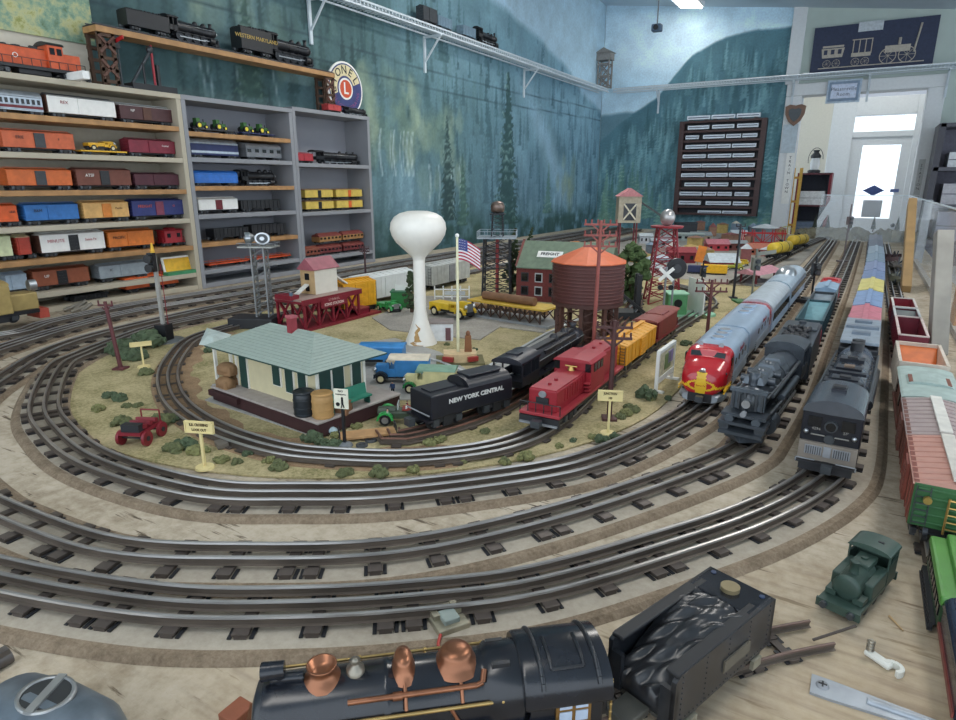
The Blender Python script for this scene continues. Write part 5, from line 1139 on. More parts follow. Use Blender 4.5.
# ---- cab forward locomotive on the outer track
def cab_forward(loc, rz, label, L=.4, W=.082, Hh=.105, z=0, group=None):
    t = base('cab_forward_locomotive', loc, rz, label, 'model locomotive', group, z); gb = M('#24262d', .3, .2, var=.12)
    bt = M('#6c737e', .25, .75, var=.12); face = M('#857c72', .5, var=.1); cl = .105
    mb = MB(); mb.box((L/2-cl/2, 0, .050), (cl, W, .066), gb); mb.build('cab', t, bevel=.002)
    n = 14; rf = lambda k, x: [(x, -W/2*k*math.cos(math.pi*i/n)*1.02, .080+(Hh-.080)*k*math.sin(math.pi*i/n)) for i in range(n+1)]
    mb = MB(); mb.loft([rf(1.0, L/2+.003)+[(L/2+.003, 0, .079)], rf(1.0, L/2-.03)+[(L/2-.03, 0, .079)], rf(.97, L/2-cl)+[(L/2-cl, 0, .079)]], bt); mb.build('cab_roof', t)
    mb = MB(); mb.box((L/2+.002, 0, .028), (.007, W*.98, .024), face); mb.box((L/2+.006, -.016, .030), (.002, .020, .012), GREY); mb.box((L/2+.006, .016, .030), (.002, .020, .012), GREY); mb.box((L/2+.006, 0, .030), (.003, .009, .014), GREY)
    for i in range(7):
        for s in (-1, 1): mb.box((L/2+.0075, s*(.008+.0026*i), .030), (.001, .0008, .011), BLK2)
    mb.build('front_panel', t, bevel=.001)
    for s in (-1, 1): MB().box((L/2+.001, s*W*.28, .067), (.003, W*.22, .014), DARKGLASS).build('front_window', t)
    mb = MB(); mb.cyl((L/2, 0, .064), (L/2+.006, 0, .064), .0075, GUN, seg=20); mb.cyl((L/2+.006, 0, .064), (L/2+.0066, 0, .064), .0058, DARKGLASS, seg=20); mb.build('headlight', t)
    mb = MB(); mb.cyl((L/2, 0, .046), (L/2+.003, 0, .046), .006, GUN, seg=16); mb.build('number_badge', t)
    for s in (-1, 1):
        mb = MB(); mb.sph((L/2+.003, s*W*.40, .053), .0032, STEEL, 8, 6); mb.build('marker_lamp', t); MB().box((L/2+.002, s*W*.2, .050), (.002, .016, .0012), M('#8f8c86', .5)).build('trim_line', t)
    text('SP', .006, (L/2+.0022, W*.25, .058), M('#8f8c86', .5), t, REND); text('4294', .005, (L/2+.0022, -W*.24, .058), M('#8f8c86', .5), t, REND)
    mb = MB(); mb.box((L/2+.006, 0, .014), (.012, W, .003), BLK2); mb.box((L/2+.002, 0, .008), (.012, W*.9, .012), BLK2); 
    for s in (-1, 1): mb.tube([(L/2+.013, s*W*.5, .014), (L/2+.013, s*W*.5, .019), (L/2+.013, s*.012, .019)], .0009, GREY, 5)
    mb.build('pilot', t); add_coupler(t, L/2+.006, 1)
    mb = MB(); xb = -L/2; br = W*.42; bz = .060
    mb.lathe([(br*.9, xb+.01), (br*.95, xb+.014), (br, xb+.09), (br, L/2-cl-.02), (br*1.04, L/2-cl+.002)], bt, (0, 0, bz), 26, 'x')
    for xx in np.linspace(xb+.04, L/2-cl-.02, 5): mb.lathe([(br*1.02, 0), (br*1.02, .004)], bt, (xx, 0, bz), 26, 'x')
    mb.build('boiler', t)
    for i, xx in enumerate((L/2-.055, L/2-cl-.035, L/2-cl-.10, L/2-cl-.16)):
        mb = MB(); zt_ = Hh-.002 if i == 0 else bz+br
        mb.box((xx, 0, zt_+.002), (.022, .018 if i == 0 else .034, .006), gb); mb.box((xx, 0, zt_+.006), (.012, .014, .003), M('#6b5a4c', .6) if i == 2 else BLK2); mb.build('hatch' if i == 0 else 'dome', t)
    for xx in (L/2-cl-.015, L/2-cl-.075): MB().box((xx, 0, bz+br+.0015), (.012, W*.72, .004), gb).build('step_board', t)
    mb = MB(); mb.cyl((xb+.03, 0, bz+br*.8), (xb+.03, 0, bz+br+.012), .010, BLK2, seg=14); mb.cyl((xb+.055, 0, bz+br*.8), (xb+.055, 0, bz+br+.012), .010, BLK2, seg=14); mb.build('smokestack', t)
    for s in (-1, 1):
        mb = MB(); mb.cyl((xb+.01, s*W*.47, bz+.012), (L/2-cl, s*W*.49, bz+.012), .002, GUN, seg=6); mb.cyl((xb+.04, s*W*.46, bz-.01), (L*.1, s*W*.46, bz-.01), .008, gb, seg=12)
        for i in range(8): mb.cyl((xb+.02+i*.034, s*br*.85, bz+.012), (xb+.02+i*.034, s*W*.48, bz+.012), .001, GUN, seg=5)
        mb.box((0-.04, s*W*.44, .040), (L*.7, W*.1, .003), gb); mb.build('side_pipes', t)
        for i in range(8): MB().cyl((xb+.03+i*.036, s*W*.30, .016), (xb+.03+i*.036, s*W*.40, .016), .015, GUN, seg=18).build('driving_wheel', t)
        MB().box((xb+.155, s*W*.42, .013), (.26, .003, .004), STEEL).build('side_rod', t)
    for s in (.4,): add_truck(t, s*L, W, .9, name='pilot_truck')
    return t
train(cab_forward, T4, .875, 1.275, 'big black cab-forward steam locomotive with an arched shiny cab roof facing the camera', W=.068, Hh=.098)
t = train(tender, T4, 1.285, 1.53, 'black tender with a pale grey deck behind the cab-forward locomotive', W=.062, Hh=.086, body=M('#22252b', .4))
MB().box((-.0, 0, .0865), (.235, .061, .006), M('#8e9aa6', .45, .2)).build('deck', t, bevel=.001)['label'] = 'pale grey deck'
for i in range(3): MB().box((-.07+i*.06, 0, .0915), (.016, .03 if i != 1 else .055, .006), M('#6d7884', .45, .2)).build('hatch', t)
cols4 = [('#b8707e', 'pink roofed boxcar, first car behind the pale decked tender', 1.54, 1.79), ('#7a93b8', 'blue grey roofed boxcar behind the pink one on the outer track', 1.80, 2.05), ('#c8bf74', 'yellow roofed boxcar on the outer track', 2.06, 2.32), ('#6f83a8', 'slate blue roofed boxcar right behind the yellow roofed one', 2.33, 2.55),
         ('#7d8cae', 'long lavender blue roofed boxcar, third behind the yellow roofed one', 2.56, 2.85), ('#7f95a8', 'grey blue roofed boxcar far back on the outer track', 2.86, 3.2), ('#8da0b0', 'pale roofed boxcar near the tail of the outer train', 3.21, 3.6), ('#6b7484', 'dark roofed boxcar second from the tail of the outer train', 3.61, 4.0), ('#7b8090', 'last boxcar of the outer train by the far rocks', 4.01, 4.4)]
for c_, lb, a_, b_ in cols4: train(boxcar, T4, a_, b_, lb, W=.060, Hh=.080, body=M(c_, .5), roof=M(c_, .5), detail=1, k=.95)
# ---- right hand string (larger tinplate cars)
TX = .122; zr = RT-.0055
def rcar(fn, y0, y1, label, **kw): return fn((TX, (y0+y1)/2), R(-90), label, L=y1-y0, z=zr, **({'W': .078, 'Hh': .074} | kw))
gb_ = M('#2d5a32', .5); pk = M('#b98a7c', .5, var=.08)
t = rcar(boxcar, .750, .900, 'green ended boxcar with a salmon roof and yellow ladder, nearest on the right track', body=M('#7a3f33', .5), roof=pk, ends=gb_, trim=M('#c9c5bc', .5))
mb = MB()
for yy in (-.008, .008): mb.cyl((.083, yy, .018), (.083, yy, .058), .0012, BRASS, seg=6)
for i in range(5): mb.cyl((.083, -.008, .024+.008*i), (.083, .008, .024+.008*i), .001, BRASS, seg=6)
mb.build('end_ladder', t)['label'] = 'yellow ladder'
MB().cyl((.081, -.026, .052), (.086, -.026, .052), .004, BRASS, seg=10).build('brake_wheel', t)
rcar(boxcar, .905, 1.065, 'boxcar with a greyish rose roof and pale roof walk behind the green ended one', body=M('#6b4034', .5), roof=M('#a39390', .5, var=.08), trim=M('#d5d2ca', .5))
t = rcar(caboose, 1.075, 1.26, 'pale green grey roofed caboose behind the two salmon roofed boxcars', body=M('#7a4a3c', .5), roof=M('#9fb0ab', .5))
t = rcar(gondola, 1.275, 1.45, 'orange open hopper with sloped inside, ahead of the caboose on the right track', body=M('#c9beb0', .5), inside=M('#c8662a', .5), hopper=True, W=.070, Hh=.07)
rcar(gondola, 1.56, 1.79, 'maroon and white open car nearest to the orange hopper', body=M('#6c1d2e', .45), inside=M('#7a2433', .5), trim=M('#c9b9b4', .5), W=.052, Hh=.062)
rcar(gondola, 1.80, 1.93, 'grey hopper with white rim between the two maroon cars', body=M('#5a2530', .5), inside=M('#6b7474', .5), trim=M('#c2c4c2', .5), W=.052, Hh=.060, hopper=True)
rcar(gondola, 1.94, 2.10, 'bright red open car at the far end of the maroon group', body=M('#7c1a2b', .45), inside=M('#a01f30', .5), trim=M('#c9c4c0', .5), W=.052, Hh=.06)
# ---- inner loop: red switcher with orange and maroon cars
def switcher(loc, rz, label, L=.25, W=.07, Hh=.095, z=0, group=None):
    t = base('diesel_switcher', loc, rz, label, 'model locomotive', group, z); t.scale = (1, 1.06, .88); rd = M('#94202c', .42, var=.1); rd2 = M('#a0333c', .45, var=.1)
    MB().box((0, 0, .026), (L, W*.98, .006), rd2).build('walkway', t, bevel=.001); MB().box((0, 0, .018), (L*.95, W*.85, .012), BLK2).build('frame', t)
    MB().box((L*.27, 0, .029+.019), (L*.38, W*.68, .038), rd).build('front_hood', t, bevel=.0015)
    MB().box((L*.27, 0, .068), (L*.37, W*.62, .003), rd2).build('hood_top', t)
    mb = MB(); mb.box((L*.462, 0, .048), (.003, W*.3, .012), BLK2)
    mb.cyl((L*.46, 0, .06), (L*.468, 0, .06), .006, GREY, seg=12); mb.build('radiator_grille', t)
    MB().box((-L*.03, 0, .029+.029), (L*.22, W*.96, .058), rd).build('cab', t, bevel=.001)
    mb = MB(); mb.prism([(-W*.5, .086), (-W*.42, .091), (0, .0935), (W*.42, .091), (W*.5, .086)], -L*.15, L*.095, rd2); mb.build('cab_roof', t)
    MB().box((-L*.30, 0, .029+.026), (L*.32, W*.68, .052), rd).build('rear_hood', t, bevel=.0015)
    MB().box((-L*.30, 0, .083), (L*.30, W*.6, .004), rd2).build('rear_hood_top', t)
    for sy in (-1, 1):
        for i in range(3): MB().box((-L*.03+(i-1)*.0165, sy*W*.482, .074), (.012, .0015, .016), DARKGLASS).build('side_window', t)
        MB().box((L*.081, sy*W*.40, .076), (.0015, W*.14, .016), DARKGLASS).build('front_window', t)
        mb = MB()
        for i in range(8): mb.box((L*.12+i*.011, sy*W*.345, .052), (.004, .0012, .022), rd)
        mb.build('louver', t)
        mb = MB()
        for i in range(3): mb.box((L*.095, sy*W*.42, .034+i*.007), (.010, .009, .0018), rd2)
        mb.build('step', t)
    mb = MB()
    for yy in np.linspace(-W*.48, W*.48, 6): mb.cyl((L*.492, yy, .028), (L*.492, yy, .046), .0009, BLK2, seg=5)
    mb.cyl((L*.492, -W*.48, .046), (L*.492, W*.48, .046), .0009, BLK2, seg=5); mb.build('railing', t)
    mb = MB(); mb.box((L*.49, 0, .014), (.008, W*.95, .016), BLK2); mb.box((L*.5, 0, .010), (.010, W*.9, .003), GREY); mb.build('pilot', t); add_coupler(t, L*.49, 1, 1.2)
    mb = MB(); mb.cyl((L*.10, 0, .070), (L*.10, 0, .078), .006, BRASS, .004, seg=12); mb.cyl((L*.1, -.010, .078), (L*.1, .010, .078), .0015, BRASS, seg=6); mb.build('bell', t)
    for i, xx in enumerate((.38, .30, -.24, -.36)): MB().cyl((L*xx, 0, .069 if i < 2 else .084), (L*xx, 0, .0735 if i < 2 else .0885), .003, rd, seg=8).build('exhaust', t)
    for s in (-.33, .33): add_truck(t, s*L, W, 1.2)
    text('8', .016, (-L*.03, -W*.485, .05), M('#c9a0a0', .5), t, RX)
    return t
train(switcher, T1, .835, 1.15, 'red centre cab diesel switcher on the inner loop beside the black tender', z=RT1, W=.066, Hh=.085)
og = M('#e09c2a', .45, var=.1)
train(boxcar, T1, 1.175, 1.395, 'golden yellow ribbed boxcar behind the red switcher', z=RT1, W=.062, Hh=.066, body=og, roof=M('#dba24a', .5, var=.08), trim=og)
train(caboose, T1, 1.41, 1.61, 'dark red caboose behind the golden yellow boxcar', z=RT1, W=.060, Hh=.070, body=M('#7c2428', .5), roof=M('#8a4a42', .6))
# ---- black NYC locomotive on the siding, tender towards the camera
def big_tender(loc, rz, label, L=.2, W=.074, Hh=.082, z=0, group=None):
    t = base('tender', loc, rz, label, 'model train car', group, z); b = M('#1d1e25', .4, var=.1)
    mb = MB(); mb.box((-L*.0, 0, .020+.019), (L*.98, W*.98, .038), b); mb.build('tank', t, bevel=.002)
    n = 12; ar = lambda x, k: [(x, -W*.49*k*math.cos(math.pi*i/n), .052+(Hh-.052)*k*math.sin(math.pi*i/n)**.7) for i in range(n+1)]
    MB().loft([ar(L*.47, 1)+[(L*.47, 0, .048)], ar(-L*.06, 1)+[(-L*.06, 0, .048)]], b).build('coal_bunker', t)
    mb = MB(); mb.lathe([(.020, 0), (.017, .003)], BLK2, (-L*.075, 0, Hh-.012), 14, 'x', k=(1, .6)); mb.build('bunker_opening', t)
    MB().box((L*.2, 0, Hh+.0005), (L*.4, W*.55, .003), b).build('coal_hatch', t, bevel=.001)
    MB().box((-L*.28, 0, .0590), (L*.30, W*.4, .002), b).build('rear_deck', t)
    for s in (-1, 1): text('NEW YORK CENTRAL', .0098, (0.006, s*(W*.49+.0006), .043), M('#d0d0cc', .5), t, RX if s < 0 else RXB, bold=.0004, sx=1.15)
    mb = MB(); mb.box((-L*.5, 0, .018), (.010, W, .004), b); mb.tube([(-L*.52, -W*.5, .028), (-L*.52, W*.5, .028)], .0012, GREY); mb.build('rear_step', t); add_coupler(t, -L*.5, -1, 1.2)
    for s in (-.3, .3): add_truck(t, s*L, W, 1.25, wheels=(-1.1, 1.1))
    return t
p0, p1 = (-.547, .742), (-.492, .895)
big_tender(((p0[0]+p1[0])/2, (p0[1]+p1[1])/2), math.atan2(p1[1]-p0[1], p1[0]-p0[0]), 'long black tender lettered NEW YORK CENTRAL on the rusty siding', L=.168, W=.060, Hh=.070, z=RT1)
t = steam((-.498, 1.100), R(92), 'black steam locomotive coupled to the lettered tender, seen from its cab end', L=.36, W=.060, Hh=.080, body=M('#24252d', .38), z=RT1, drivers=4, cabl=.2, k=.9)
MB().box((-.155, 0, .0805), (.02, .024, .004), M('#24252d', .38)).build('roof_hatch', t)
mb = MB(); mb.box((.0, 0, .070), (.24, .016, .004), BLK2); mb.box((.02, -.018, .062), (.16, .005, .007), BLK2); mb.build('boiler_walk', t)
# ---- beige trolley engine at the far left on the bookcase track
ty = .70
t = base('trolley_engine', (-1.955, .62), R(90), 'beige boxy electric engine with chrome roof parts entering at the left edge', 'model locomotive', None, RT)
bg = M('#a8925c', .45, .2); 
MB().box((-.02, 0, .050), (.30, .085, .058), bg).build('body', t, bevel=.003); MB().box((0, 0, .020), (.36, .08, .008), BLACK).build('frame', t)
MB().prism(arch(.085, .079, .088, 8), -.17, .13, bg).build('roof', t); MB().lathe([(.004, -.02), (.014, -.016), (.016, .012), (.006, .02)], STEEL, (.09, 0, .094), 16, 'x').build('chrome_dome', t)
MB().box((.155, 0, .04), (.06, .06, .036), bg).build('front_hood', t, bevel=.003); mb = MB(); mb.cyl((.18, 0, .07), (.195, 0, .07), .012, STEEL, seg=16); mb.build('headlight', t)
for i in range(4): MB().box((-.10+i*.05, -.0435, .058), (.026, .002, .02), DARKGLASS).build('window', t)
MB().box((.19, 0, .012), (.02, .07, .02), M('#b04a3a', .5)).build('cowcatcher', t)
for s in (-.11, .11): add_truck(t, s, .085, 1.3)
t.scale = (1.25, 1.05, 1.3)
MB_ = MB()
for i in range(5): MB_.cyl((-.02+.02*i, -.02*(i % 2), .006), (.01+.015*i, .03, .02+.006*(i % 3)), .006, M('#8a8478', .5, .4), seg=8)
o = MB_.build('metal_scrap'); o.location = (-2.07, 1.0, 0); tag(o, 'small heap of grey metal parts below the lowest left shelf', 'metal parts')
# ---- far town trains
dsl((-.84, 3.15), R(183), 'blue and yellow diesel locomotive crossing the far town', L=.34, W=.07, Hh=.09, body=YELLOW, low=NAVY, z=RT1) if 0 else None
t = base('diesel_locomotive', at(706, 274, .003), R(190), 'yellow and dark blue diesel locomotive in the far town', 'model locomotive', None, .002)
MB().box((-.06, 0, .05), (.22, .07, .07), M('#e8b21e', .4)).build('body', t, bevel=.004); MB().box((.10, 0, .045), (.11, .068, .06), M('#27325a', .45), ).build('nose', t, bevel=.008); MB().box((-.0, 0, .012), (.32, .06, .012), BLK2).build('frame', t)
t.scale = (.5, .5, .5)
MB().prism([(.05, .016), (.05, .079), (-.02, .079)], -.0354, .0354, M('#27325a', .45), 'y').build('slant_band', t)
for s in (-.1, .1): add_truck(t, s, .07, 1)
for i, (yy, c_) in enumerate(((3.35, '#d8b93a'), (3.62, '#c9a933'))):
    p = at(*((779, 257), (797, 248))[i], .02)
    tankcar(p, R(74), 'yellow tank car with a black dome, %s of the two on the far straight track' % ('nearer', 'farther')[i], L=.22, W=.07, body=M(c_, .45), z=RT, group='yellow tank cars')
# ================================================================ buildings and scenery
def zat(x, y, py):
    lo, hi = -.5, 3
    g = -x*math.sin(YW)+y*math.cos(YW)
    for _ in range(40):
        m = (lo+hi)/2; u = m-H; v = 360-F*(g*math.sin(PT)+u*math.cos(PT))/(g*math.cos(PT)-u*math.sin(PT))
        if v > py: lo = m
        else: hi = m
    return lo
def lattice(name, t, w0, w1, z0, z1, n, m, legr=.0025, br=.0012, parts=True, cx=0, cy=0):
    def c(k, s): w = (w0*(1-k)+w1*k)/2; return (cx+s[0]*w, cy+s[1]*w, z0+(z1-z0)*k)
    S = [(-1, -1), (1, -1), (1, 1), (-1, 1)]
    for s in S: MB().cyl(c(0, s), c(1, s), legr, m, seg=6).build('leg', t)
    mb = MB()
    for i in range(n):
        k0, k1 = i/n, (i+1)/n
        for j in range(4):
            a, b = S[j], S[(j+1) % 4]; mb.cyl(c(k0, a), c(k1, b), br, m, seg=4); mb.cyl(c(k0, b), c(k1, a), br, m, seg=4); mb.cyl(c(k1, a), c(k1, b), br, m, seg=4)
    mb.build('cross_bracing', t)
def railing(mb, w, d, z, h, m, n=5):
    for sx in (-1, 1):
        for i in range(n): mb.cyl((sx*w/2, -d/2+d*i/(n-1), z), (sx*w/2, -d/2+d*i/(n-1), z+h), .0007, m, seg=4)
        mb.cyl((sx*w/2, -d/2, z+h), (sx*w/2, d/2, z+h), .0008, m, seg=4)
    for sy in (-1, 1):
        for i in range(n): mb.cyl((-w/2+w*i/(n-1), sy*d/2, z), (-w/2+w*i/(n-1), sy*d/2, z+h), .0007, m, seg=4)
        mb.cyl((-w/2, sy*d/2, z+h), (w/2, sy*d/2, z+h), .0008, m, seg=4)
def cyl_wall(x0, x1): pass
# ---- station
stw = M('#cfc4a0', .7, var=.04); strf = M('#95a299', .7, var=.06, scale=120); trimw = M('#e4e2d8', .6, var=.03); stg = M('#1f3f3a', .5); deckm = M('#a39a94', .7, var=.1, scale=80)
pc = at(311, 375, .105); aS = math.atan2(.034, -.29)+math.pi     # local x runs from the left end to the front corner
LX, LYd = .300, .165
t = empty('railroad_station', pc, aS, 'cream toy railroad station with a pale green hipped roof and dark windows', 'toy building', z=.0045)
# local frame: x<0 along the long front, y>0 away from the camera
b0 = -LX
mb = MB(); mb.box((-.140, .088, .012), (.296, .176, .022), M('#3a1f22', .6)); mb.build('foundation', t)
MB().box((-.140, .088, .0245), (.300, .180, .004), deckm).build('platform', t, bevel=.001)
MB().box((-.245, -.004, .016), (.09, .006, .010), M('#3a1f22', .6)).build('platform_step', t)
MB().box((-.300, .075, .014), (.03, .12, .012), M('#9a9da0', .6)).build('side_platform', t)
wx0, wx1, wy0, wy1 = -.255, -.030, .034, .130; zw0, zw1 = .0265, .100
MB().box(((wx0+wx1)/2, (wy0+wy1)/2, (zw0+zw1)/2), (wx1-wx0, wy1-wy0, zw1-zw0), stw).build('walls', t)
for x_, w_, z0_, z1_, nm in ((-.232, .020, .027, .088, 'door'), (-.135, .019, .05, .092, 'window'), (-.100, .019, .044, .092, 'window'), (-.066, .019, .044, .092, 'window')):
    f = MB().box((x_, wy0-.0012, (z0_+z1_)/2), (w_+.005, .003, z1_-z0_+.004), trimw).build(nm+'_frame' if nm == 'window' else 'door', t); MB().box((x_, wy0-.003, (z0_+z1_)/2), (w_, .002, z1_-z0_), stg).build('pane' if nm == 'window' else 'door_leaf', f)
for y_, w_ in ((.046, .022), (.073, .022), (.112, .018)):
    f = MB().box((wx1+.0012, y_, .070), (.003, w_+.005, .046), trimw).build('window_frame', t); MB().box((wx1+.003, y_, .070), (.002, w_, .042), stg).build('pane', f)
MB().box((wx1+.0015, .078, .036), (.003, .10, .018), trimw).build('skirting', t)
for x_ in (wx0, wx1):
    for y_ in (wy0, wy1): MB().box((x_, y_, (zw0+zw1)/2), (.005, .005, zw1-zw0), trimw).build('corner_post', t)
def hip(mb, x0, x1, y0, y1, z0, z1, m, inset):
    ym = (y0+y1)/2
    vs = [(x0, y0, z0), (x1, y0, z0), (x1, y1, z0), (x0, y1, z0), (x0+inset, ym, z1), (x1-inset, ym, z1), (x0, y0, z0-.0025), (x1, y0, z0-.0025), (x1, y1, z0-.0025), (x0, y1, z0-.0025)]
    mb.add(vs, [(0, 1, 5, 4), (1, 2, 5), (2, 3, 4, 5), (3, 0, 4), (9, 8, 7, 6)], m); mb.add(vs, [(6, 7, 1, 0), (7, 8, 2, 1), (8, 9, 3, 2), (9, 6, 0, 3)], stg)
mb = MB(); hip(mb, -.292, .0, -.003, .158, .1015, .140, strf, .085)
mb.build('roof', t)
rb = MB()
for i in range(1, 13):   # shingle courses as fine ribs on the front and right slopes
    k = i/13.0; z_ = .1015+(.0385)*k+.0004; rb.box(((-.292+.085*k+0-.085*k)/2, -.003+.0805*k, z_), (.292-.17*k, .0007, .0006), strf); rb.box((0-.085*k, .0775, z_), (.0007, .161*(1-k), .0006), strf)
rb.build('shingle_courses', t)
def inv_(p): dx, dy = p[0]-pc[0], p[1]-pc[1]; return (dx*math.cos(aS)+dy*math.sin(aS), -dx*math.sin(aS)+dy*math.cos(aS))
pr4 = [inv_(at(*q, .092)) for q in [(199, 346), (214, 348), (232, 336), (207, 329)]]; pm_ = (sum(p[0] for p in pr4)/4, sum(p[1] for p in pr4)/4)
MB().add([(*p, .090) for p in pr4]+[(pm_[0]+(p[0]-pm_[0])*.4, pm_[1]+(p[1]-pm_[1])*.4, .099) for p in pr4], [(3, 2, 1, 0), (4, 5, 6, 7), (0, 1, 5, 4), (1, 2, 6, 5), (2, 3, 7, 6), (3, 0, 4, 7)], M('#b3c0bc', .6)).build('porch_roof', t)
for k_ in (1, 2): MB().box((pm_[0]+(pr4[k_][0]-pm_[0])*.8, pm_[1]+(pr4[k_][1]-pm_[1])*.8, .058), (.005, .005, .068), trimw).build('porch_post', t)
mb = MB(); mb.box((-.135, .070, .146), (.012, .012, .030), M('#8a3038', .7)); mb.box((-.135, .070, .161), (.015, .015, .004), M('#a5555c', .7)); mb.build('chimney', t)
mb = MB(); mb.box((wx1+.028, .072, .040), (.016, .085, .003), M('#2f7a64', .5)); mb.box((wx1+.020, .072, .050), (.002, .085, .018), M('#2f7a64', .5), ry=R(-10))
for y_ in (.035, .072, .110): mb.box((wx1+.028, y_, .033), (.012, .003, .012), M('#1f4a40', .5))
mb.build('bench', t)
def loc_(x, y): c_, s_ = math.cos(aS), math.sin(aS); return (pc[0]+x*c_-y*s_, pc[1]+x*s_+y*c_)
def barrel(x, y, m, label, k=1):
    o = MB().lathe([(.0155*k, 0), (.0165*k, .012), (.0165*k, .028), (.0155*k, .040), (.013*k, .040), (.0128*k, .038)], m, seg=20); 
    for z_ in (.003, .014, .026, .038): o.lathe([(.0168*k, z_-.001), (.0172*k, z_), (.0168*k, z_+.001)], m, seg=20)
    o = o.build('barrel'); o.location = (*loc_(x, y), .0312-.0002); tag(o, label, 'barrel'); return o
barrel(-.036, .010, M('#20262b', .4), 'black barrel on the corner of the station platform'); barrel(-.006, .022, M('#b08a56', .6), 'tan wooden barrel on the corner of the station platform')
MB_ = MB().box((0, 0, .010), (.032, .024, .020), M('#7d5a40', .7)); o = MB_.build('crate', bevel=.001); o.location = (*loc_(-.006, .056), .0268); o.rotation_euler = (0, 0, .3); tag(o, 'small brown crate beside the tan barrel', 'crate')
for i, (x, y, z_, lb) in enumerate(((-.262, .012, .0268, 'brown sack-like bale, lower front on the left of the platform'), (-.272, .038, .0268, 'brown bale at the left end of the platform'), (-.268, .022, .050, 'brown bale lying on top of the two others'))):
    o = MB().sph((0, 0, .012), (.021, .014, .012), M('#8a6a4a', .8, bump=.5)).box((0, 0, .009), (.034, .022, .018), M('#8a6a4a', .8, bump=.5)).build('bale', bevel=.004); o.location = (*loc_(x, y), z_); o.rotation_euler = (0, 0, aS+.1*i); tag(o, lb, 'bale')
# ---- icing station
X0, Y0 = at(303, 337, 0); mar = M('#7d1a2b', .45, var=.08)
t = empty('icing_station', (-1.235, 1.165), R(90), 'maroon trestle icing station with a white house and red roof on its deck', 'toy building', z=.003)
HZ = .084; LL = .22; WD = .10
mb = MB(); mb.box((LL/2+.02, .05, .003), (LL+.12, WD+.03, .006), mar); mb.build('base', t)
mb = MB(); mb.box((LL/2, .05, HZ-.003), (LL+.012, WD+.01, .005), M('#a08a80', .7)); mb.box((LL/2, -.004, HZ-.008), (LL+.014, .003, .014), mar); mb.box((-.004, .05, HZ-.006), (.003, WD, .012), mar); mb.build('deck', t)
for x_ in (.004, .055, .11, .165, .216):
    for y_ in (.0, .10): MB().box((x_, y_, HZ/2), (.006, .006, HZ-.008), mar).build('post', t)
mb = MB()
for i in range(4):
    for y_ in (.0, .10):
        for s in (-1, 1): mb.box((.030+.053*i, y_, HZ/2), (.084, .003, .004), mar, ry=s*R(56))
for s in (-1, 1):
    for x_ in (.004, .216):
        for yy in (.025, .075): mb.box((x_, yy, HZ/2), (.003, .084, .004), mar, rx=s*R(56))
mb.build('cross_bracing', t)
MB().box((.11, -.0055, HZ-.020), (.10, .002, .026), mar).build('name_board', t)
text('L I O N E L', .009, (.11, -.0072, HZ-.013), M('#d9b8b0', .5), t, RX); text('ICING STATION', .0105, (.11, -.0072, HZ-.025), M('#e0c8c0', .5), t, RX, bold=.0003)
MB().box((-.002, .055, HZ+.004), (.03, .06, .012), mar).build('end_box', t)
hw = M('#dfd9cc', .6, var=.04)
MB().box((.12, .055, HZ+.035), (.085, .055, .070), hw).build('house', t)
MB().box((.0765, .055, HZ+.035), (.003, .052, .069), M('#b89a70', .6)).build('end_wall', t)
MB().prism([(.022, HZ+.068), (.055, HZ+.098), (.088, HZ+.068), (.086, HZ+.066), (.024, HZ+.066)], .070, .170, M('#9a5660', .6), 'x').build('roof', t)
MB().box((.0745, .055, HZ+.048), (.002, .016, .018), DARKGLASS).build('window', t); MB().box((.0745, .055, HZ+.016), (.002, .014, .016), DARKGLASS).build('chute_opening', t)
MB().box((.048, .055, HZ+.014), (.055, .014, .004), M('#e8e6de', .5), ry=R(-28)).build('chute', t); MB().box((.195, .055, HZ+.030), (.075, .014, .004), M('#e8e6de', .5), ry=R(32)).build('ice_ramp', t)
MB().box((.245, .05, .020), (.05, .09, .006), M('#8d3a40', .5)).build('side_deck', t); mb = MB(); mb.box((.245, .006, .012), (.05, .002, .014), mar); mb.box((.268, .05, .012), (.002, .09, .014), mar); mb.build('side_deck_rail', t)
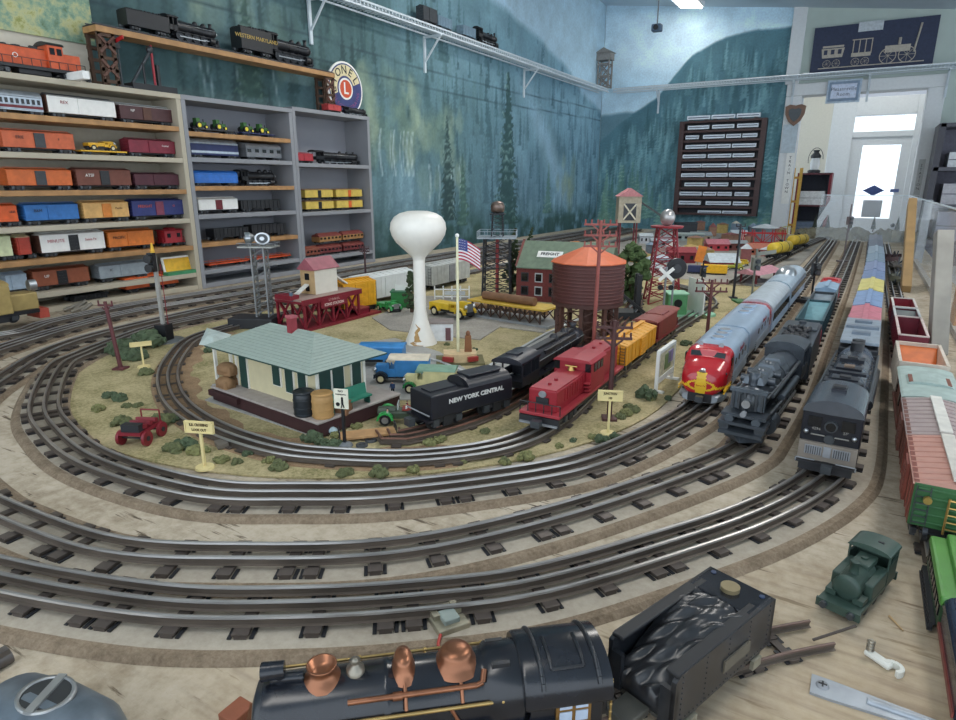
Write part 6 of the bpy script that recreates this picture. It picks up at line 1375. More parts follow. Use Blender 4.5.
# ---- small figures (one continuous skinned body each)
def person(loc, h, rz, label, shirt, pants, pose='stand', z=0.0):
    t = empty('person', loc, rz, label, 'person', z=z); u = h/1.75
    J = [(0, 0, .95), (0, 0, 1.2), (0, 0, 1.42), (0, 0, 1.55), (0, 0, 1.66), (-.1, 0, .9), (-.11, .02, .5), (-.12, 0, .08), (-.12, -.14, .04), (.1, 0, .9), (.11, .02, .5), (.12, 0, .08), (.12, -.14, .04),
         (-.2, 0, 1.4), (-.26, -.02, 1.12), (-.24, -.16, .92), (.2, 0, 1.4), (.26, -.02, 1.12), (.24, -.16, .92)]
    E_ = [(0, 1), (1, 2), (2, 3), (3, 4), (0, 5), (5, 6), (6, 7), (7, 8), (0, 9), (9, 10), (10, 11), (11, 12), (2, 13), (13, 14), (14, 15), (2, 16), (16, 17), (17, 18)]
    Rr = [.15, .15, .16, .06, .11, .1, .075, .05, .045, .1, .075, .05, .045, .07, .052, .04, .07, .052, .04]
    if pose == 'sit':
        for k in (5, 9): J[k] = (J[k][0], -.05, .9)
        for k, q in ((6, 5), (10, 9)): J[k] = (J[k][0], -.45, .9)
        for k in (7, 11): J[k] = (J[k][0], -.5, .5)
        for k in (8, 12): J[k] = (J[k][0], -.62, .46)
    me = bpy.data.meshes.new('body'); me.from_pydata([(x*u, y*u, z_*u) for x, y, z_ in J], E_, []); o = bpy.data.objects.new('body', me); col.objects.link(o)
    sk = o.modifiers.new('s', 'SKIN'); 
    for i, v in enumerate(me.skin_vertices[0].data): v.radius = (Rr[i]*u, Rr[i]*u); v.use_root = (i == 0)
    o.modifiers.new('d', 'SUBSURF').levels = 1
    dg = bpy.context.evaluated_depsgraph_get(); m2 = bpy.data.meshes.new_from_object(o.evaluated_get(dg)); bpy.data.objects.remove(o)
    skin = M('#c79a7c', .6)
    m2.materials.clear(); 
    for m_ in (pants, shirt, skin): m2.materials.append(m_)
    for p in m2.polygons:
        zc = p.center.z/u; xc = abs(p.center.x)/u
        p.material_index = 2 if (zc > 1.5 or (zc < 1.0 and xc > .2 and pose != 'sit')) else (1 if zc > .93 else 0); p.use_smooth = True
    o = bpy.data.objects.new('body', m2); col.objects.link(o); o.parent = t
    MB().sph((0, .01*u, 1.73*u), (.11*u, .12*u, .06*u), BLK2, 10, 6).build('hat', t)
    return t
person(at(393, 399, 0), .030, R(20), 'tiny standing figure in dark blue on the lot before the blue truck', M('#27416b', .6), M('#1c2333', .6), z=.0045)
person((-1.262, 1.152), .030, R(60), 'tiny figure in grey blue on the front corner of the icing deck', M('#5a7086', .6), M('#3a4a5c', .6), z=.081)
# ---- white water tower
X, Y = at(421, 343, .003); wt = M('#ece8df', .35, var=.03)
t = empty('water_tower', (X, Y), 0, 'tall white golf ball shaped water tower with a peeling flared foot', 'toy building', z=.003); ZT = zat(X, Y, 212)
rb_ = .062
prof = [(.040, 0), (.036, .010), (.026, .035), (.018, .060), (.0145, .085), (.0140, ZT-.115), (.0160, ZT-.107), (.024, ZT-.099), (.038, ZT-.086), (.053, ZT-.072), (.0625, ZT-.056), (.066, ZT-.042), (.064, ZT-.027), (.056, ZT-.014), (.043, ZT-.006), (.025, ZT-.001), (.005, ZT)]
MB().lathe(prof[:6], wt, seg=32).build('stem', t); MB().lathe(prof[5:], wt, seg=40).build('tank', t)
rs_ = random.Random(2); o = MB(); pv = []; zz_ = np.linspace(.002, .052, 11)
for z_ in zz_:
    r_ = np.interp(z_, [p[1] for p in prof[:6]], [p[0] for p in prof[:6]])+.0007; c_ = R(-75)+.25*rs_.uniform(-1, 1); w_ = .55*(1-z_/.075)+.12*rs_.uniform(-1, 1)
    for k in range(7): q = c_-w_/2+w_*k/6; pv.append((r_*math.cos(q), r_*math.sin(q), z_))
o.add(pv, [(j*7+i, j*7+i+1, (j+1)*7+i+1, (j+1)*7+i) for j in range(10) for i in range(6)], M('#b9935f', .8, bump=.8)); o.build('peeling_patch', t, recalc=False)['label'] = 'tan bare patch'
# ---- flag pole with bench monument
X, Y = at(460, 361, .003); t = empty('flag_monument', (X, Y), R(35), 'flagpole on a cream monument base with red benches and a bronze figure', 'monument', z=.003); ZT = zat(X, Y, 237)
cr = M('#d9bf94', .6)
MB().box((0, 0, .002), (.105, .075, .004), M('#6f6a4a', .9)).build('base', t)
MB().prism([(-.036, -.020), (-.012, -.030), (.012, -.030), (.036, -.020), (.036, .020), (-.036, .020)], .004, .022, cr, 'z').build('plinth', t)
MB().box((-.027, -.028, .012), (.024, .006, .010), M('#a33a34', .5), rz=R(-24)).build('bench', t); MB().box((.027, -.028, .012), (.024, .006, .010), M('#a33a34', .5), rz=R(24)).build('bench', t)
MB().box((.018, .0, .040), (.016, .012, .036), M('#8a5a38', .6), top=(.8, .8)).sph((.018, 0, .062), (.005, .005, .007), M('#7a4e34', .6), 8, 6).build('bronze_figure', t)
MB().cyl((-.004, 0, .02), (-.004, 0, ZT), .0035, M('#e0dcb8', .5), .0026, seg=10).sph((-.004, 0, ZT), .0045, WHITE, 8, 6).build('pole', t)
fl = MB(); n = 10; flw = .046; flh = .044; redm = M('#a83248', .7); whm = M('#e2dfe0', .7); nv = M('#3a4480', .7)
def fp(u, v): return (-.002+flw*u*(.75+.25*u), .010*math.sin(u*5)*u, ZT-.006-flh*v-.022*u*u*(1))
for i in range(n):
    for j in range(13):
        u0, u1, v0, v1 = i/n, (i+1)/n, j/13, (j+1)/13
        m_ = nv if (i < 5 and j < 7) else (redm if j % 2 == 0 else whm); a, b, c, d = fp(u0, v0), fp(u1, v0), fp(u1, v1), fp(u0, v1); off = lambda q: (q[0], q[1]+.0008, q[2])
        fl.add([a, b, c, d], [(0, 1, 2, 3)], m_); fl.add([off(a), off(b), off(c), off(d)], [(3, 2, 1, 0)], m_)
for i in range(4):
    for j in range(4): q = fp((i+.7)/10, (j*1.6+.8)/13); fl.box((q[0], q[1]-.0004, q[2]), (.0012, .0006, .0012), whm)
fl.build('flag', t, recalc=False)
# ---- brown tank tower
X, Y = at(585, 343, .003); t = empty('tank_tower', (X, Y), 0, 'round brown banded water tank with an orange roof on trestle legs', 'toy building', z=.003)
zr0 = zat(X, Y, 262); zr1 = zat(X, Y, 246); zb0 = zat(X, Y, 301); rT = .083; brn = M('#5b322e', .5, var=.1)
MB().lathe([(rT, zb0), (rT, zr0)], brn, seg=40).build('tank', t)
for i in range(12): MB().lathe([(rT, -.0012), (rT+.0032, -.0013), (rT+.0032, .0013), (rT, .0012)], brn, (0, 0, zb0+(zr0-zb0)*(i+.5)/12), 40).build('hoop', t)
MB().lathe([(rT*1.1, zr0-.002), (rT*1.1, zr0), (.004, zr1)], M('#d2693f', .55, var=.08), seg=10, smooth=False).build('roof', t)
MB().lathe([(rT*1.03, zb0-.008), (rT*1.03, zb0)], M('#4a2b26', .6), seg=24).build('tank_floor', t)
brl = M('#54352b', .6)
for i in range(8):
    a = math.pi*2*i/8+.2; MB().box((rT*.86*math.cos(a), rT*.86*math.sin(a), zb0/2-.004), (.009, .009, zb0-.008), brl, rz=a).build('leg', t)
MB().cyl((0, 0, 0), (0, 0, zb0), .018, brl, seg=12).build('center_pipe', t)
mb = MB()
for i in range(8):
    a = math.pi*2*i/8+.2; b = a+math.pi/4; p = lambda q, z_: (rT*.86*math.cos(q), rT*.86*math.sin(q), z_)
    for k in range(3): z0_, z1_ = zb0*(k/3)+.004, zb0*((k+1)/3)-.006; mb.cyl(p(a, z0_), p(b, z1_), .0016, brl, seg=4); mb.cyl(p(b, z0_), p(a, z1_), .0016, brl, seg=4); mb.cyl(p(a, z1_), p(b, z1_), .0016, brl, seg=4)
mb.build('cross_bracing', t)
# ---- poles
def utility_pole(px, py, pyt, label, arms=(0, .045), w=.06, m=None, ins=3, rz=0, z0=.003, lean=0):
    x, y = at(px, py, z0); t = empty('utility_pole', (x, y), rz, label, 'pole', z=z0); m = m or M('#6b3a34', .6); zt = zat(x, y, pyt)
    MB().cyl((0, 0, 0), (lean, 0, zt), .0045, m, .0035, seg=8).box((0, 0, .002), (.024, .024, .004), m).build('pole', t)
    for j, dz in enumerate(arms):
        o = MB(); o.box((lean, 0, zt-.008-dz), (w, .004, .004), m); o.box((lean-w*.13, 0, zt-.016-dz), (w*.32, .002, .003), m, ry=R(40)); o.box((lean+w*.13, 0, zt-.016-dz), (w*.32, .002, .003), m, ry=R(-40))
        for i in range(ins*2): o.cyl((lean-w*.46+w*.92*i/(ins*2-1), 0, zt-.006-dz), (lean-w*.46+w*.92*i/(ins*2-1), 0, zt+.002-dz), .0017, m, seg=6)
        o.build('crossarm', t)
    return t
pr = M('#8f4b44', .6)
utility_pole(592, 364, 222, 'tall red brown utility pole with three crossarms before the brown tank', arms=(0, .022, .044), w=.068, m=pr, rz=R(25), lean=.004)
utility_pole(609, 419, 322, 'dark brown utility pole with two crossarms beside the red switcher', arms=(.004, .022), w=.058, m=M('#4a2a28', .6), rz=R(25))
utility_pole(706, 344, 281, 'brown utility pole on the grass left of the silver diesels', arms=(0, .020), w=.075, m=M('#5f3130', .6), rz=R(25))
utility_pole(121, 369, 303, 'leaning red brown pole left of the dark signal mast', arms=(0,), w=.032, m=M('#5a2d30', .6), rz=R(25), lean=-.012, ins=1)
utility_pole(366, 283, 247, 'thin dark pole behind the white boxcar near the bookcase', arms=(0, .012), w=.04, m=M('#4a3034', .6), rz=R(25))
utility_pole(733, 298, 225, 'thin dark lamp pole on the grass patch of the far town', arms=(0,), w=.03, m=M('#2a2c33', .5), rz=R(25), ins=1)
# tall signal masts
x, y = at(165, 338, .01); t = empty('signal_mast', (x, y), R(20), 'grey signal mast with black lamp box and yellow tip standing on a round base', 'signal'); ZT = zat(x, y, 243)
MB().lathe([(.045, 0), (.043, .006)], M('#6b6f70', .6), seg=24).build('base_plate', t); MB().box((0, 0, .026), (.030, .030, .040), BLACK).build('relay_box', t, bevel=.001)
MB().box((0, 0, .045+(ZT-.075)/2), (.008, .008, ZT-.075), M('#9c9a94', .5)).build('mast', t); MB().box((0, -.009, ZT-.045), (.014, .014, .045), BLACK).build('lamp_house', t)
for i in range(2): MB().lathe([(.010, 0), (.010, .008), (.007, .009)], BLACK, (0, -.026, ZT-.058+i*.022), 14, 'y').build('lamp_hood', t)
MB().cyl((0, -.002, ZT-.028), (0, -.002, ZT), .006, YELLOW, .002, seg=10).build('finial', t); MB().cyl((.014, 0, .04), (.014, 0, ZT-.05), .001, DKRED, seg=5).build('ladder_rod', t)
# grey floodlight tower
x, y = at(266, 326, .003); t = empty('floodlight_tower', (x, y), R(25), 'silver grey floodlight tower with punched girders and round lamps on top', 'toy building', z=.003); ZT = zat(x, y, 240)-.0
gr = M('#85888a', .4, .4)
MB().box((-.02, -.005, .014), (.10, .06, .028), BLK2).build('base', t, bevel=.002); t.scale = (1.25, 1.25, 1)
for s in (-1, 1):
    o = MB()
    for sy in (-1, 1): o.box((s*.014+sy*.0065*0+(.006 if s > 0 else -.006)*0, sy*.010, .028+(ZT-.05)/2), (.003, .004, ZT-.05), gr)
    nn = 11
    for i in range(nn+1): o.box((s*.014, 0, .028+(ZT-.05)*i/nn), (.003, .018, .004), gr)
    for i in range(nn):
        zc = .028+(ZT-.05)*(i+.5)/nn
        for k in range(4): a = math.pi/4+k*math.pi/2; o.box((s*.014, .0078*math.cos(a), zc+.0075*math.sin(a)), (.003, .007, .004), gr, rx=a+math.pi/2)
    o.build('girder', t)
mb = MB()
for i in range(9): z_ = .035+(ZT-.06)*i/9; mb.cyl((-.014, -.009, z_), (.014, -.009, z_+.02), .001, gr, seg=4); mb.cyl((-.014, .009, z_), (.014, .009, z_+.02), .001, gr, seg=4)
mb.build('cross_bracing', t)
MB().box((0, 0, ZT-.020), (.075, .045, .004), M('#9a9c98', .4, .3)).build('platform', t)
mb = MB(); railing(mb, .075, .045, ZT-.018, .008, gr, 4); mb.build('railing', t)
for i, (dx, a) in enumerate(((.012, -80), (-.018, -150))):
    o = MB(); c_, s_ = math.cos(R(a)), math.sin(R(a)); p = Vector((dx, 0, ZT+.002)); d_ = Vector((c_, s_, 0))
    o.cyl(p-d_*.010, p, .006, gr, .015, seg=20, cap=False); o.cyl(p, p+d_*.010, .015, STEEL, .0155, seg=24); o.cyl(p+d_*.010, p+d_*.0105, .012, GUN, seg=20); o.cyl(p+d_*.0105, p+d_*.012, .005, STEEL, seg=14); o.cyl((dx, 0, ZT-.018), (dx, 0, ZT-.004), .003, gr, seg=8); o.build('floodlight', t)
# black lattice beacon tower
x, y = at(497, 296, .003); t = empty('beacon_tower', (x, y), R(25), 'black lattice beacon tower with a railed silver platform and a drum lamp', 'toy building', z=.003); Z1 = zat(x, y, 238); Z2 = zat(x, y, 216)
bk = M('#23252c', .5); lattice('a', t, .095, .085, 0, Z1, 6, bk, .0035, .0016)
MB().box((0, 0, Z1), (.13, .11, .005), M('#9aa2a8', .4, .4)).build('platform', t)
mb = MB(); railing(mb, .13, .11, Z1, .022, SILVER, 6); mb.build('railing', t)
MB().cyl((0, 0, .0), (0, 0, Z1), .006, M('#9a3a3c', .5), seg=8).build('center_pipe', t)
lt = MB(); 
for i in range(6): lt.cyl((-.02, -.02, Z1+i*.014), (.02, .02, Z1+i*.014+.012), .0012, GUN, seg=4); lt.cyl((.02, -.02, Z1+i*.014), (-.02, .02, Z1+i*.014+.012), .0012, GUN, seg=4)
for sx in (-1, 1):
    for sy in (-1, 1): lt.cyl((sx*.02, sy*.02, Z1), (sx*.016, sy*.016, Z2+.005), .0018, bk, seg=5)
lt.box((0, 0, Z2+.004), (.05, .05, .004), bk); lt.build('upper_frame', t)
MB().lathe([(.012, Z2+.008), (.022, Z2+.012), (.024, Z2+.030), (.018, Z2+.042), (.006, Z2+.046)], M('#7a6a62', .35, .6), seg=16).build('beacon', t)
MB().cyl((0, 0, Z2+.003), (0, 0, Z2+.012), .006, bk).build('beacon_stem', t)
# brick freight house
x, y = at(516, 300, .003); t = empty('freight_house', (x, y), R(8), 'red brick toy building with a grey green roof and a lettered roof sign', 'toy building', z=.003)
bw, bd, be, br_ = .30, .15, zat(x, y, 266), zat(x, y, 238)
bricks = M('#70332f', .8, var=.18, scale=150)
MB().box((bw/2, bd/2, be/2), (bw, bd, be), bricks).build('walls', t)
MB().prism([(-.006, be-.002), (bd/2, br_-.012), (bd+.006, be-.002)], -.004, .004, M('#7a4a44', .8)).build('parapet', t)
mb = MB(); mb.prism([(-.012, be-.004), (bd/2, br_-.016), (bd+.012, be-.004), (bd+.012, be-.008), (-.012, be-.008)], .004, bw+.012, M('#6d7d6a', .7)); mb.build('roof', t)
for i in range(6):
    for j in range(2):
        f = MB().box((.030+i*.048, -.001, be*(.30+.38*j)), (.026, .003, be*.26), LTGREY if i % 2 else BLK2).build('window', t); MB().box((.030+i*.048, -.0028, be*(.30+.38*j)), (.020, .0015, be*.2), DARKGLASS).build('pane', f)
sl = math.atan2(br_-.016-be+.004, bd/2+.012); zy = lambda y_: be-.004+(y_+.012)*math.tan(sl)
MB().box((.105, .030, zy(.030)+.002), (.085, .026, .002), WHITE, rx=sl).build('roof_sign', t); text('FREIGHT', .016, (.105, .0295, zy(.030)+.0035), BLACK, t, (sl, 0, 0), bold=.0004)
# log loader
x, y = at(545, 327, .003); t = empty('log_loader', (x-.245, y+.02), R(-8), 'brown trestle log loader with a yellow top deck on a grey slab', 'toy building', z=.003)
MB().box((.12, .04, .004), (.30, .10, .008), M('#8d9092', .7)).build('slab', t, bevel=.001)
bb = M('#4a3830', .7)
for yy in (0, .075):
    mb = MB()
    for i in range(8): mb.box((.0+.034*i, yy, .026), (.004, .004, .038), bb)
    for i in range(7):
        for s in (-1, 1): mb.box((.017+.034*i, yy, .026), (.046, .002, .003), bb, ry=s*R(45))
    mb.build('trestle', t)
MB().box((.118, .038, .048), (.27, .085, .005), M('#c9a640', .5)).build('deck', t)
o = MB().cyl((.02, .03, .0625), (.20, .03, .0625), .012, M('#7d5c44', .8), seg=12).build('log_bundle', t)
lt_ = [(x-.245+.05*i, y+.10) for i in range(3)]
for i in range(3):
    o = MB().cyl((-.1, 0, .009), (.1, 0, .009), .009, M('#8a6a4c', .8), seg=10).build('log'); o.location = (x-.20+.02*i, y+.115+.02*i, .003); o.rotation_euler = (0, 0, R(-8)); tag(o, 'brown toy log lying behind the log loader', 'log', 'logs behind the log loader')
# beige coaling tower far back
x, y = at(625, 262, .003); t = empty('coaling_tower', (x, y), R(28), 'tall beige coaling tower with a pink roof on maroon legs in the far middle', 'toy building', z=.003); Za = zat(x, y, 223); Zb = zat(x, y, 197); Zc = zat(x, y, 190)
for sx in (-1, 1):
    for sy in (-1, 1): MB().box((sx*.055, sy*.04, Za/2), (.010, .010, Za), M('#6b2a30', .6)).build('leg', t)
MB().box((0, 0, (Za+Zb)/2), (.15, .11, Zb-Za), M('#a89f8c', .7)).build('cabin', t); MB().prism([(-.085, Zb), (0, Zc+.006), (.085, Zb)], -.065, .065, M('#b5787c', .6), 'y').build('roof', t)
mb = MB()
for s in (-1, 1): mb.box((0, -.057, (Za+Zb)/2-.01), (.11, .004, .008), M('#d0c8b4', .6), ry=s*R(42)); t.scale = (.72, .8, 1)
mb.box((0, -.0555, (Za+Zb)/2-.01), (.085, .002, .08), DARKGLASS); mb.build('front_opening', t)
MB().box((.14, .02, (Za+Zb)/2+.01), (.18, .03, .008), DKGREY, ry=R(24)).build('chute', t)
# red oil derrick / floodlight tower
x, y = at(661, 302, .003); t = empty('derrick_tower', (x, y), R(25), 'red lattice tower with a round platform and a silver globe on top', 'toy building', z=.003); Z1 = zat(x, y, 228); Z2 = zat(x, y, 208)
lattice('b', t, .10, .052, 0, Z1, 7, M('#8a1f2c', .5), .003, .0018)
MB().lathe([(.050, Z1-.002), (.052, Z1+.004)], M('#96303a', .5), seg=20).build('platform', t); MB().sph((0, 0, Z1+.030), (.024, .024, .027), M('#b5b2b0', .3, .6), 14, 10).build('globe', t)
# black coal elevator between tank and red tower
x, y = at(622, 318, .003); t = empty('coal_elevator', (x, y), R(25), 'black skeletal coal elevator with a slanting conveyor right of the brown tank', 'toy building', z=.003); Z1 = zat(x, y, 275)
for sx in (-1, 1):
    for sy in (-1, 1): MB().box((sx*.040, sy*.02, Z1/2), (.014, .008, Z1), BLK2).build('column', t)
MB().box((.03, -.03, Z1*.35), (.16, .02, .008), BLK2, ry=R(38)).build('conveyor', t); MB().box((0, 0, Z1*.1), (.10, .07, .02), DKGREY).build('hopper', t)
mb = MB()
for i in range(9): mb.box((-.03+.016*i, -.031, Z1*.62-.0125*i), (.003, .022, .010), GREY, ry=R(38))
mb.build('buckets', t)
# crossing signal
def crossbuck(px, py, pyt, label, m=WHITE, pole=GREY, w=.05):
    x, y = at(px, py, .003); t = empty('crossing_signal', (x, y), R(28), label, 'signal', z=.003); zt = zat(x, y, pyt)
    MB().cyl((0, 0, 0), (0, 0, zt), .003, pole, seg=8).lathe([(.016, 0), (.015, .004)], pole, seg=14).build('pole', t)
    for s in (-1, 1): MB().box((0, -.005-.001*s, zt-.02), (w, .002, .009), m, ry=s*R(42)).build('crossbuck_arm', t)
    for s in (-1, 1): MB().lathe([(.007, -.004), (.007, .004)], BLACK, (s*.014, -.006, zt-.055), 14, 'y').build('lamp', t)
    return t
crossbuck(662, 325, 268, 'pale railroad crossbuck signal beside the red lattice tower')
x, y = at(670, 322, .003); t = empty('crossing_gong', (x, y), R(28), 'tall post with a big round black disc beside the green box', 'signal', z=.003); zt = zat(x, y, 262)
MB().cyl((0, 0, 0), (0, 0, zt), .003, GREY, seg=8).build('pole', t); MB().lathe([(.027, -.003), (.029, 0), (.027, .003)], BLACK, (.004, -.005, zt-.02), 24, 'y').build('disc', t); MB().lathe([(.012, -.006), (.012, .0)], DKGREY, (.004, -.008, zt-.02), 16, 'y').build('lamp', t)
# green box with billboard
x, y = at(676, 316, .003); t = empty('billboard_stand', (x, y), R(28), 'white backed billboard on a pale green base behind a green pump box', 'toy building', z=.003)
pg = M('#8fc4a4', .6); MB().lathe([(.06, 0), (.058, .006)], pg, (.05, .02, 0), 24, k=(1.2, .8)).build('base', t); MB().box((.0, .02, .035), (.055, .06, .06), M('#5c9a68', .55)).build('pump_box', t, bevel=.002); MB().box((0, .02, .067), (.062, .066, .004), M('#9fd0b0', .5)).build('box_lid', t)
MB().lathe([(.012, -.002), (.012, .002)], BLACK, (0, -.011, .04), 18, 'y').build('port', t)
MB().box((.062, .03, .055), (.004, .105, .10), WHITE, rz=R(10)).build('billboard', t); MB().box((.0655, .03, .058), (.002, .09, .075), M('#a9bcd0', .6), rz=R(10)).build('poster', t)
# near billboard frame
x0_, y0_ = at(656, 392, .003); x1_, y1_ = at(671, 379, .003); a_ = math.atan2(y1_-y0_, x1_-x0_); L_ = math.hypot(x1_-x0_, y1_-y0_)+.004; zt = zat((x0_+x1_)/2, (y0_+y1_)/2, 347)
t = empty('billboard', ((x0_+x1_)/2, (y0_+y1_)/2), a_, 'white framed toy billboard with a picture, standing left of the red nosed diesel', 'billboard', z=.003)
for s in (-1, 1): MB().box((s*L_/2, 0, zt/2), (.005, .006, zt), WHITE).build('post', t); MB().box((s*L_/2, 0, .002), (.008, .030, .004), WHITE).build('foot', t)
MB().box((0, 0, zt-.003), (L_, .007, .006), WHITE).build('top_rail', t); MB().box((0, 0, .022), (L_, .007, .010), WHITE).build('bottom_rail', t); MB().box((0, 0, (zt+.02)/2), (L_-.006, .003, zt-.03), M('#c9c2a4', .6, var=.3, scale=120)).build('picture', t)
MB().box((.006, -.002, (zt+.02)/2), (L_*.35, .002, zt-.05), M('#7a8a5c', .6)).build('figure_print', t); MB().box((L_*.22, -.002, (zt+.03)/2), (L_*.3, .002, zt*.3), M('#9a8ab0', .6)).build('text_print', t)
# signs
def signboard(px, py, w, h, zt, label, lines, rz, m=None, z0=.003, tilt=0):
    x, y = at(px, py, z0); m = m or M('#dccb92', .6, var=.04); t = empty('sign', (x, y), rz, label, 'sign', z=z0)
    MB().lathe([(.013, 0), (.012, .003)], m, seg=20).build('base', t); MB().box((0, 0, (zt-h)/2+.002), (.0035, .0035, zt-h), m).build('post', t)
    b = MB(); b.box((0, -.001, zt-h/2), (w, .003, h), m)
    for s in (-1, 1): b.box((0, -.003, zt-h/2+s*(h/2-.001)), (w, .0015, .0016), m); b.box((s*(w/2-.001), -.003, zt-h/2), (.0016, .0015, h), m)
    b.build('board', t)
    for i, l in enumerate(lines): text(l, h*(.30 if len(lines) > 1 else .4), (0, -.0028, zt-h/2+h*(.2-.42*i if len(lines) > 1 else 0)), M('#5a4a2a', .6), t, RX, bold=.0002, sx=.8)
    return t
signboard(205, 468, .042, .017, zat(*at(205, 468, .003), 423), 'cream warning signboard near the curved track front left', ['R.R. CROSSING', 'LOOK OUT'], R(22))
signboard(608, 434, .038, .017, zat(*at(608, 434, .003), 392), 'cream junction signboard in front of the brown pole', ['JUNCTION', '100'], R(22))
signboard(144, 367, .042, .010, zat(*at(144, 367, .003), 343), 'pale cream sign at the left of the grass seen edge on', [''], R(60))
x, y = at(345, 446, .004); zt = zat(x, y, 392); t = empty('sign', (x, y), R(18), 'white sign with a black walking figure before the station corner', 'sign', z=.0045)
MB().lathe([(.012, 0), (.011, .003), (.004, .006)], M('#6b7074', .5), seg=20).build('base', t); MB().box((0, 0, zt/2), (.004, .004, zt), BLACK).build('post', t); MB().box((0, -.003, zt-.014), (.022, .002, .030), M('#dfdcc8', .6)).build('board', t)
text('NO', .005, (0, -.0045, zt-.002), BLACK, t, RX); text('TRESPASSING', .0028, (0, -.0045, zt-.007), BLACK, t, RX)
mb = MB(); mb.sph((.002, -.0045, zt-.0125), .0018, BLACK, 8, 6); mb.box((.002, -.0045, zt-.018), (.003, .001, .008), BLACK); mb.box((.0008, -.0045, zt-.024), (.0013, .001, .007), BLACK, ry=.25); mb.box((.0035, -.0045, zt-.024), (.0013, .001, .007), BLACK, ry=-.25); mb.cyl((-.005, -.0045, zt-.022), (-.005, -.0052, zt-.022), .003, BLACK, seg=12); mb.build('figure_print', t)
# vehicles
def v(px, py, rz, label, L, W, Hh, **kw):
    x, y = at(px, py, .0045); return toy_truck((x, y), rz, label, L=L, W=W, Hh=Hh, z=.0047, **kw)
tb = M('#3b86c4', .45)
v(402, 381, R(208), 'blue vintage delivery truck with a white roof on the lot', .115, .046, .050, body=tb, cab=tb, fender=M('#23303c', .5), roof=M('#d9cdb8', .6), words='Blue Line')
v(374, 365, R(208), 'long blue truck mostly hidden behind the station roof', .14, .05, .045, body=tb)
v(430, 391, R(204), 'cream and green vintage delivery van behind the black tender', .105, .044, .046, body=M('#d9d19c', .5), cab=M('#d9d19c', .5), roof=M('#7fa08a', .6), fender=M('#2f8a4c', .4), words='Florist')
# green convertible
x, y = at(405, 421, .0045); t = empty('toy_convertible', (x, y), R(212), 'dark green open vintage car with bright green fenders and riders', 'toy vehicle', z=.0047)
mb = MB(); mb.box((0, 0, .014), (.085, .026, .012), M('#3f4a3a', .4)); mb.build('body', t, bevel=.002); MB().box((.028, 0, .020), (.032, .018, .010), M('#3f4a3a', .4), top=(.95, .7)).build('hood', t, bevel=.002)
for s in (-.028, .030):
    for sy in (-1, 1):
        MB().cyl((s, sy*.017, .009), (s, sy*.022, .009), .009, BLACK, seg=14).cyl((s, sy*.022, .009), (s, sy*.0225, .009), .0055, STEEL, seg=12).build('wheel', t)
        MB().prism([(s+.0135*math.cos(a), .009+.0135*math.sin(a)) for a in np.linspace(0, math.pi, 9)]+[(s+.0105*math.cos(a), .009+.0105*math.sin(a)) for a in np.linspace(math.pi, 0, 9)], sy*.015, sy*.024, M('#2f9a4c', .3), 'y').build('fender', t)
MB().box((-.012, 0, .0225), (.03, .02, .003), M('#9a3a30', .5)).build('seat', t); MB().box((.010, 0, .028), (.0015, .022, .010), glass_mat((.8, .9, .9), .1, .4, 'windshield')).build('windshield', t)
c_, s_ = math.cos(R(212)), math.sin(R(212))
for i, (dx, dy, m1) in enumerate(((-.004, .006, WHITE), (-.004, -.006, M('#b03a34', .5)))): person((x+dx*c_-dy*s_, y+dx*s_+dy*c_), .024, R(205+90), 'tiny rider in %s sitting in the green open car' % ('white', 'red')[i], m1, M('#3a4a6b', .5), pose='sit', z=.0045+.009)
person(at(388, 425, .004), .030, R(-60), 'tiny grey figure standing before the nose of the green open car', M('#b5b2aa', .6), M('#8a8a84', .6), z=.003)
# wooden ramp with small racks
x, y = at(374, 437, .004)
# red speeder
x, y = at(143, 440, .003); t = empty('track_speeder', (x, y), R(-65), 'small dark red open speeder car on the grass at the left', 'toy vehicle', z=.003); rd = M('#7c1c28', .5)
MB().box((0, 0, .020), (.056, .034, .005), rd).build('deck', t); mb = MB()
for i in range(3): mb.box((-.016+.014*i, 0, .028), (.008, .032, .006), rd, ry=R(-15))
mb.build('seat', t); MB().box((.020, 0, .028), (.012, .028, .012), BLK2).build('engine_box', t)
mb = MB(); mb.tube([(-.026, -.015, .022), (-.026, -.015, .040), (-.026, .015, .040), (-.026, .015, .022)], .0012, rd, 6); mb.build('back_rail', t)
for sx in (-1, 1):
    for sy in (-1, 1): MB().cyl((sx*.019, sy*.018, .0115), (sx*.019, sy*.0225, .0115), .0115, rd, seg=18).cyl((sx*.019, sy*.0225, .0115), (sx*.019, sy*.0235, .0115), .004, BLK2, seg=10).build('wheel', t)
MB().cyl((.019, -.02, .0115), (.019, .02, .0115), .0015, BLK2, seg=6).cyl((-.019, -.02, .0115), (-.019, .02, .0115), .0015, BLK2, seg=6).build('axle', t)
# wooden plank beside the convertible
t = empty('plank_ramp', at(368, 437, .003), R(48), 'tan wooden plank with small rails lying before the station corner', 'plank', z=.003)
MB().box((0, 0, .006), (.085, .030, .003), M('#b98f62', .7)).build('plank', t); MB().box((0, 0, .0023), (.02, .026, .0045), DKWOOD).build('support', t)
for s in (-1, 1):
    mb = MB()
    for yy in (-.012, 0, .012): mb.cyl((s*.043, yy, 0), (s*.043, yy, .018), .0008, BLK2, seg=5)
    mb.cyl((s*.043, -.012, .018), (s*.043, .012, .018), .0008, BLK2, seg=5); mb.build('end_rail', t)
for i, (px, py) in enumerate(((362, 446), (371, 441))):
    o = MB().lathe([(.009, 0), (.009, .003), (.005, .003), (.005, .001)], M('#3c3f42', .6), seg=16).build('tire'); o.location = (*at(px, py, .003), .003); tag(o, 'small dark tire lying on the grass, %s of the two by the plank' % ('nearer', 'farther')[i], 'tire')
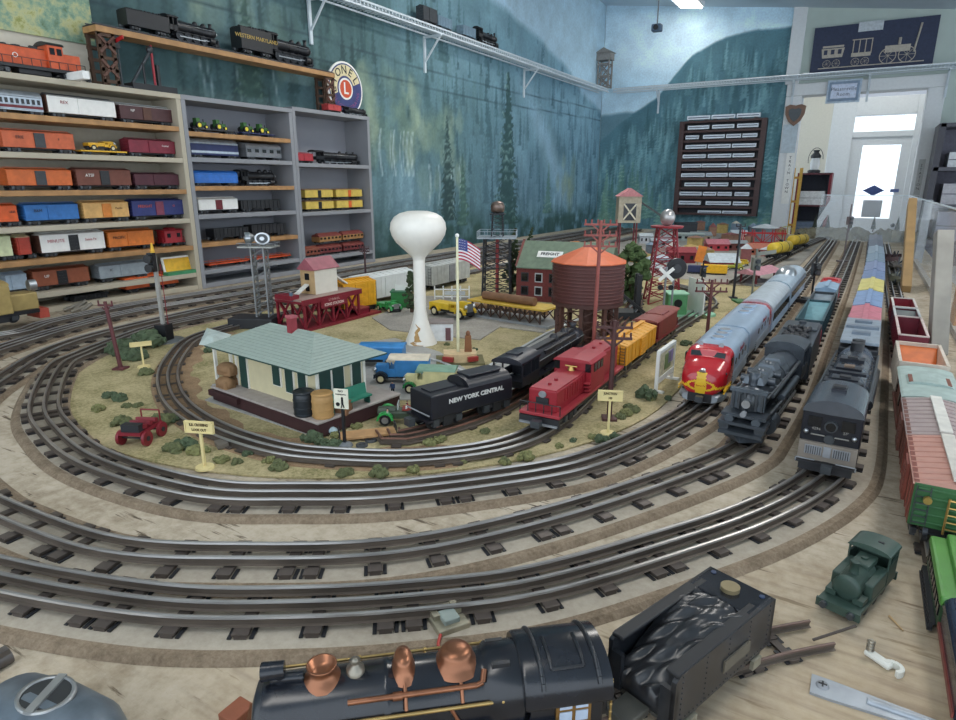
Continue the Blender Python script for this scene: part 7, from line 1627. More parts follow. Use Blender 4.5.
o = MB().sph((0, 0, .006), (.014, .008, .006), M('#9fb3b8', .5), 8, 6).build('scrap_bag'); o.location = (*at(331, 434, .003), .004); tag(o, 'small pale blue grey lump beside the platform corner', 'bag')
# white boxcars behind the icing station
wbx = M('#dde0de', .5, var=.04)
a0 = at(354, 309, .003); a1 = at(411, 296, .003); aa = math.atan2(a1[1]-a0[1], a1[0]-a0[0]); ln = math.hypot(a1[0]-a0[0], a1[1]-a0[1])
boxcar(((a0[0]+a1[0])/2-.03, (a0[1]+a1[1])/2+.02), aa, 'long white boxcar with a wooden end behind the icing station', L=ln, W=.075, Hh=.095, body=wbx, ends=M('#b0a184', .6), z=.003)
a0 = at(424, 290, .003); a1 = at(462, 281, .003)
boxcar(((a0[0]+a1[0])/2, (a0[1]+a1[1])/2), math.atan2(a1[1]-a0[1], a1[0]-a0[0]), 'pale boxcar partly hidden behind the stem of the white water tower', L=math.hypot(a1[0]-a0[0], a1[1]-a0[1]), W=.075, Hh=.095, body=M('#b9bbb8', .5), door=M('#8a8d92', .5), z=.003)
x, y = at(369, 312, .003); boxcar((x-.05, y-.01), R(78), 'short bright yellow boxcar at the right end of the icing station', L=.12, W=.07, Hh=.10, body=M('#e3a626', .45), z=.003)
x, y = at(401, 307, .003); t = empty('green_shed', (x, y), R(30), 'small green shed with a white sign beside the dark bush', 'toy building', z=.003)
MB().box((0, 0, .026), (.055, .05, .050), M('#2b7a3c', .5)).build('walls', t, bevel=.001); MB().box((0, 0, .060), (.034, .004, .022), WHITE).build('sign', t); MB().box((0, 0, .052), (.06, .055, .004), M('#2f6a48', .5)).build('roof', t)
toy_truck(at(389, 311, .003), R(-20), 'small green toy pickup truck next to the green shed', L=.10, W=.042, Hh=.034, body=M('#3a9a52', .35), z=.0035, van=False)
toy_truck(at(452, 317, .003), R(-10), 'yellow toy dump truck carrying a brown load, behind the flagpole', L=.16, W=.055, Hh=.045, body=M('#d9b52e', .45), z=.0058, van=False)
x, y = at(437, 341, .003); t = empty('white_shed', (x, y), R(32), 'tiny white shed with a flat grey roof right of the white water tower', 'toy building', z=.003)
MB().box((.012, .02, .022), (.055, .045, .044), M('#dfe2e6', .6)).build('walls', t); MB().box((.010, .02, .046), (.062, .052, .004), M('#8a7f7c', .6)).build('roof', t); MB().box((.028, -.0035, .018), (.013, .002, .032), M('#6b4a50', .5)).build('door', t)
x, y = at(452, 300, .003); t = empty('white_fence', (x, y), R(30), 'white lattice sign frame behind the flagpole', 'sign', z=.003)
mb = MB(); 
for z_ in (.012, .036): mb.box((0, 0, z_), (.12, .003, .004), WHITE)
for i in range(5): mb.box((-.058+.029*i, 0, .024), (.004, .003, .048), WHITE)
mb.build('frame', t); MB().box((.01, -.003, .024), (.07, .002, .014), LTGREY).build('name_board', t)
# ---------------------------------------------------------------- bushes and trees
def bush_mesh(seed, m, spiky=False):
    rs = random.Random(seed); mb = MB()
    for i in range(16):
        a = rs.uniform(0, 6.28); r_ = rs.uniform(0, .75); s = rs.uniform(.28, .48); x_, y_ = r_*math.cos(a), r_*math.sin(a); z_ = rs.uniform(.15, .55)*(1-r_*.5)
        n0 = len(mb.v); mb.sph((x_, y_, z_), (s, s, s*.8), m, 8, 6)
        for k in range(n0, len(mb.v)): v_ = mb.v[k]; j = rs.uniform(-.10, .10); mb.v[k] = (v_[0]+j, v_[1]+rs.uniform(-.1, .1), max(0, v_[2]+rs.uniform(-.1, .1)))
    for i in range(len(mb.s)): mb.s[i] = False
    return mb
bmats = [M('#5c6140', .9, var=.35, scale=3, bump=.8), M('#4a5840', .9, var=.35, scale=3, bump=.8), M('#75764c', .9, var=.35, scale=3, bump=.8)]
bp = []
for i in range(3): bp.append(bush_mesh(i+3, bmats[i]).build('bush_mesh_tmp'))
def bush(px, py, w, h=None, label='low grey green lichen bush on the tan ground', group='lichen bushes on the tan ground', k=None, z0=.003):
    o = bp[random.randrange(3) if k is None else k].copy(); o.name = 'bush'; col.objects.link(o); o.location = (*at(px, py, z0), z0-.001); o.scale = (w/2, w/2*.85, (h or w*.5)); o.rotation_euler = (0, 0, random.uniform(0, 6)); tag(o, label, 'bush', group); return o
for px, py, w in ((120, 400, .036), (110, 397, .03), (127, 407, .02), (138, 406, .02), (122, 424, .036), (165, 423, .046), (174, 421, .03), (176, 450, .036), (186, 447, .040), (198, 452, .036), (145, 374, .034), (100, 410, .03), (221, 462, .026), (237, 463, .02),
                  (278, 468, .030), (345, 474, .026), (378, 474, .030), (412, 471, .024), (430, 444, .03), (440, 441, .024), (485, 432, .02), (527, 459, .030), (505, 463, .018), (504, 462, .02), (592, 438, .020), (602, 441, .028), (615, 438, .024), (620, 418, .024), (627, 415, .03), (630, 411, .032), (650, 400, .024), (668, 399, .02),
                  (686, 345, .034), (702, 318, .03), (312, 440, .04), (333, 448, .036), (322, 444, .03), (338, 436, .026), (356, 428, .024), (208, 352, .03), (248, 455, .02), (404, 345, .024), (447, 345, .018), (475, 350, .018), (345, 425, .03), (270, 462, .022), (463, 462, .02), (560, 447, .018), (573, 441, .016)):
    bush(px, py, w)
for i, (px, py, w, h) in enumerate(((122, 352, .10, .04), (148, 345, .12, .045), (135, 358, .08, .03))): bush(px, py, w, h, 'wide green bush around the leaning pole at the upper left of the grass', 'wide bushes by the leaning pole', k=1)
bush(646, 398, .05, .03, 'dark brown green bush under the white framed billboard', None, k=1)
for o in bp: bpy.data.objects.remove(o)
def tree(px, py, pyt, w, label, m=None, z0=.003, cone=False, lean=0, seed=1):
    x, y = at(px, py, z0); t = empty('toy_tree', (x, y), 0, label, 'tree', z=z0); zt = zat(x, y, pyt); rs = random.Random(seed); m = m or M('#3c4a30', .9, var=.4, scale=60)
    MB().cyl((0, 0, 0), (lean*.3, 0, zt*.5), .006, DKWOOD, .004, seg=8).build('trunk', t); mb = MB()
    for i in range(70):
        k = i/70; z_ = zt*(.12+.86*k); r_ = w/2*((1-k)**.7 if cone else math.sin(math.pi*min(1, .12+.86*k))**.6); a = rs.uniform(0, 6.28); q = rs.uniform(.35, 1)
        s = w*(.10+.06*rs.random())*(1-.4*k if cone else 1); n0 = len(mb.v); mb.sph((lean*k+r_*q*math.cos(a), r_*q*math.sin(a), z_), (s, s, s*.8), m, 7, 5)
        for kk in range(n0, len(mb.v)): v_ = mb.v[kk]; mb.v[kk] = (v_[0]+rs.uniform(-1, 1)*s*.35, v_[1]+rs.uniform(-1, 1)*s*.35, max(.002, v_[2]+rs.uniform(-1, 1)*s*.35))
    mb.s = [False]*len(mb.s); mb.build('foliage', t); return t
tree(412, 313, 272, .05, 'dark slim evergreen left of the white water tower stem', seed=2); tree(512, 292, 228, .07, 'dark spindly evergreen right of the black beacon tower', cone=True, seed=3, lean=.01); tree(521, 290, 226, .05, 'leaning thin evergreen above the brick building', cone=True, lean=.04, seed=4)
tree(629, 305, 246, .12, 'bushy green tree between the brown tank and the red tower', M('#42552f', .9, var=.4, scale=60), seed=5)
# ---------------------------------------------------------------- semaphores near the passenger train
def tall_signal(px, py, pyt, label, m=BLACK, arm=True, z0=.004, base_=True, k=1.0):
    x, y = at(px, py, z0); t = empty('signal_post', (x, y), R(28), label, 'signal', z=z0); zt = zat(x, y, pyt)
    MB().cyl((0, 0, 0), (0, 0, zt), .0035*k, m, seg=8).build('pole', t); MB().box((0, -.004, zt*.72), (.024*k, .02*k, .040*k), m).build('lamp_house', t)
    for i in range(2): MB().lathe([(.007*k, -.01), (.008*k, 0)], GUN, (0, -.016, zt*.72-.01+.02*i), 12, 'y').build('lamp', t)
    if base_: MB().box((0, 0, .004), (.05*k, .04*k, .008), m).build('base', t)
    if arm: MB().box((.028*k, -.008, zt-.012), (.06*k, .003, .012*k), m, ry=R(-8)).build('arm', t)
    return t
tall_signal(811, 300, 258, 'black signal post standing on the strip between the two right hand trains', arm=False); tall_signal(843, 262, 205, 'grey brown tall mast with a dark box far along the right tracks', m=M('#6b6264', .6), arm=False)
t = tall_signal(751, 302, 250, 'grey semaphore tower with a black arm beside the pink roofed platform', m=M('#7d8078', .5))
MB().box((0, 0, .003), (.11, .06, .006), M('#4a7a4c', .6)).build('lawn_base', t)
tall_signal(700, 300, 262, 'thin signal post in front of the far red building', arm=False, k=.7)
x, y = at(805, 303, .004); o = MB().box((0, 0, .006), (.14, .02, .012), BLK2).build('uncoupler_box'); o.location = (x, y, .004); tag(o, 'long low black box lying across the strip by the black signal', 'box')
# pink roofed platform station
x, y = at(757, 283, .003); t = empty('platform_shelter', (x, y), R(72), 'open shelter with a pink roof beside the passenger train', 'toy building', z=.003)
for sx in (-1, 1):
    for sy in (-1, 1): MB().box((sx*.10, sy*.04, .03), (.008, .008, .06), M('#7a3038', .6)).build('post', t)
MB().prism([(-.07, .058), (0, .085), (.07, .058)], -.14, .14, M('#c08a94', .6)).build('roof', t); MB().box((0, 0, .005), (.26, .11, .010), M('#8a8a88', .7)).build('platform', t); t.scale = (.75, .75, .75)
# ---------------------------------------------------------------- far town
rsT = random.Random(21)
def house(px, py, w, d, hw_, hr, wall, roof, label, rz=R(25), z0=.003, chim=False, nw=3):
    x, y = at(px, py, z0); t = empty('toy_house', (x, y), rz, label, 'toy building', z=z0)
    MB().box((0, 0, hw_/2), (w, d, hw_), wall).build('walls', t); MB().prism([(-d/2-.01, hw_-.002), (0, hw_+hr), (d/2+.01, hw_-.002)], -w/2-.008, w/2+.008, roof).build('roof', t)
    for i in range(nw): MB().box((-w*.35+w*.7*i/max(1, nw-1), -d/2-.001, hw_*.5), (w*.12, .002, hw_*.35), DARKGLASS).build('window', t)
    t.scale = (.8, .8, .72)
    if chim: MB().box((w*.25, .01, hw_+hr), (.014, .014, .03), BRICK).build('chimney', t)
    return t
house(680, 262, .16, .12, .075, .03, M('#7c1f2c', .6), M('#8f3a40', .6), 'dark red barn left of the orange banner in the far town')
house(721, 266, .16, .16, .035, .050, M('#8d3038', .6), M('#b9c2c8', .5), 'house with a broad pale silver roof in the far town', chim=False)
house(716, 250, .15, .12, .055, .035, M('#b53a44', .6), M('#b8727c', .6), 'pink roofed red house behind the silver roofed one')
house(735, 250, .14, .10, .060, .02, M('#6b3a34', .6), M('#9aa0a4', .6), 'brown house with a grey roof in the far town centre')
house(757, 254, .14, .12, .050, .035, M('#b06a52', .6), M('#b5705c', .6), 'terracotta roofed house left of the yellow tank cars')
house(700, 240, .16, .12, .05, .03, M('#a89a84', .6), M('#8d9498', .6), 'low tan house with a grey roof at the back of the town')
house(662, 246, .18, .12, .05, .02, M('#8f969c', .6), M('#aab2b8', .6), 'long grey shed behind the beige coaling tower')
house(645, 243, .10, .10, .07, .02, M('#b3b7bd', .6), M('#c9d0d4', .6), 'pale grey block building near the beige coaling tower')
house(685, 232, .20, .16, .10, .012, M('#33383f', .6), M('#2f343c', .6), 'dark flat building standing low against the wall rack', nw=0)
house(688, 240, .24, .12, .06, .012, M('#8e9a98', .6), M('#a9b5b0', .6), 'pale green grey roofed long building before the dark one', nw=4)
house(738, 238, .13, .10, .05, .03, M('#c9c4ba', .6), M('#c4ccd2', .6), 'tiny white house in the middle of the far town', nw=2)
house(655, 262, .16, .1, .03, .02, M('#9aa3aa', .6), M('#b4bfc8', .6), 'low pale roofed house behind the red lattice tower', nw=2)
house(600, 262, .25, .08, .03, .012, M('#5a5a5c', .6), M('#6d6f72', .6), 'long low dark warehouse left of the beige coaling tower', nw=5)
x, y = at(764, 241, .003); t = empty('mushroom_tank', (x, y), 0, 'grey round tank with a wide white conical lid at the back of the town', 'toy building', z=.003); MB().lathe([(.06, 0), (.06, .09)], M('#7d8a90', .6), seg=20).build('tank', t); MB().lathe([(.09, .09), (.01, .115)], M('#d5dadc', .5), seg=20).build('lid', t)
x, y = at(697, 268, .003); t = empty('banner', (x, y), R(30), 'orange banner leaning on a post beside the dark red barn', 'banner', z=.003); MB().cyl((0, 0, 0), (0, 0, .10), .003, TAN, seg=8).build('post', t); MB().box((.01, -.004, .065), (.04, .003, .075), M('#e08432', .5), ry=R(12)).build('cloth', t)
x, y = at(762, 246, .003); t = empty('red_bridge', (x, y), R(20), 'small red truss bridge at the back right of the town', 'toy bridge', z=.003); mb = MB()
for yy in (-.03, .03):
    for z_ in (.02, .08): mb.box((0, yy, z_), (.26, .005, .006), RED)
    for i in range(5): mb.box((-.12+.06*i, yy, .05), (.005, .005, .10), RED)
    for i in range(4): mb.box((-.09+.06*i, yy, .05), (.082, .004, .004), RED, ry=R(45 if i % 2 else -45))
mb.build('truss', t)
x, y = at(785, 240, .003); t = empty('ferris_wheel', (x, y), R(30), 'yellow green carnival wheel at the far right of the town', 'toy ride', z=.003); mb = MB()
for yy in (-.02, .02):
    for i in range(16): a = 2*math.pi*i/16; b = 2*math.pi*(i+1)/16; mb.cyl((.09*math.cos(a), yy, .10+.09*math.sin(a)), (.09*math.cos(b), yy, .10+.09*math.sin(b)), .003, M('#b8b46a', .5), seg=5)
    for i in range(8): a = 2*math.pi*i/8; mb.cyl((0, yy, .10), (.09*math.cos(a), yy, .10+.09*math.sin(a)), .002, M('#9aa070', .5), seg=4)
mb.build('wheel', t); mb = MB(); mb.cyl((-.05, 0, 0), (0, 0, .1), .004, GREY, seg=6); mb.cyl((.05, 0, 0), (0, 0, .1), .004, GREY, seg=6); mb.build('stand', t); t.scale = (.5, .5, .5)
pal = ['#b0aca6', '#8a5250', '#b39a5c', '#7c8d9e', '#8a9484', '#bcc2c6', '#96705c', '#c6c2b4', '#5a646c']; nm_ = ['pale', 'red', 'ochre', 'blue', 'sage', 'white', 'rust', 'cream', 'slate']
i_ = 0
wh = ['left of the silver roofed house', 'before the red truss bridge', 'behind the dark red barn', 'near the carnival wheel', 'beside the round tank', 'behind the pink roofed house', 'at the back wall side of town']
for px, py in ((706, 258), (690, 255), (748, 246), (730, 243), (672, 256), (745, 262), (776, 250), (768, 256), (712, 236), (752, 236), (722, 233), (650, 254), (668, 240), (640, 262), (735, 232), (700, 230), (780, 235), (742, 256), (695, 247), (760, 232)):
    x, y = at(px, py, .003); k = rsT.randrange(9); w_ = rsT.uniform(.04, .09); h_ = rsT.uniform(.025, .07); sg_ = rsT.choice((4, 8))
    if px < 690: near = 'behind the red lattice tower' if py > 250 else 'near the dark flat building'
    elif px < 725: near = 'beside the dark red barn' if py > 245 else 'at the back of the far town'
    elif px < 755: near = 'right of the silver roofed house' if py > 245 else 'behind the grey roofed brown house'
    else: near = 'near the yellow tank cars' if py > 245 else 'near the round white lidded tank'
    t = empty('town_kiosk', (x, y), rsT.uniform(0, 1.5), '%s %s hut with a %s %s roof %s' % ('narrow' if w_ < .065 else 'wide', nm_[k], nm_[(k+4) % 9], 'pointed' if sg_ == 4 else 'round', near), 'toy building', z=.003)
    MB().box((0, 0, h_/2), (w_, w_*.8, h_), M(pal[k], .6)).build('walls', t); MB().lathe([(w_*.62, h_), (.004, h_+rsT.uniform(.01, .03))], M(pal[(k+4) % 9], .6), seg=sg_, smooth=False).build('roof', t)
for i, (px, py, c_) in enumerate(((716, 272, '#d8b32e'), (733, 270, '#a8a83a'), (665, 272, '#b8bcc2'), (677, 262, '#d9d2c0'), (742, 266, '#d0b030'), (655, 270, '#c9ced4'))):
    toy_truck(at(px, py, .003), R(20*i), 'tiny %s toy car parked %s' % (('yellow', 'olive', 'grey', 'cream', 'golden', 'white')[i], ('behind the yellow diesel', 'right of the yellow diesel', 'by the red tower', 'before the red barn', 'near the pink shelter', 'left of the red tower')[i]), L=.09, W=.04, Hh=.03, body=M(c_, .45), z=.0035, van=False)
# orange roofs far left of town
for i, (px, py, w_) in enumerate(((538, 247, .30), (567, 241, .26))):
    x, y = at(px, py+8, .003); house(px, py+8, w_, .10, .028, .03, M('#8a8f94', .6), M('#c8824a', .6), 'low building with a long orange roof, %s of the two by the mural corner' % ('left', 'right')[i], rz=R(75), nw=0)
# rocky end scenery and posts
rs = random.Random(8); mb = MB(); rockm = ground_mat('rock_scenery', [(.35, '#5f5a4c'), (.5, '#85806c'), (.68, '#9c9a84')], 12, 90, bump=1, dist=.01)
for i in range(60): mb.sph((rs.uniform(-.38, .34), rs.uniform(-.12, .12), rs.uniform(0, .02)), (rs.uniform(.03, .08), rs.uniform(.03, .07), rs.uniform(.02, .07)), rockm, 7, 5)
for k in range(len(mb.v)): v_ = mb.v[k]; mb.v[k] = (v_[0]+rs.uniform(-.018, .018), v_[1]+rs.uniform(-.01, .01), max(0, v_[2]+rs.uniform(-.02, .02)))
mb.s = [False]*len(mb.s); o = mb.build('rock_hill'); o.location = (-.04, 5.28, .0); tag(o, 'low grey brown rocky hill closing the far end of the tracks', 'rock hill')
for i, x_ in enumerate((-.3, -.22, -.08, .06, .2, .27)):
    o = MB().cyl((0, 0, 0), (.005, 0, .05), .004, DKWOOD, seg=6).lathe([(.016, .02), (.010, .06), (.001, .11)], M('#3a4038', .9), seg=7, smooth=False).build('dead_tree'); o.location = (x_, 5.22, .06); tag(o, 'tiny dark tree stump standing on the rocky hill', 'tree', 'trees on the rocky hill')
# clear barrier with wooden posts
pg = glass_mat((.85, .93, 1), .06, .16, 'clear_barrier_plastic'); BX = .235; topz = .305
t = empty('clear_barrier', (BX, 3.4, 0), 0, 'clear plastic barrier along the right side and far end of the table with wood posts', 'barrier')
MB().box((0, -.15, topz/2), (.005, 3.7, topz), pg).build('side_panel', t); MB().box((0, -.15, topz+.002), (.007, 3.7, .004), M('#d5e2ea', .3)).build('top_edge', t)
MB().box((-.26, 1.703, topz/2), (.51, .005, topz), pg).build('end_panel', t); MB().box((-.26, 1.703, topz+.002), (.51, .007, .004), M('#d5e2ea', .3)).build('top_edge', t)
for y_, w_, m_ in ((-1.30, .10, M('#b5824e', .6, scale=20)), (.5, .10, M('#8f9498', .6)), (1.6, .08, M('#8f9498', .6))): MB().box((.024, y_, topz/2), (.035, w_, topz), m_).build('post', t)
MB().box((.012, -.15, .009), (.018, 3.7, .018), M('#a09a92', .7)).build('bottom_rail', t)
def lean(p, q, w_, d_, m, name, label):
    p, q = Vector(p), Vector(q); v_ = q-p; o = MB().box((0, 0, v_.length/2), (w_, d_, v_.length), m).build(name, bevel=.002); o.location = p; o.rotation_mode = 'QUATERNION'; o.rotation_quaternion = v_.to_track_quat('Z', 'Y'); o.rotation_mode = 'XYZ'; o.rotation_euler = v_.to_track_quat('Z', 'Y').to_euler(); tag(o, label, 'board')
lean((.165, 2.75, .004), (*onY(912, 203, 3.25)[:1], 3.25, onY(912, 203, 3.25)[1]), .03, .05, M('#a08258', .6, scale=20), 'leaning_board', 'brown wooden stick leaning against the clear barrier, the farther one')
lean((.185, 1.72, .004), (*onY(944, 232, 1.85)[:1], 1.85, onY(944, 232, 1.85)[1]), .034, .03, M('#99958c', .6, scale=20), 'leaning_board', 'pale grey plank leaning against the clear barrier beside the maroon cars')
# clutter on the strip left of the barrier
for i, (px, py, c_, lb) in enumerate(((884, 262, '#4a3436', 'dark red brown tangled toy gear beside the barrier, far'), (889, 270, '#55504a', 'dull metal toy scrap beside the barrier, middle'), (886, 284, '#6b6a58', 'olive toy wreck beside the barrier, near the red open car'))):
    x, y = at(px, py, 0); mb = MB(); rs = random.Random(i)
    for k in range(9): mb.box((rs.uniform(-.03, .03), rs.uniform(-.08, .08), rs.uniform(.01, .04)), (rs.uniform(.01, .04), rs.uniform(.01, .08), rs.uniform(.005, .03)), M(c_, .6), rz=rs.uniform(0, 3), ry=rs.uniform(-.4, .4))
    for k in range(3): mb.cyl((rs.uniform(-.03, .03), rs.uniform(-.06, .06), .01), (rs.uniform(-.03, .03), rs.uniform(-.06, .06), .07), .004, GUN, seg=8)
    o = mb.build('toy_scrap'); o.location = (x+.035, y, 0); o.scale = (.8, 1, .8); tag(o, lb, 'toy parts')
# right hand background shelving
sxl = onY(935, 140, 5.75)[0]+.40
t = empty('storage_shelf', (sxl, 5.75, FZ), R(0), 'tall dark storage shelf with boxes cut by the right edge', 'shelf')
MB().box((-.38, 0, .85), (.04, .35, 1.7), M('#4a4a52', .6)).build('side_panel', t); MB().box((0, .17, .85), (.8, .02, 1.7), M('#6a6a78', .6)).build('back_panel', t)
for z_ in (.1, .5, .9, 1.15, 1.4, 1.69): MB().box((0, 0, z_), (.78, .35, .025), M('#5a5a62', .6)).build('shelf', t)
sx0, sy0 = sxl+.02, 5.75
for i, (z_, h_, c_, lb) in enumerate(((.9125, .2, '#8f8f9c', 'stack of grey boxes on the dark storage shelf'), (1.1625, .14, '#b5b3b8', 'pale box on the middle of the dark storage shelf'), (1.4125, .1, '#d5d8dc', 'white box on the upper level of the dark storage shelf'))):
    o = MB().box((0, 0, h_/2), (.6, .26, h_), M(c_, .7)).box((0, -.131, h_*.5), (.6, .002, .006), M('#5a5a66', .6)).build('storage_box', bevel=.004); o.location = (sx0-.03, sy0, FZ+z_); tag(o, lb, 'box')
a_ = at(817, 233, .0); o = MB().box((0, 0, .14), (.04, .012, .30), M('#d9dfe4', .5), ry=R(24)).build('white_board'); o.location = (onY(820, 230, 5.35)[0], 5.40, .0); tag(o, 'white plank leaning beside the rocky hill at the far end', 'board')
# vestibule furniture
xx, zz = onY(812, 200, 6.7); t = empty('red_shelf', (xx, 6.75, FZ), 0, 'dark red shelf unit seen through the opening, holding a lantern', 'shelf')
zsh = onY(812, 173, 6.7)[1]-FZ
for s in (-1, 1): MB().box((s*.13, 0, zsh/2+.0), (.02, .25, zsh+(.62 if s > 0 else 0)*0), M('#7c2430', .6)).build('side_panel', t)
for q in (.35, .62, .8, 1.0): MB().box((0, 0, zsh*q-.008), (.26, .25, .016), M('#5a2a34', .6)).build('shelf', t)
MB().box((0, .12, zsh/2), (.26, .01, zsh), M('#39404f', .7)).build('back_panel', t)
for q_, h_, c_, lb_ in ((.8, .12, '#d5d8da', 'white box on the upper level of the dark red shelf'), (.62, .1, '#5f7088', 'blue grey box on the lower level of the dark red shelf')):
    o = MB().box((0, 0, h_/2), (.2, .18, h_), M(c_, .6)).box((0, -.0905, h_/2), (.2, .001, .004), GREY).build('storage_box', bevel=.003); o.location = (xx, 6.73, FZ+zsh*q_); tag(o, lb_, 'box')
t = empty('lantern', (xx-.02, 6.75, FZ+zsh), 0, 'black railroad lantern on top of the dark red shelf', 'lantern')
MB().lathe([(.05, 0), (.055, .02), (.04, .03)], BLK2, seg=16).build('base', t); MB().lathe([(.032, .03), (.042, .08), (.032, .13)], glass_mat((.8, .85, .9), .1, .5, 'lantern_glass'), seg=16).build('globe', t); MB().lathe([(.04, .13), (.045, .15), (.02, .18), (.03, .20)], BLK2, seg=16).build('cap', t)
mb = MB()
for i in range(10): a = math.pi*i/9; b = math.pi*(i+1)/9; mb.cyl((.06*math.cos(a), 0, .12+.1*math.sin(a)), (.06*math.cos(b), 0, .12+.1*math.sin(b)), .003, BLK2, seg=5)
mb.build('handle', t)
xx, _ = onY(791, 190, 6.4); t = empty('yellow_rack', (xx, 6.45, FZ), 0, 'yellow wooden ladder rack behind the left post of the opening', 'rack')
zl = onY(791, 168, 6.4)[1]-FZ
for s in (-1, 0, 1): MB().box((s*.06, 0, zl/2), (.025, .03, zl), M('#c99a3c', .5)).build('rail', t)
for q in range(7): MB().box((0, .0, zl*(q+.6)/7), (.14, .02, .02), M('#b5822e', .5)).build('rung', t)
# ================================================================ the near edge of the table
# ---- little track the front train stands on
TF = resample(catmull([(-.335, .155), (-.24, .245), (-.16, .325), (-.10, .40), (-.055, .465), (-.018, .510), (.020, .548)], 16), .006)
rust2 = M('#65524a', .5, .3, var=.3, scale=25)
t = track('toy_track', TF, 'short loose rusty track piece at the near edge under the copper trimmed train', rails=(-.0145, .0145), bed=False, tw=.019, tspace=.075, h=.65, railmat=rust2, step=1)
o = MB().cyl((0, 0, .006), (.030, .024, .016), .0012, M('#5f5650', .5, .6), seg=6).build('track_pin'); o.location = (.012, .535, 0); tag(o, 'thin loose track pin sticking up past the end of the near rails', 'pin')
ZF = .001+.65*(.004+.0102)
# ---- the copper and black locomotive
bl = M('#181b22', .22, 0, var=.3, scale=45); bl2 = M('#202328', .3, 0, var=.3, scale=60); cop = M('#8f6047', .33, .75, var=.25, scale=40); brs = M('#a98f5c', .35, .8, var=.2)
def L3(p): return p
t = empty('steam_locomotive', (-.208, .282), R(221), 'glossy black toy steam locomotive with copper domes and pipes at the near edge', 'model locomotive', z=ZF)
HL = .118
br, bz = .0245, .040
mb = MB(); mb.lathe([(br*1.12, -.060), (br*1.12, -.040), (br*1.02, -.037), (br, -.034), (br, .025), (br*1.03, .026), (br*1.03, .029), (br, .030), (br*.99, .098), (br*.93, .105)], bl, (0, 0, bz), 36, 'x'); mb.build('boiler', t)
mb = MB(); mb.box((-.020, 0, .030), (.20, .040, .020), bl); mb.build('frame', t, bevel=.001)
MB().box((.015, 0, .0285), (.20, .060, .0025), bl2).build('running_board', t)
mb = MB(); mb.lathe([(br*.9, .105), (br*.86, .109), (br*.5, .112), (.004, .113)], bl2, (0, 0, bz), 28, 'x'); mb.build('smokebox_door', t)
mb = MB(); mb.cyl((.094, 0, bz+br-.002), (.094, 0, bz+br+.006), .0035, bl, seg=14); mb.cyl((.091, 0, bz+br+.008), (.105, 0, bz+br+.008), .0055, bl, .006, seg=18); mb.cyl((.105, 0, bz+br+.008), (.1055, 0, bz+br+.008), .005, DARKGLASS, seg=18); mb.cyl((.080, 0, bz+br+.001), (.1, 0, bz+br+.002), .0035, bl, seg=12); mb.build('headlight', t)
MB().lathe([(.0135, bz+br-.004), (.0115, bz+br), (.0085, bz+br+.002), (.0082, bz+br+.006), (.0098, bz+br+.0085), (.0085, bz+br+.0085), (.0072, bz+br+.004), (.002, bz+br+.004)], cop, (.068, 0, 0), 28).build('smokestack', t)['label'] = 'copper stack'
MB().lathe([(.0062, bz+br-.002), (.0058, bz+br+.003), (.0025, bz+br+.005), (.0022, bz+br+.008), (.0038, bz+br+.0085), (.001, bz+br+.010)], M('#8a8478', .35, .7), (.047, 0, 0), 18).build('bell', t)
for i, (xx, rr_, hh_) in enumerate(((.016, .0076, .0095), (-.019, .0108, .0088))):
    mb = MB(); mb.lathe([(rr_*1.5, bz+br-.0045), (rr_*1.25, bz+br-.001), (rr_, bz+br+.002), (rr_*.98, bz+br+hh_*.6), (rr_*.8, bz+br+hh_*.9), (rr_*.4, bz+br+hh_), (.0008, bz+br+hh_*1.02)], cop, (xx, 0, 0), 28, k=((.85, 1.35) if i == 0 else (1.05, 1.05))); mb.build('dome', t)['label'] = 'copper dome'
# handrail on the far side and copper pipes on the near side (near side is local +y)
mb = MB(); mb.cyl((.100, -.0215, bz+.016), (-.045, -.0215, bz+.016), .0011, brs, seg=8)
for xx in (.096, .045, .0, -.040): mb.sph((xx, -.0215, bz+.016), .0019, brs, 8, 6); mb.cyl((xx, -.018, bz+.014), (xx, -.0215, bz+.016), .001, brs, seg=6)
mb.build('handrail', t)['label'] = 'brass handrail'
mb = MB(); mb.tube([(.052, .0185, bz+.0175), (-.030, .0185, bz+.0175), (-.034, .0175, bz+.0185), (-.036, .012, bz+.0235)], .0019, cop, 10); mb.cyl((.018, .0187, bz+.0175), (.024, .0187, bz+.0175), .0028, cop, seg=10)
for xx in (.016, -.020): mb.tube([(xx, .010, bz+br-.001), (xx, .0185, bz+.0175), (xx, .0235, bz+.010)], .0013, cop, 8)
mb.build('copper_pipe', t)['label'] = 'copper pipe'
mb = MB(); mb.cyl((.100, .0245, bz+.008), (-.045, .0245, bz+.008), .0013, brs, seg=8); mb.sph((-.046, .0245, bz+.008), .002, brs, 8, 6); mb.sph((.1, .0245, bz+.008), .002, brs, 8, 6)
mb.build('handrail', t)['label'] = 'brass handrail'
for x_ in (-.012, .05): MB().tube([(x_, .0245, bz+.008), (x_+(.01 if x_ > 0 else -.01), .027, bz-.012)], .0013, cop, 8).build('feed_pipe', t)
mb = MB(); mb.box((-.047, .012, bz+br+.0005), (.012, .003, .004), bl2); mb.box((-.047, -.012, bz+br-.001), (.012, .003, .004), bl2); mb.build('bracket', t)
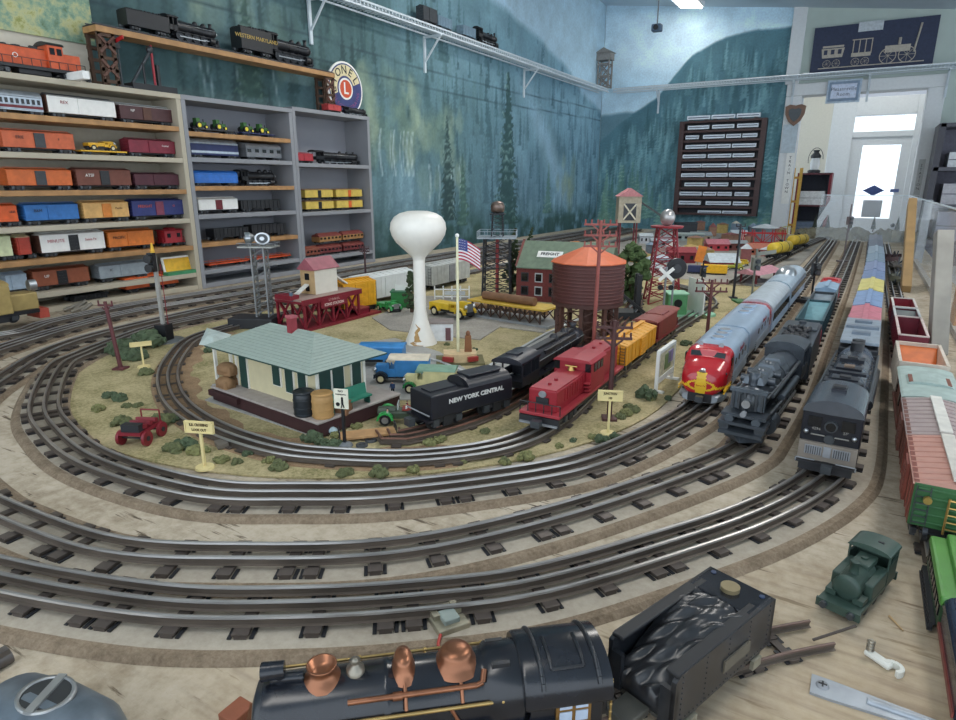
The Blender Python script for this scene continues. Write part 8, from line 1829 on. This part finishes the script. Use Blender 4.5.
# cab
cx, cwd = -.089, .062; n = 18
MB().box((cx, 0, bz-.004), (.050, cwd*.86, .036), bl).build('cab', t, bevel=.001)
def cabsec(x, k=1.0, up=0): return [(x, -cwd/2*k*math.cos(math.pi*i/n), .044+(.025+up)*math.sin(math.pi*i/n)**.75) for i in range(n+1)]+[(x, cwd/2*k, .0425), (x, -cwd/2*k, .0425)]
MB().loft([cabsec(cx-.030), cabsec(cx+.027), cabsec(cx+.029, .97, -.001)], bl).build('cab_roof', t)
for xx in (cx-.021, cx+.017):
    mb = MB(); pts = [(xx, -cwd/2*1.0*math.cos(math.pi*i/n), .044+.0255*math.sin(math.pi*i/n)**.75) for i in range(2, n-1)]; mb.tube(pts, .0016, bl2, 8); mb.build('roof_rib', t)
mb = MB(); q = [(cx-.012, -.004), (cx-.012, .021), (cx+.010, .021), (cx+.010, -.004)]
hz = lambda y: .044+.0255*math.sin(math.acos(max(-1, min(1, 2*y/cwd))))**.75
for a, b in zip(q, q[1:]):
    pr_ = [(a[0]+(b[0]-a[0])*k/6, a[1]+(b[1]-a[1])*k/6) for k in range(7)]; mb.tube([(x_, y_, hz(y_)) for x_, y_ in pr_], .0012, bl2, 6)
mb.build('roof_hatch', t)
for sy in (-1, 1):
    f = MB().box((cx-.004, sy*cwd*.435, bz-.003), (.024, .0025, .022), M('#8a6a3c', .4, .6)).build('window_frame', t)
    for i in (-1, 1):
        for j in (-1, 1): MB().box((cx-.004+i*.0055, sy*cwd*.452, bz-.003+j*.005), (.0085, .0015, .0078), M('#a9b8cc', .15)).build('pane', f)
    mb = MB()
    for i in range(6): mb.sph((cx-.030, sy*cwd*.44, bz-.016+.006*i), .0013, brs, 6, 4)
    mb.cyl((cx-.030, sy*cwd*.44, bz-.018), (cx-.030, sy*cwd*.44, bz+.016), .0009, brs, seg=6); mb.build('grab_rail', t)
for sy in (-1, 1):
    for i in range(3):
        xx = -.045+.034*i; MB().cyl((xx, sy*.020, .014), (xx, sy*.0255, .014), .014, M('#5a2424', .5), seg=24).cyl((xx, sy*.0255, .014), (xx, sy*.027, .014), .005, STEEL, seg=12).build('driving_wheel', t)
    MB().box((-.011, sy*.029, .012), (.085, .0022, .004), STEEL).build('side_rod', t)
    MB().cyl((.058, sy*.026, .016), (.086, sy*.026, .016), .009, bl, seg=18).build('cylinder', t)
mb = MB(); mb.box((.116, 0, .022), (.010, .056, .005), cop); mb.prism([(-.026, .020), (.026, .020), (.018, .003), (-.018, .003)], .112, .122, bl); mb.build('pilot', t)
MB().box((.104, 0, .026), (.022, .05, .003), bl).build('front_deck', t)
add_truck(t, .092, .05, .6, name='pilot_truck')
# ---- its tender
t = empty('tender', (-.068, .436), R(250), 'glossy black riveted toy tender full of coal with a brass cap, near edge', 'model train car', z=ZF)
Lt, Wt, Ht = .134, .057, .056-.006+.004
z0 = .012; zt = Ht
def rq(x, z, y=None): return (x, z)
for sy in (-1, 1):
    mb = MB(); mb.prism([(-Lt/2, z0), (Lt/2, z0), (Lt/2, zt-.004), (Lt/2-.006, zt), (-Lt/2, zt)], sy*(Wt/2-.0035), sy*Wt/2, bl2, 'y'); mb.build('side_wall', t, bevel=.0008)
    mb = MB(); mb.box((.010, sy*(Wt/2-.0055), zt-.0005), (Lt*.82, .010, .003), M('#15171b', .55), rx=sy*R(-4)); mb.build('coping', t, bevel=.001)
    mb = MB()
    for i in range(5):
        for j in range(9): mb.sph((-Lt/2+.008+i*(Lt-.016)/4, sy*(Wt/2), z0+.004+j*.0044), .0008, bl2, 5, 3)
    for i in range(26): mb.sph((-Lt/2+.005+i*(Lt-.01)/25, sy*Wt/2, z0+.003), .0008, bl2, 5, 3)
    mb.build('rivets', t)
    MB().box((-.012, sy*(Wt/2+.0007), z0+.018), (.036, .0014, .010), M('#5c564a', .6)).build('name_plate', t)
mb = MB(); mb.box((-Lt/2+.002, 0, (z0+zt)/2), (.004, Wt, zt-z0), bl2); mb.build('rear_wall', t, bevel=.0008)
MB().box((-Lt/2+.019, 0, zt-.001), (.036, Wt-.004, .004), bl).build('rear_deck', t, bevel=.0015)
mb = MB(); mb.cyl((-Lt/2+.019, 0, zt+.001), (-Lt/2+.019, 0, zt+.0045), .0075, M('#8d8062', .45, .5), seg=28); mb.build('filler_cap', t)['label'] = 'dull brass cap'
for sy in (-1, 1): MB().cyl((-Lt/2+.008, sy*.021, zt+.001), (-Lt/2+.008, sy*.021, zt+.0018), .0022, M('#2c3c58', .4), seg=12).build('screw_hole', t)
MB().box((0, 0, z0+.003), (Lt-.006, Wt-.008, .004), bl2).build('floor_plate', t)
rs = random.Random(4); mb = MB(); coal = M('#26272a', .28, 0, var=.4, scale=60)
NX, NY = 60, 34
def ch(u, v): 
    x = -Lt/2+.038+u*(Lt-.040); base_z = zt-.003-.028*max(0, (u-.30)/.70)**1.2
    return x, -Wt/2+.0055+v*(Wt-.011), base_z+.0036*(abs(math.sin(u*15+v*6+1))*abs(math.sin(v*11+u*4)))+.0008*math.sin(u*37+v*25)+.004*math.sin(math.pi*v)
vs = [ch(i/NX, j/NY) for i in range(NX+1) for j in range(NY+1)]; fs = [(i*(NY+1)+j, (i+1)*(NY+1)+j, (i+1)*(NY+1)+j+1, i*(NY+1)+j+1) for i in range(NX) for j in range(NY)]
nb = len(vs); edge_ = [i*(NY+1) for i in range(NX+1)]+[NX*(NY+1)+j for j in range(1, NY+1)]+[i*(NY+1)+NY for i in range(NX-1, -1, -1)]+[j for j in range(NY-1, 0, -1)]
vs += [(vs[k][0], vs[k][1], z0+.004) for k in edge_]; ne = len(edge_); fs += [(edge_[i], edge_[(i+1) % ne], nb+(i+1) % ne, nb+i) for i in range(ne)]
mb.add(vs, fs, coal, True)
o = mb.build('coal_load', t)
for sy in (-1, 1): MB().box((Lt/2-.002, sy*(Wt/2-.006), (z0+zt)/2-.006), (.004, .012, zt-z0-.012), bl2).build('front_wall', t)
MB().box((Lt/2+.012, .0, z0+.002), (.024, .020, .006), M('#3f3f3a', .5)).build('drawbar', t, bevel=.001)
MB().box((0, 0, z0-.001), (Lt*.96, Wt*.9, .003), M('#3a3a38', .5)).build('underframe', t)
for s in (-.045, .045):
    q = add_truck(t, s, .056, .72)
for s in (-.045, .045):
    for sy in (-1, 1): MB().box((s, sy*.029, .006), (.012, .003, .008), M('#9a9788', .45, .6)).build('journal_box', t)
# ---- green tank engine
x, y = .043, .630; gn = M('#374a42', .45, var=.15, scale=60); gn2 = M('#2c4038', .5)
t = empty('tank_engine', (x, y), R(-108), 'small dull green toy tank engine standing alone on the bare plywood', 'model locomotive', z=0)
t.scale = (.88, .88, .88)
MB().box((0, 0, .0145), (.108, .040, .005), gn).build('footplate', t, bevel=.0008); MB().box((0, 0, .009), (.09, .026, .010), gn2).build('frame', t)
MB().lathe([(.0125, -.01), (.0125, .036), (.0135, .0365), (.0135, .040), (.0105, .0415), (.003, .042)], gn, (0, 0, .030), 24, 'x').build('boiler', t)
for sy in (-1, 1): MB().box((.002, sy*.0155, .0255), (.044, .009, .018), gn).build('side_tank', t, bevel=.0015)
MB().box((-.006, 0, .0415), (.028, .018, .008), gn).build('saddle_dome', t, bevel=.0015); MB().cyl((-.006, 0, .0455), (-.006, 0, .0475), .0035, gn2, seg=12).build('dome_cap', t)
MB().lathe([(.006, .040), (.0045, .043), (.0045, .054), (.0055, .055), (.003, .055)], gn2, (.024, 0, 0), 16).build('smokestack', t)
mb = MB()
for sy in (-1, 1): mb.box((-.034, sy*.0195, .028), (.028, .0018, .024), gn); [mb.box((xx, sy*.0195, .045), (.003, .0018, .014), gn) for xx in (-.021, -.047)]
mb.box((-.0205, 0, .026), (.0018, .038, .018), gn); mb.box((-.0475, 0, .034), (.0018, .038, .036), gn); mb.build('cab', t)
MB().prism(arch(.043, .050, .0565, 10), -.051, -.016, gn, smooth=True).build('cab_roof', t); MB().box((-.033, .006, .0565), (.003, .006, .001), BLK2).build('roof_slot', t)
for s in (-1, 1): MB().box((s*.055, 0, .0125), (.003, .042, .009), gn).build('buffer_beam', t)
for s in (-1, 1):
    for sy in (-1, 1): MB().cyl((s*.056, sy*.013, .013), (s*.061, sy*.013, .013), .0035, GUN, seg=12).build('buffer', t)
for sy in (-1, 1):
    for i in range(3): MB().cyl((-.028+.026*i, sy*.013, .0085), (-.028+.026*i, sy*.017, .0085), .0085, BLK2, seg=16).build('wheel', t)
    MB().box((.036, sy*.013, .021), (.014, .010, .006), gn).build('sandbox', t)
# ---- right edge: bright green coach and dark car
x = .125
t = empty('passenger_car', (x, .655), R(-90), 'bright green toy passenger car with a tall roof at the right edge', 'model train car', z=.0)
bg = M('#4f8a3c', .4, var=.08); bgd = M('#22452a', .45)
MB().box((0, 0, .022), (.112, .046, .022), bgd).build('body', t, bevel=.001); MB().box((0, 0, .038), (.116, .050, .010), bg).build('roof', t, bevel=.003); MB().box((0, 0, .0455), (.112, .024, .007), bg).build('clerestory', t, bevel=.002)
for sy in (-1, 1):
    for i in range(9): MB().box((-.048+.012*i, sy*.0235, .0255), (.007, .0015, .010), DARKGLASS).build('window', t)
mb = MB()
for sy in (-1, 1):
    mb.box((0, sy*.025, .0105), (.100, .004, .002), BLK2); mb.box((0, sy*.0265, .004), (.100, .004, .002), BLK2)
    for i in range(16): mb.box((-.047+.0063*i, sy*.026, .007), (.002, .003, .008), BLK2)
mb.build('steps', t)
for s in (-.035, .035): add_truck(t, s, .046, .7)
t = empty('observation_car', (x+.004, .540), R(-90), 'glossy dark blue black toy car with a red stripe in the lower right corner', 'model train car', z=.0)
MB().box((0, 0, .024), (.112, .052, .024), M('#1c2030', .2)).build('body', t, bevel=.002); MB().prism(arch(.054, .036, .050, 10), -.057, .057, M('#2a3040', .15), smooth=True).build('roof', t)
for sy in (-1, 1): MB().box((0, sy*.0268, .017), (.112, .0014, .005), M('#7a3a34', .5)).build('stripe', t)
mb = MB(); mb.tube([(.058, -.022, .012), (.066, -.022, .012), (.066, .022, .012), (.058, .022, .012)], .0014, SILVER, 6); mb.tube([(.058, -.022, .022), (.066, -.022, .022), (.066, .022, .022), (.058, .022, .022)], .0011, SILVER, 6); mb.build('end_railing', t)
for s in (-.035, .035): add_truck(t, s, .048, .7)
# ---- loose things on the plywood
x, y = at(878, 662, 0); t = empty('cable_clip', (x, y), R(-35), 'small white plastic cable clip with its screw lying on the plywood', 'clip'); wp = M('#dcdcd4', .4, var=.03)
MB().box((0, 0, .003), (.022, .008, .005), wp).build('strap', t, bevel=.002); mb = MB()
for i in range(9): a = math.pi*1.25*i/9-.6; b = math.pi*1.25*(i+1)/9-.6; mb.box((.012+.006*math.cos((a+b)/2), .006*math.sin((a+b)/2), .003), (.0035, .003, .006), wp, rz=(a+b)/2)
mb.build('hook', t, bevel=.0005); mb = MB(); mb.cyl((-.008, 0, .004), (-.008, 0, .016), .0022, M('#a9a294', .35, .7), .0014, seg=10)
for i in range(4): mb.lathe([(.002, -.0008), (.0032, 0), (.002, .0008)], M('#a9a294', .35, .7), (-.008, 0, .006+.0027*i), 12)
mb.build('screw', t)
x, y = at(822, 688, 0); al = M('#9ba1a8', .42, .5, var=.12)
x2, y2 = at(956, 735, 0); aa = math.atan2(y2-y, x2-x)
t = empty('metal_bracket', (x, y), aa, 'flat grey metal strip with a screwed rounded end in the lower right corner', 'bracket')
MB().prism([(-.008, -.012), (.006, -.012), (.10, -.0045), (.16, -.0045), (.16, .0045), (.10, .0045), (.004, .010), (-.008, .010)], .0, .0022, al, 'z').build('strip', t, bevel=.0006)
MB().cyl((.03, 0, .0022), (.16, 0, .0022), .003, al, seg=12).build('raised_rib', t)
mb = MB(); mb.lathe([(.0048, .0022), (.004, .0038), (.001, .0040)], GREY, seg=20); mb.box((0, 0, .0041), (.006, .0012, .0006), BLK2); mb.box((0, 0, .0041), (.0012, .006, .0006), BLK2); mb.build('screw', t)
a, b = at(889, 617, 0), at(903, 632, 0); o = MB().cyl((0, 0, .0012), (b[0]-a[0], b[1]-a[1], .0012), .0010, M('#b99a70', .7), .0006, seg=6).build('wood_splinter'); o.location = (a[0], a[1], 0); tag(o, 'thin tan wood splinter lying right of the green tank engine', 'splinter')
# terminal block with red wire, paper label
x, y = at(447, 626, .0); t = empty('terminal_clip', (x, y), R(58), 'grey metal lockon terminal clipped to the outermost track with a red wire', 'terminal')
mt = M('#a39c88', .4, .5, var=.2, scale=80)
t.scale = (1.15, 1.15, 1.1); MB().box((0, 0, .006), (.026, .030, .008), mt).build('base', t, bevel=.001); MB().box((0, -.004, .012), (.013, .014, .005), M('#8f9a94', .5)).build('spring_clip', t, bevel=.001)
for s in (-1, 1): MB().box((s*.009, .004, .012), (.005, .012, .004), mt).build('tab', t)
mb = MB(); mb.tube([(-.010, -.012, .008), (-.017, -.022, .006), (-.018, -.032, .003), (-.010, -.046, .0015), (.0, -.056, .0015)], .0012, M('#b5463c', .5), 8); mb.build('red_wire', t)
x, y = at(530, 628, 0); o = MB().box((0, 0, .0006), (.034, .014, .0010), M('#b8a888', .8)).build('paper_label'); o.location = (x-.004, y+.004, 0); o.rotation_euler = (0, 0, R(50)); tag(o, 'small tan paper label lying just behind the cab roof', 'label')
x, y = at(232, 436, .003)
o = MB().box((0, 0, .005), (.022, .016, .008), M('#6a635a', .5)).build('switch_motor', bevel=.001); o.location = (*at(222, 447, .003), .003); o.rotation_euler = (0, 0, R(-25)); tag(o, 'small grey track terminal on the grass beside the inner loop', 'terminal')
# ---- grey casting at the lower left
gc = M('#6b7680', .38, .45, var=.25, scale=50)
q_ = at(46, 694, .047); t = empty('engine_casting', (q_[0]+.028*math.cos(R(8))+.006*math.sin(R(8)), q_[1]+.028*math.sin(R(8))-.006*math.cos(R(8))), R(8), 'grey blue cast metal toy engine shell with an oval opening, lower left corner', 'toy part')
def cs(x, w, h, n=16): return [(x, w/2*math.cos(math.pi*i/n), .001+h*math.sin(math.pi*i/n)**.8) for i in range(n+1)]
MB().loft([cs(-.075, .075, .040), cs(-.04, .080, .046), cs(.0, .076, .046), cs(.02, .060, .040), cs(.045, .036, .028), cs(.062, .022, .020), cs(.070, .024, .021)], gc).build('shell', t)
mb = MB(); mb.lathe([(.0175, .0), (.0175, .002), (.0148, .0022), (.0148, .0005)], M('#9a9c9c', .35, .6), (-.028, .006, .0455), 28, k=(1.15, .95)); mb.box((-.028, .006, .0475), (.006, .034, .002), M('#9a9c9c', .35, .6), rz=R(20)); mb.build('ring', t)
MB().lathe([(.0148, 0), (.0148, .0012)], M('#2c2e30', .5), (-.028, .006, .0455), 28, k=(1.15, .95)).build('opening', t)
MB().cyl((.068, 0, .010), (.078, 0, .009), .010, gc, .0085, seg=20).cyl((.078, 0, .009), (.0785, 0, .009), .0065, BLACK, seg=20).build('snout', t)
x, y = at(2, 672, 0); o = MB().cyl((0, 0, .006), (.0, .02, .006), .006, M('#5f5a58', .4, .5), seg=14).box((0, .01, .012), (.008, .018, .006), M('#5f5a58', .4, .5)).build('metal_part'); o.location = (x-.006, y-.01, 0); tag(o, 'small dark metal part at the left edge behind the grey casting', 'metal part')
o = MB().box((0, 0, .006), (.016, .02, .012), M('#8a5038', .6)).build('brown_block', bevel=.001); o.location = (*at(238, 722, 0), 0); tag(o, 'brown wooden block in front of the copper trimmed locomotive', 'block')
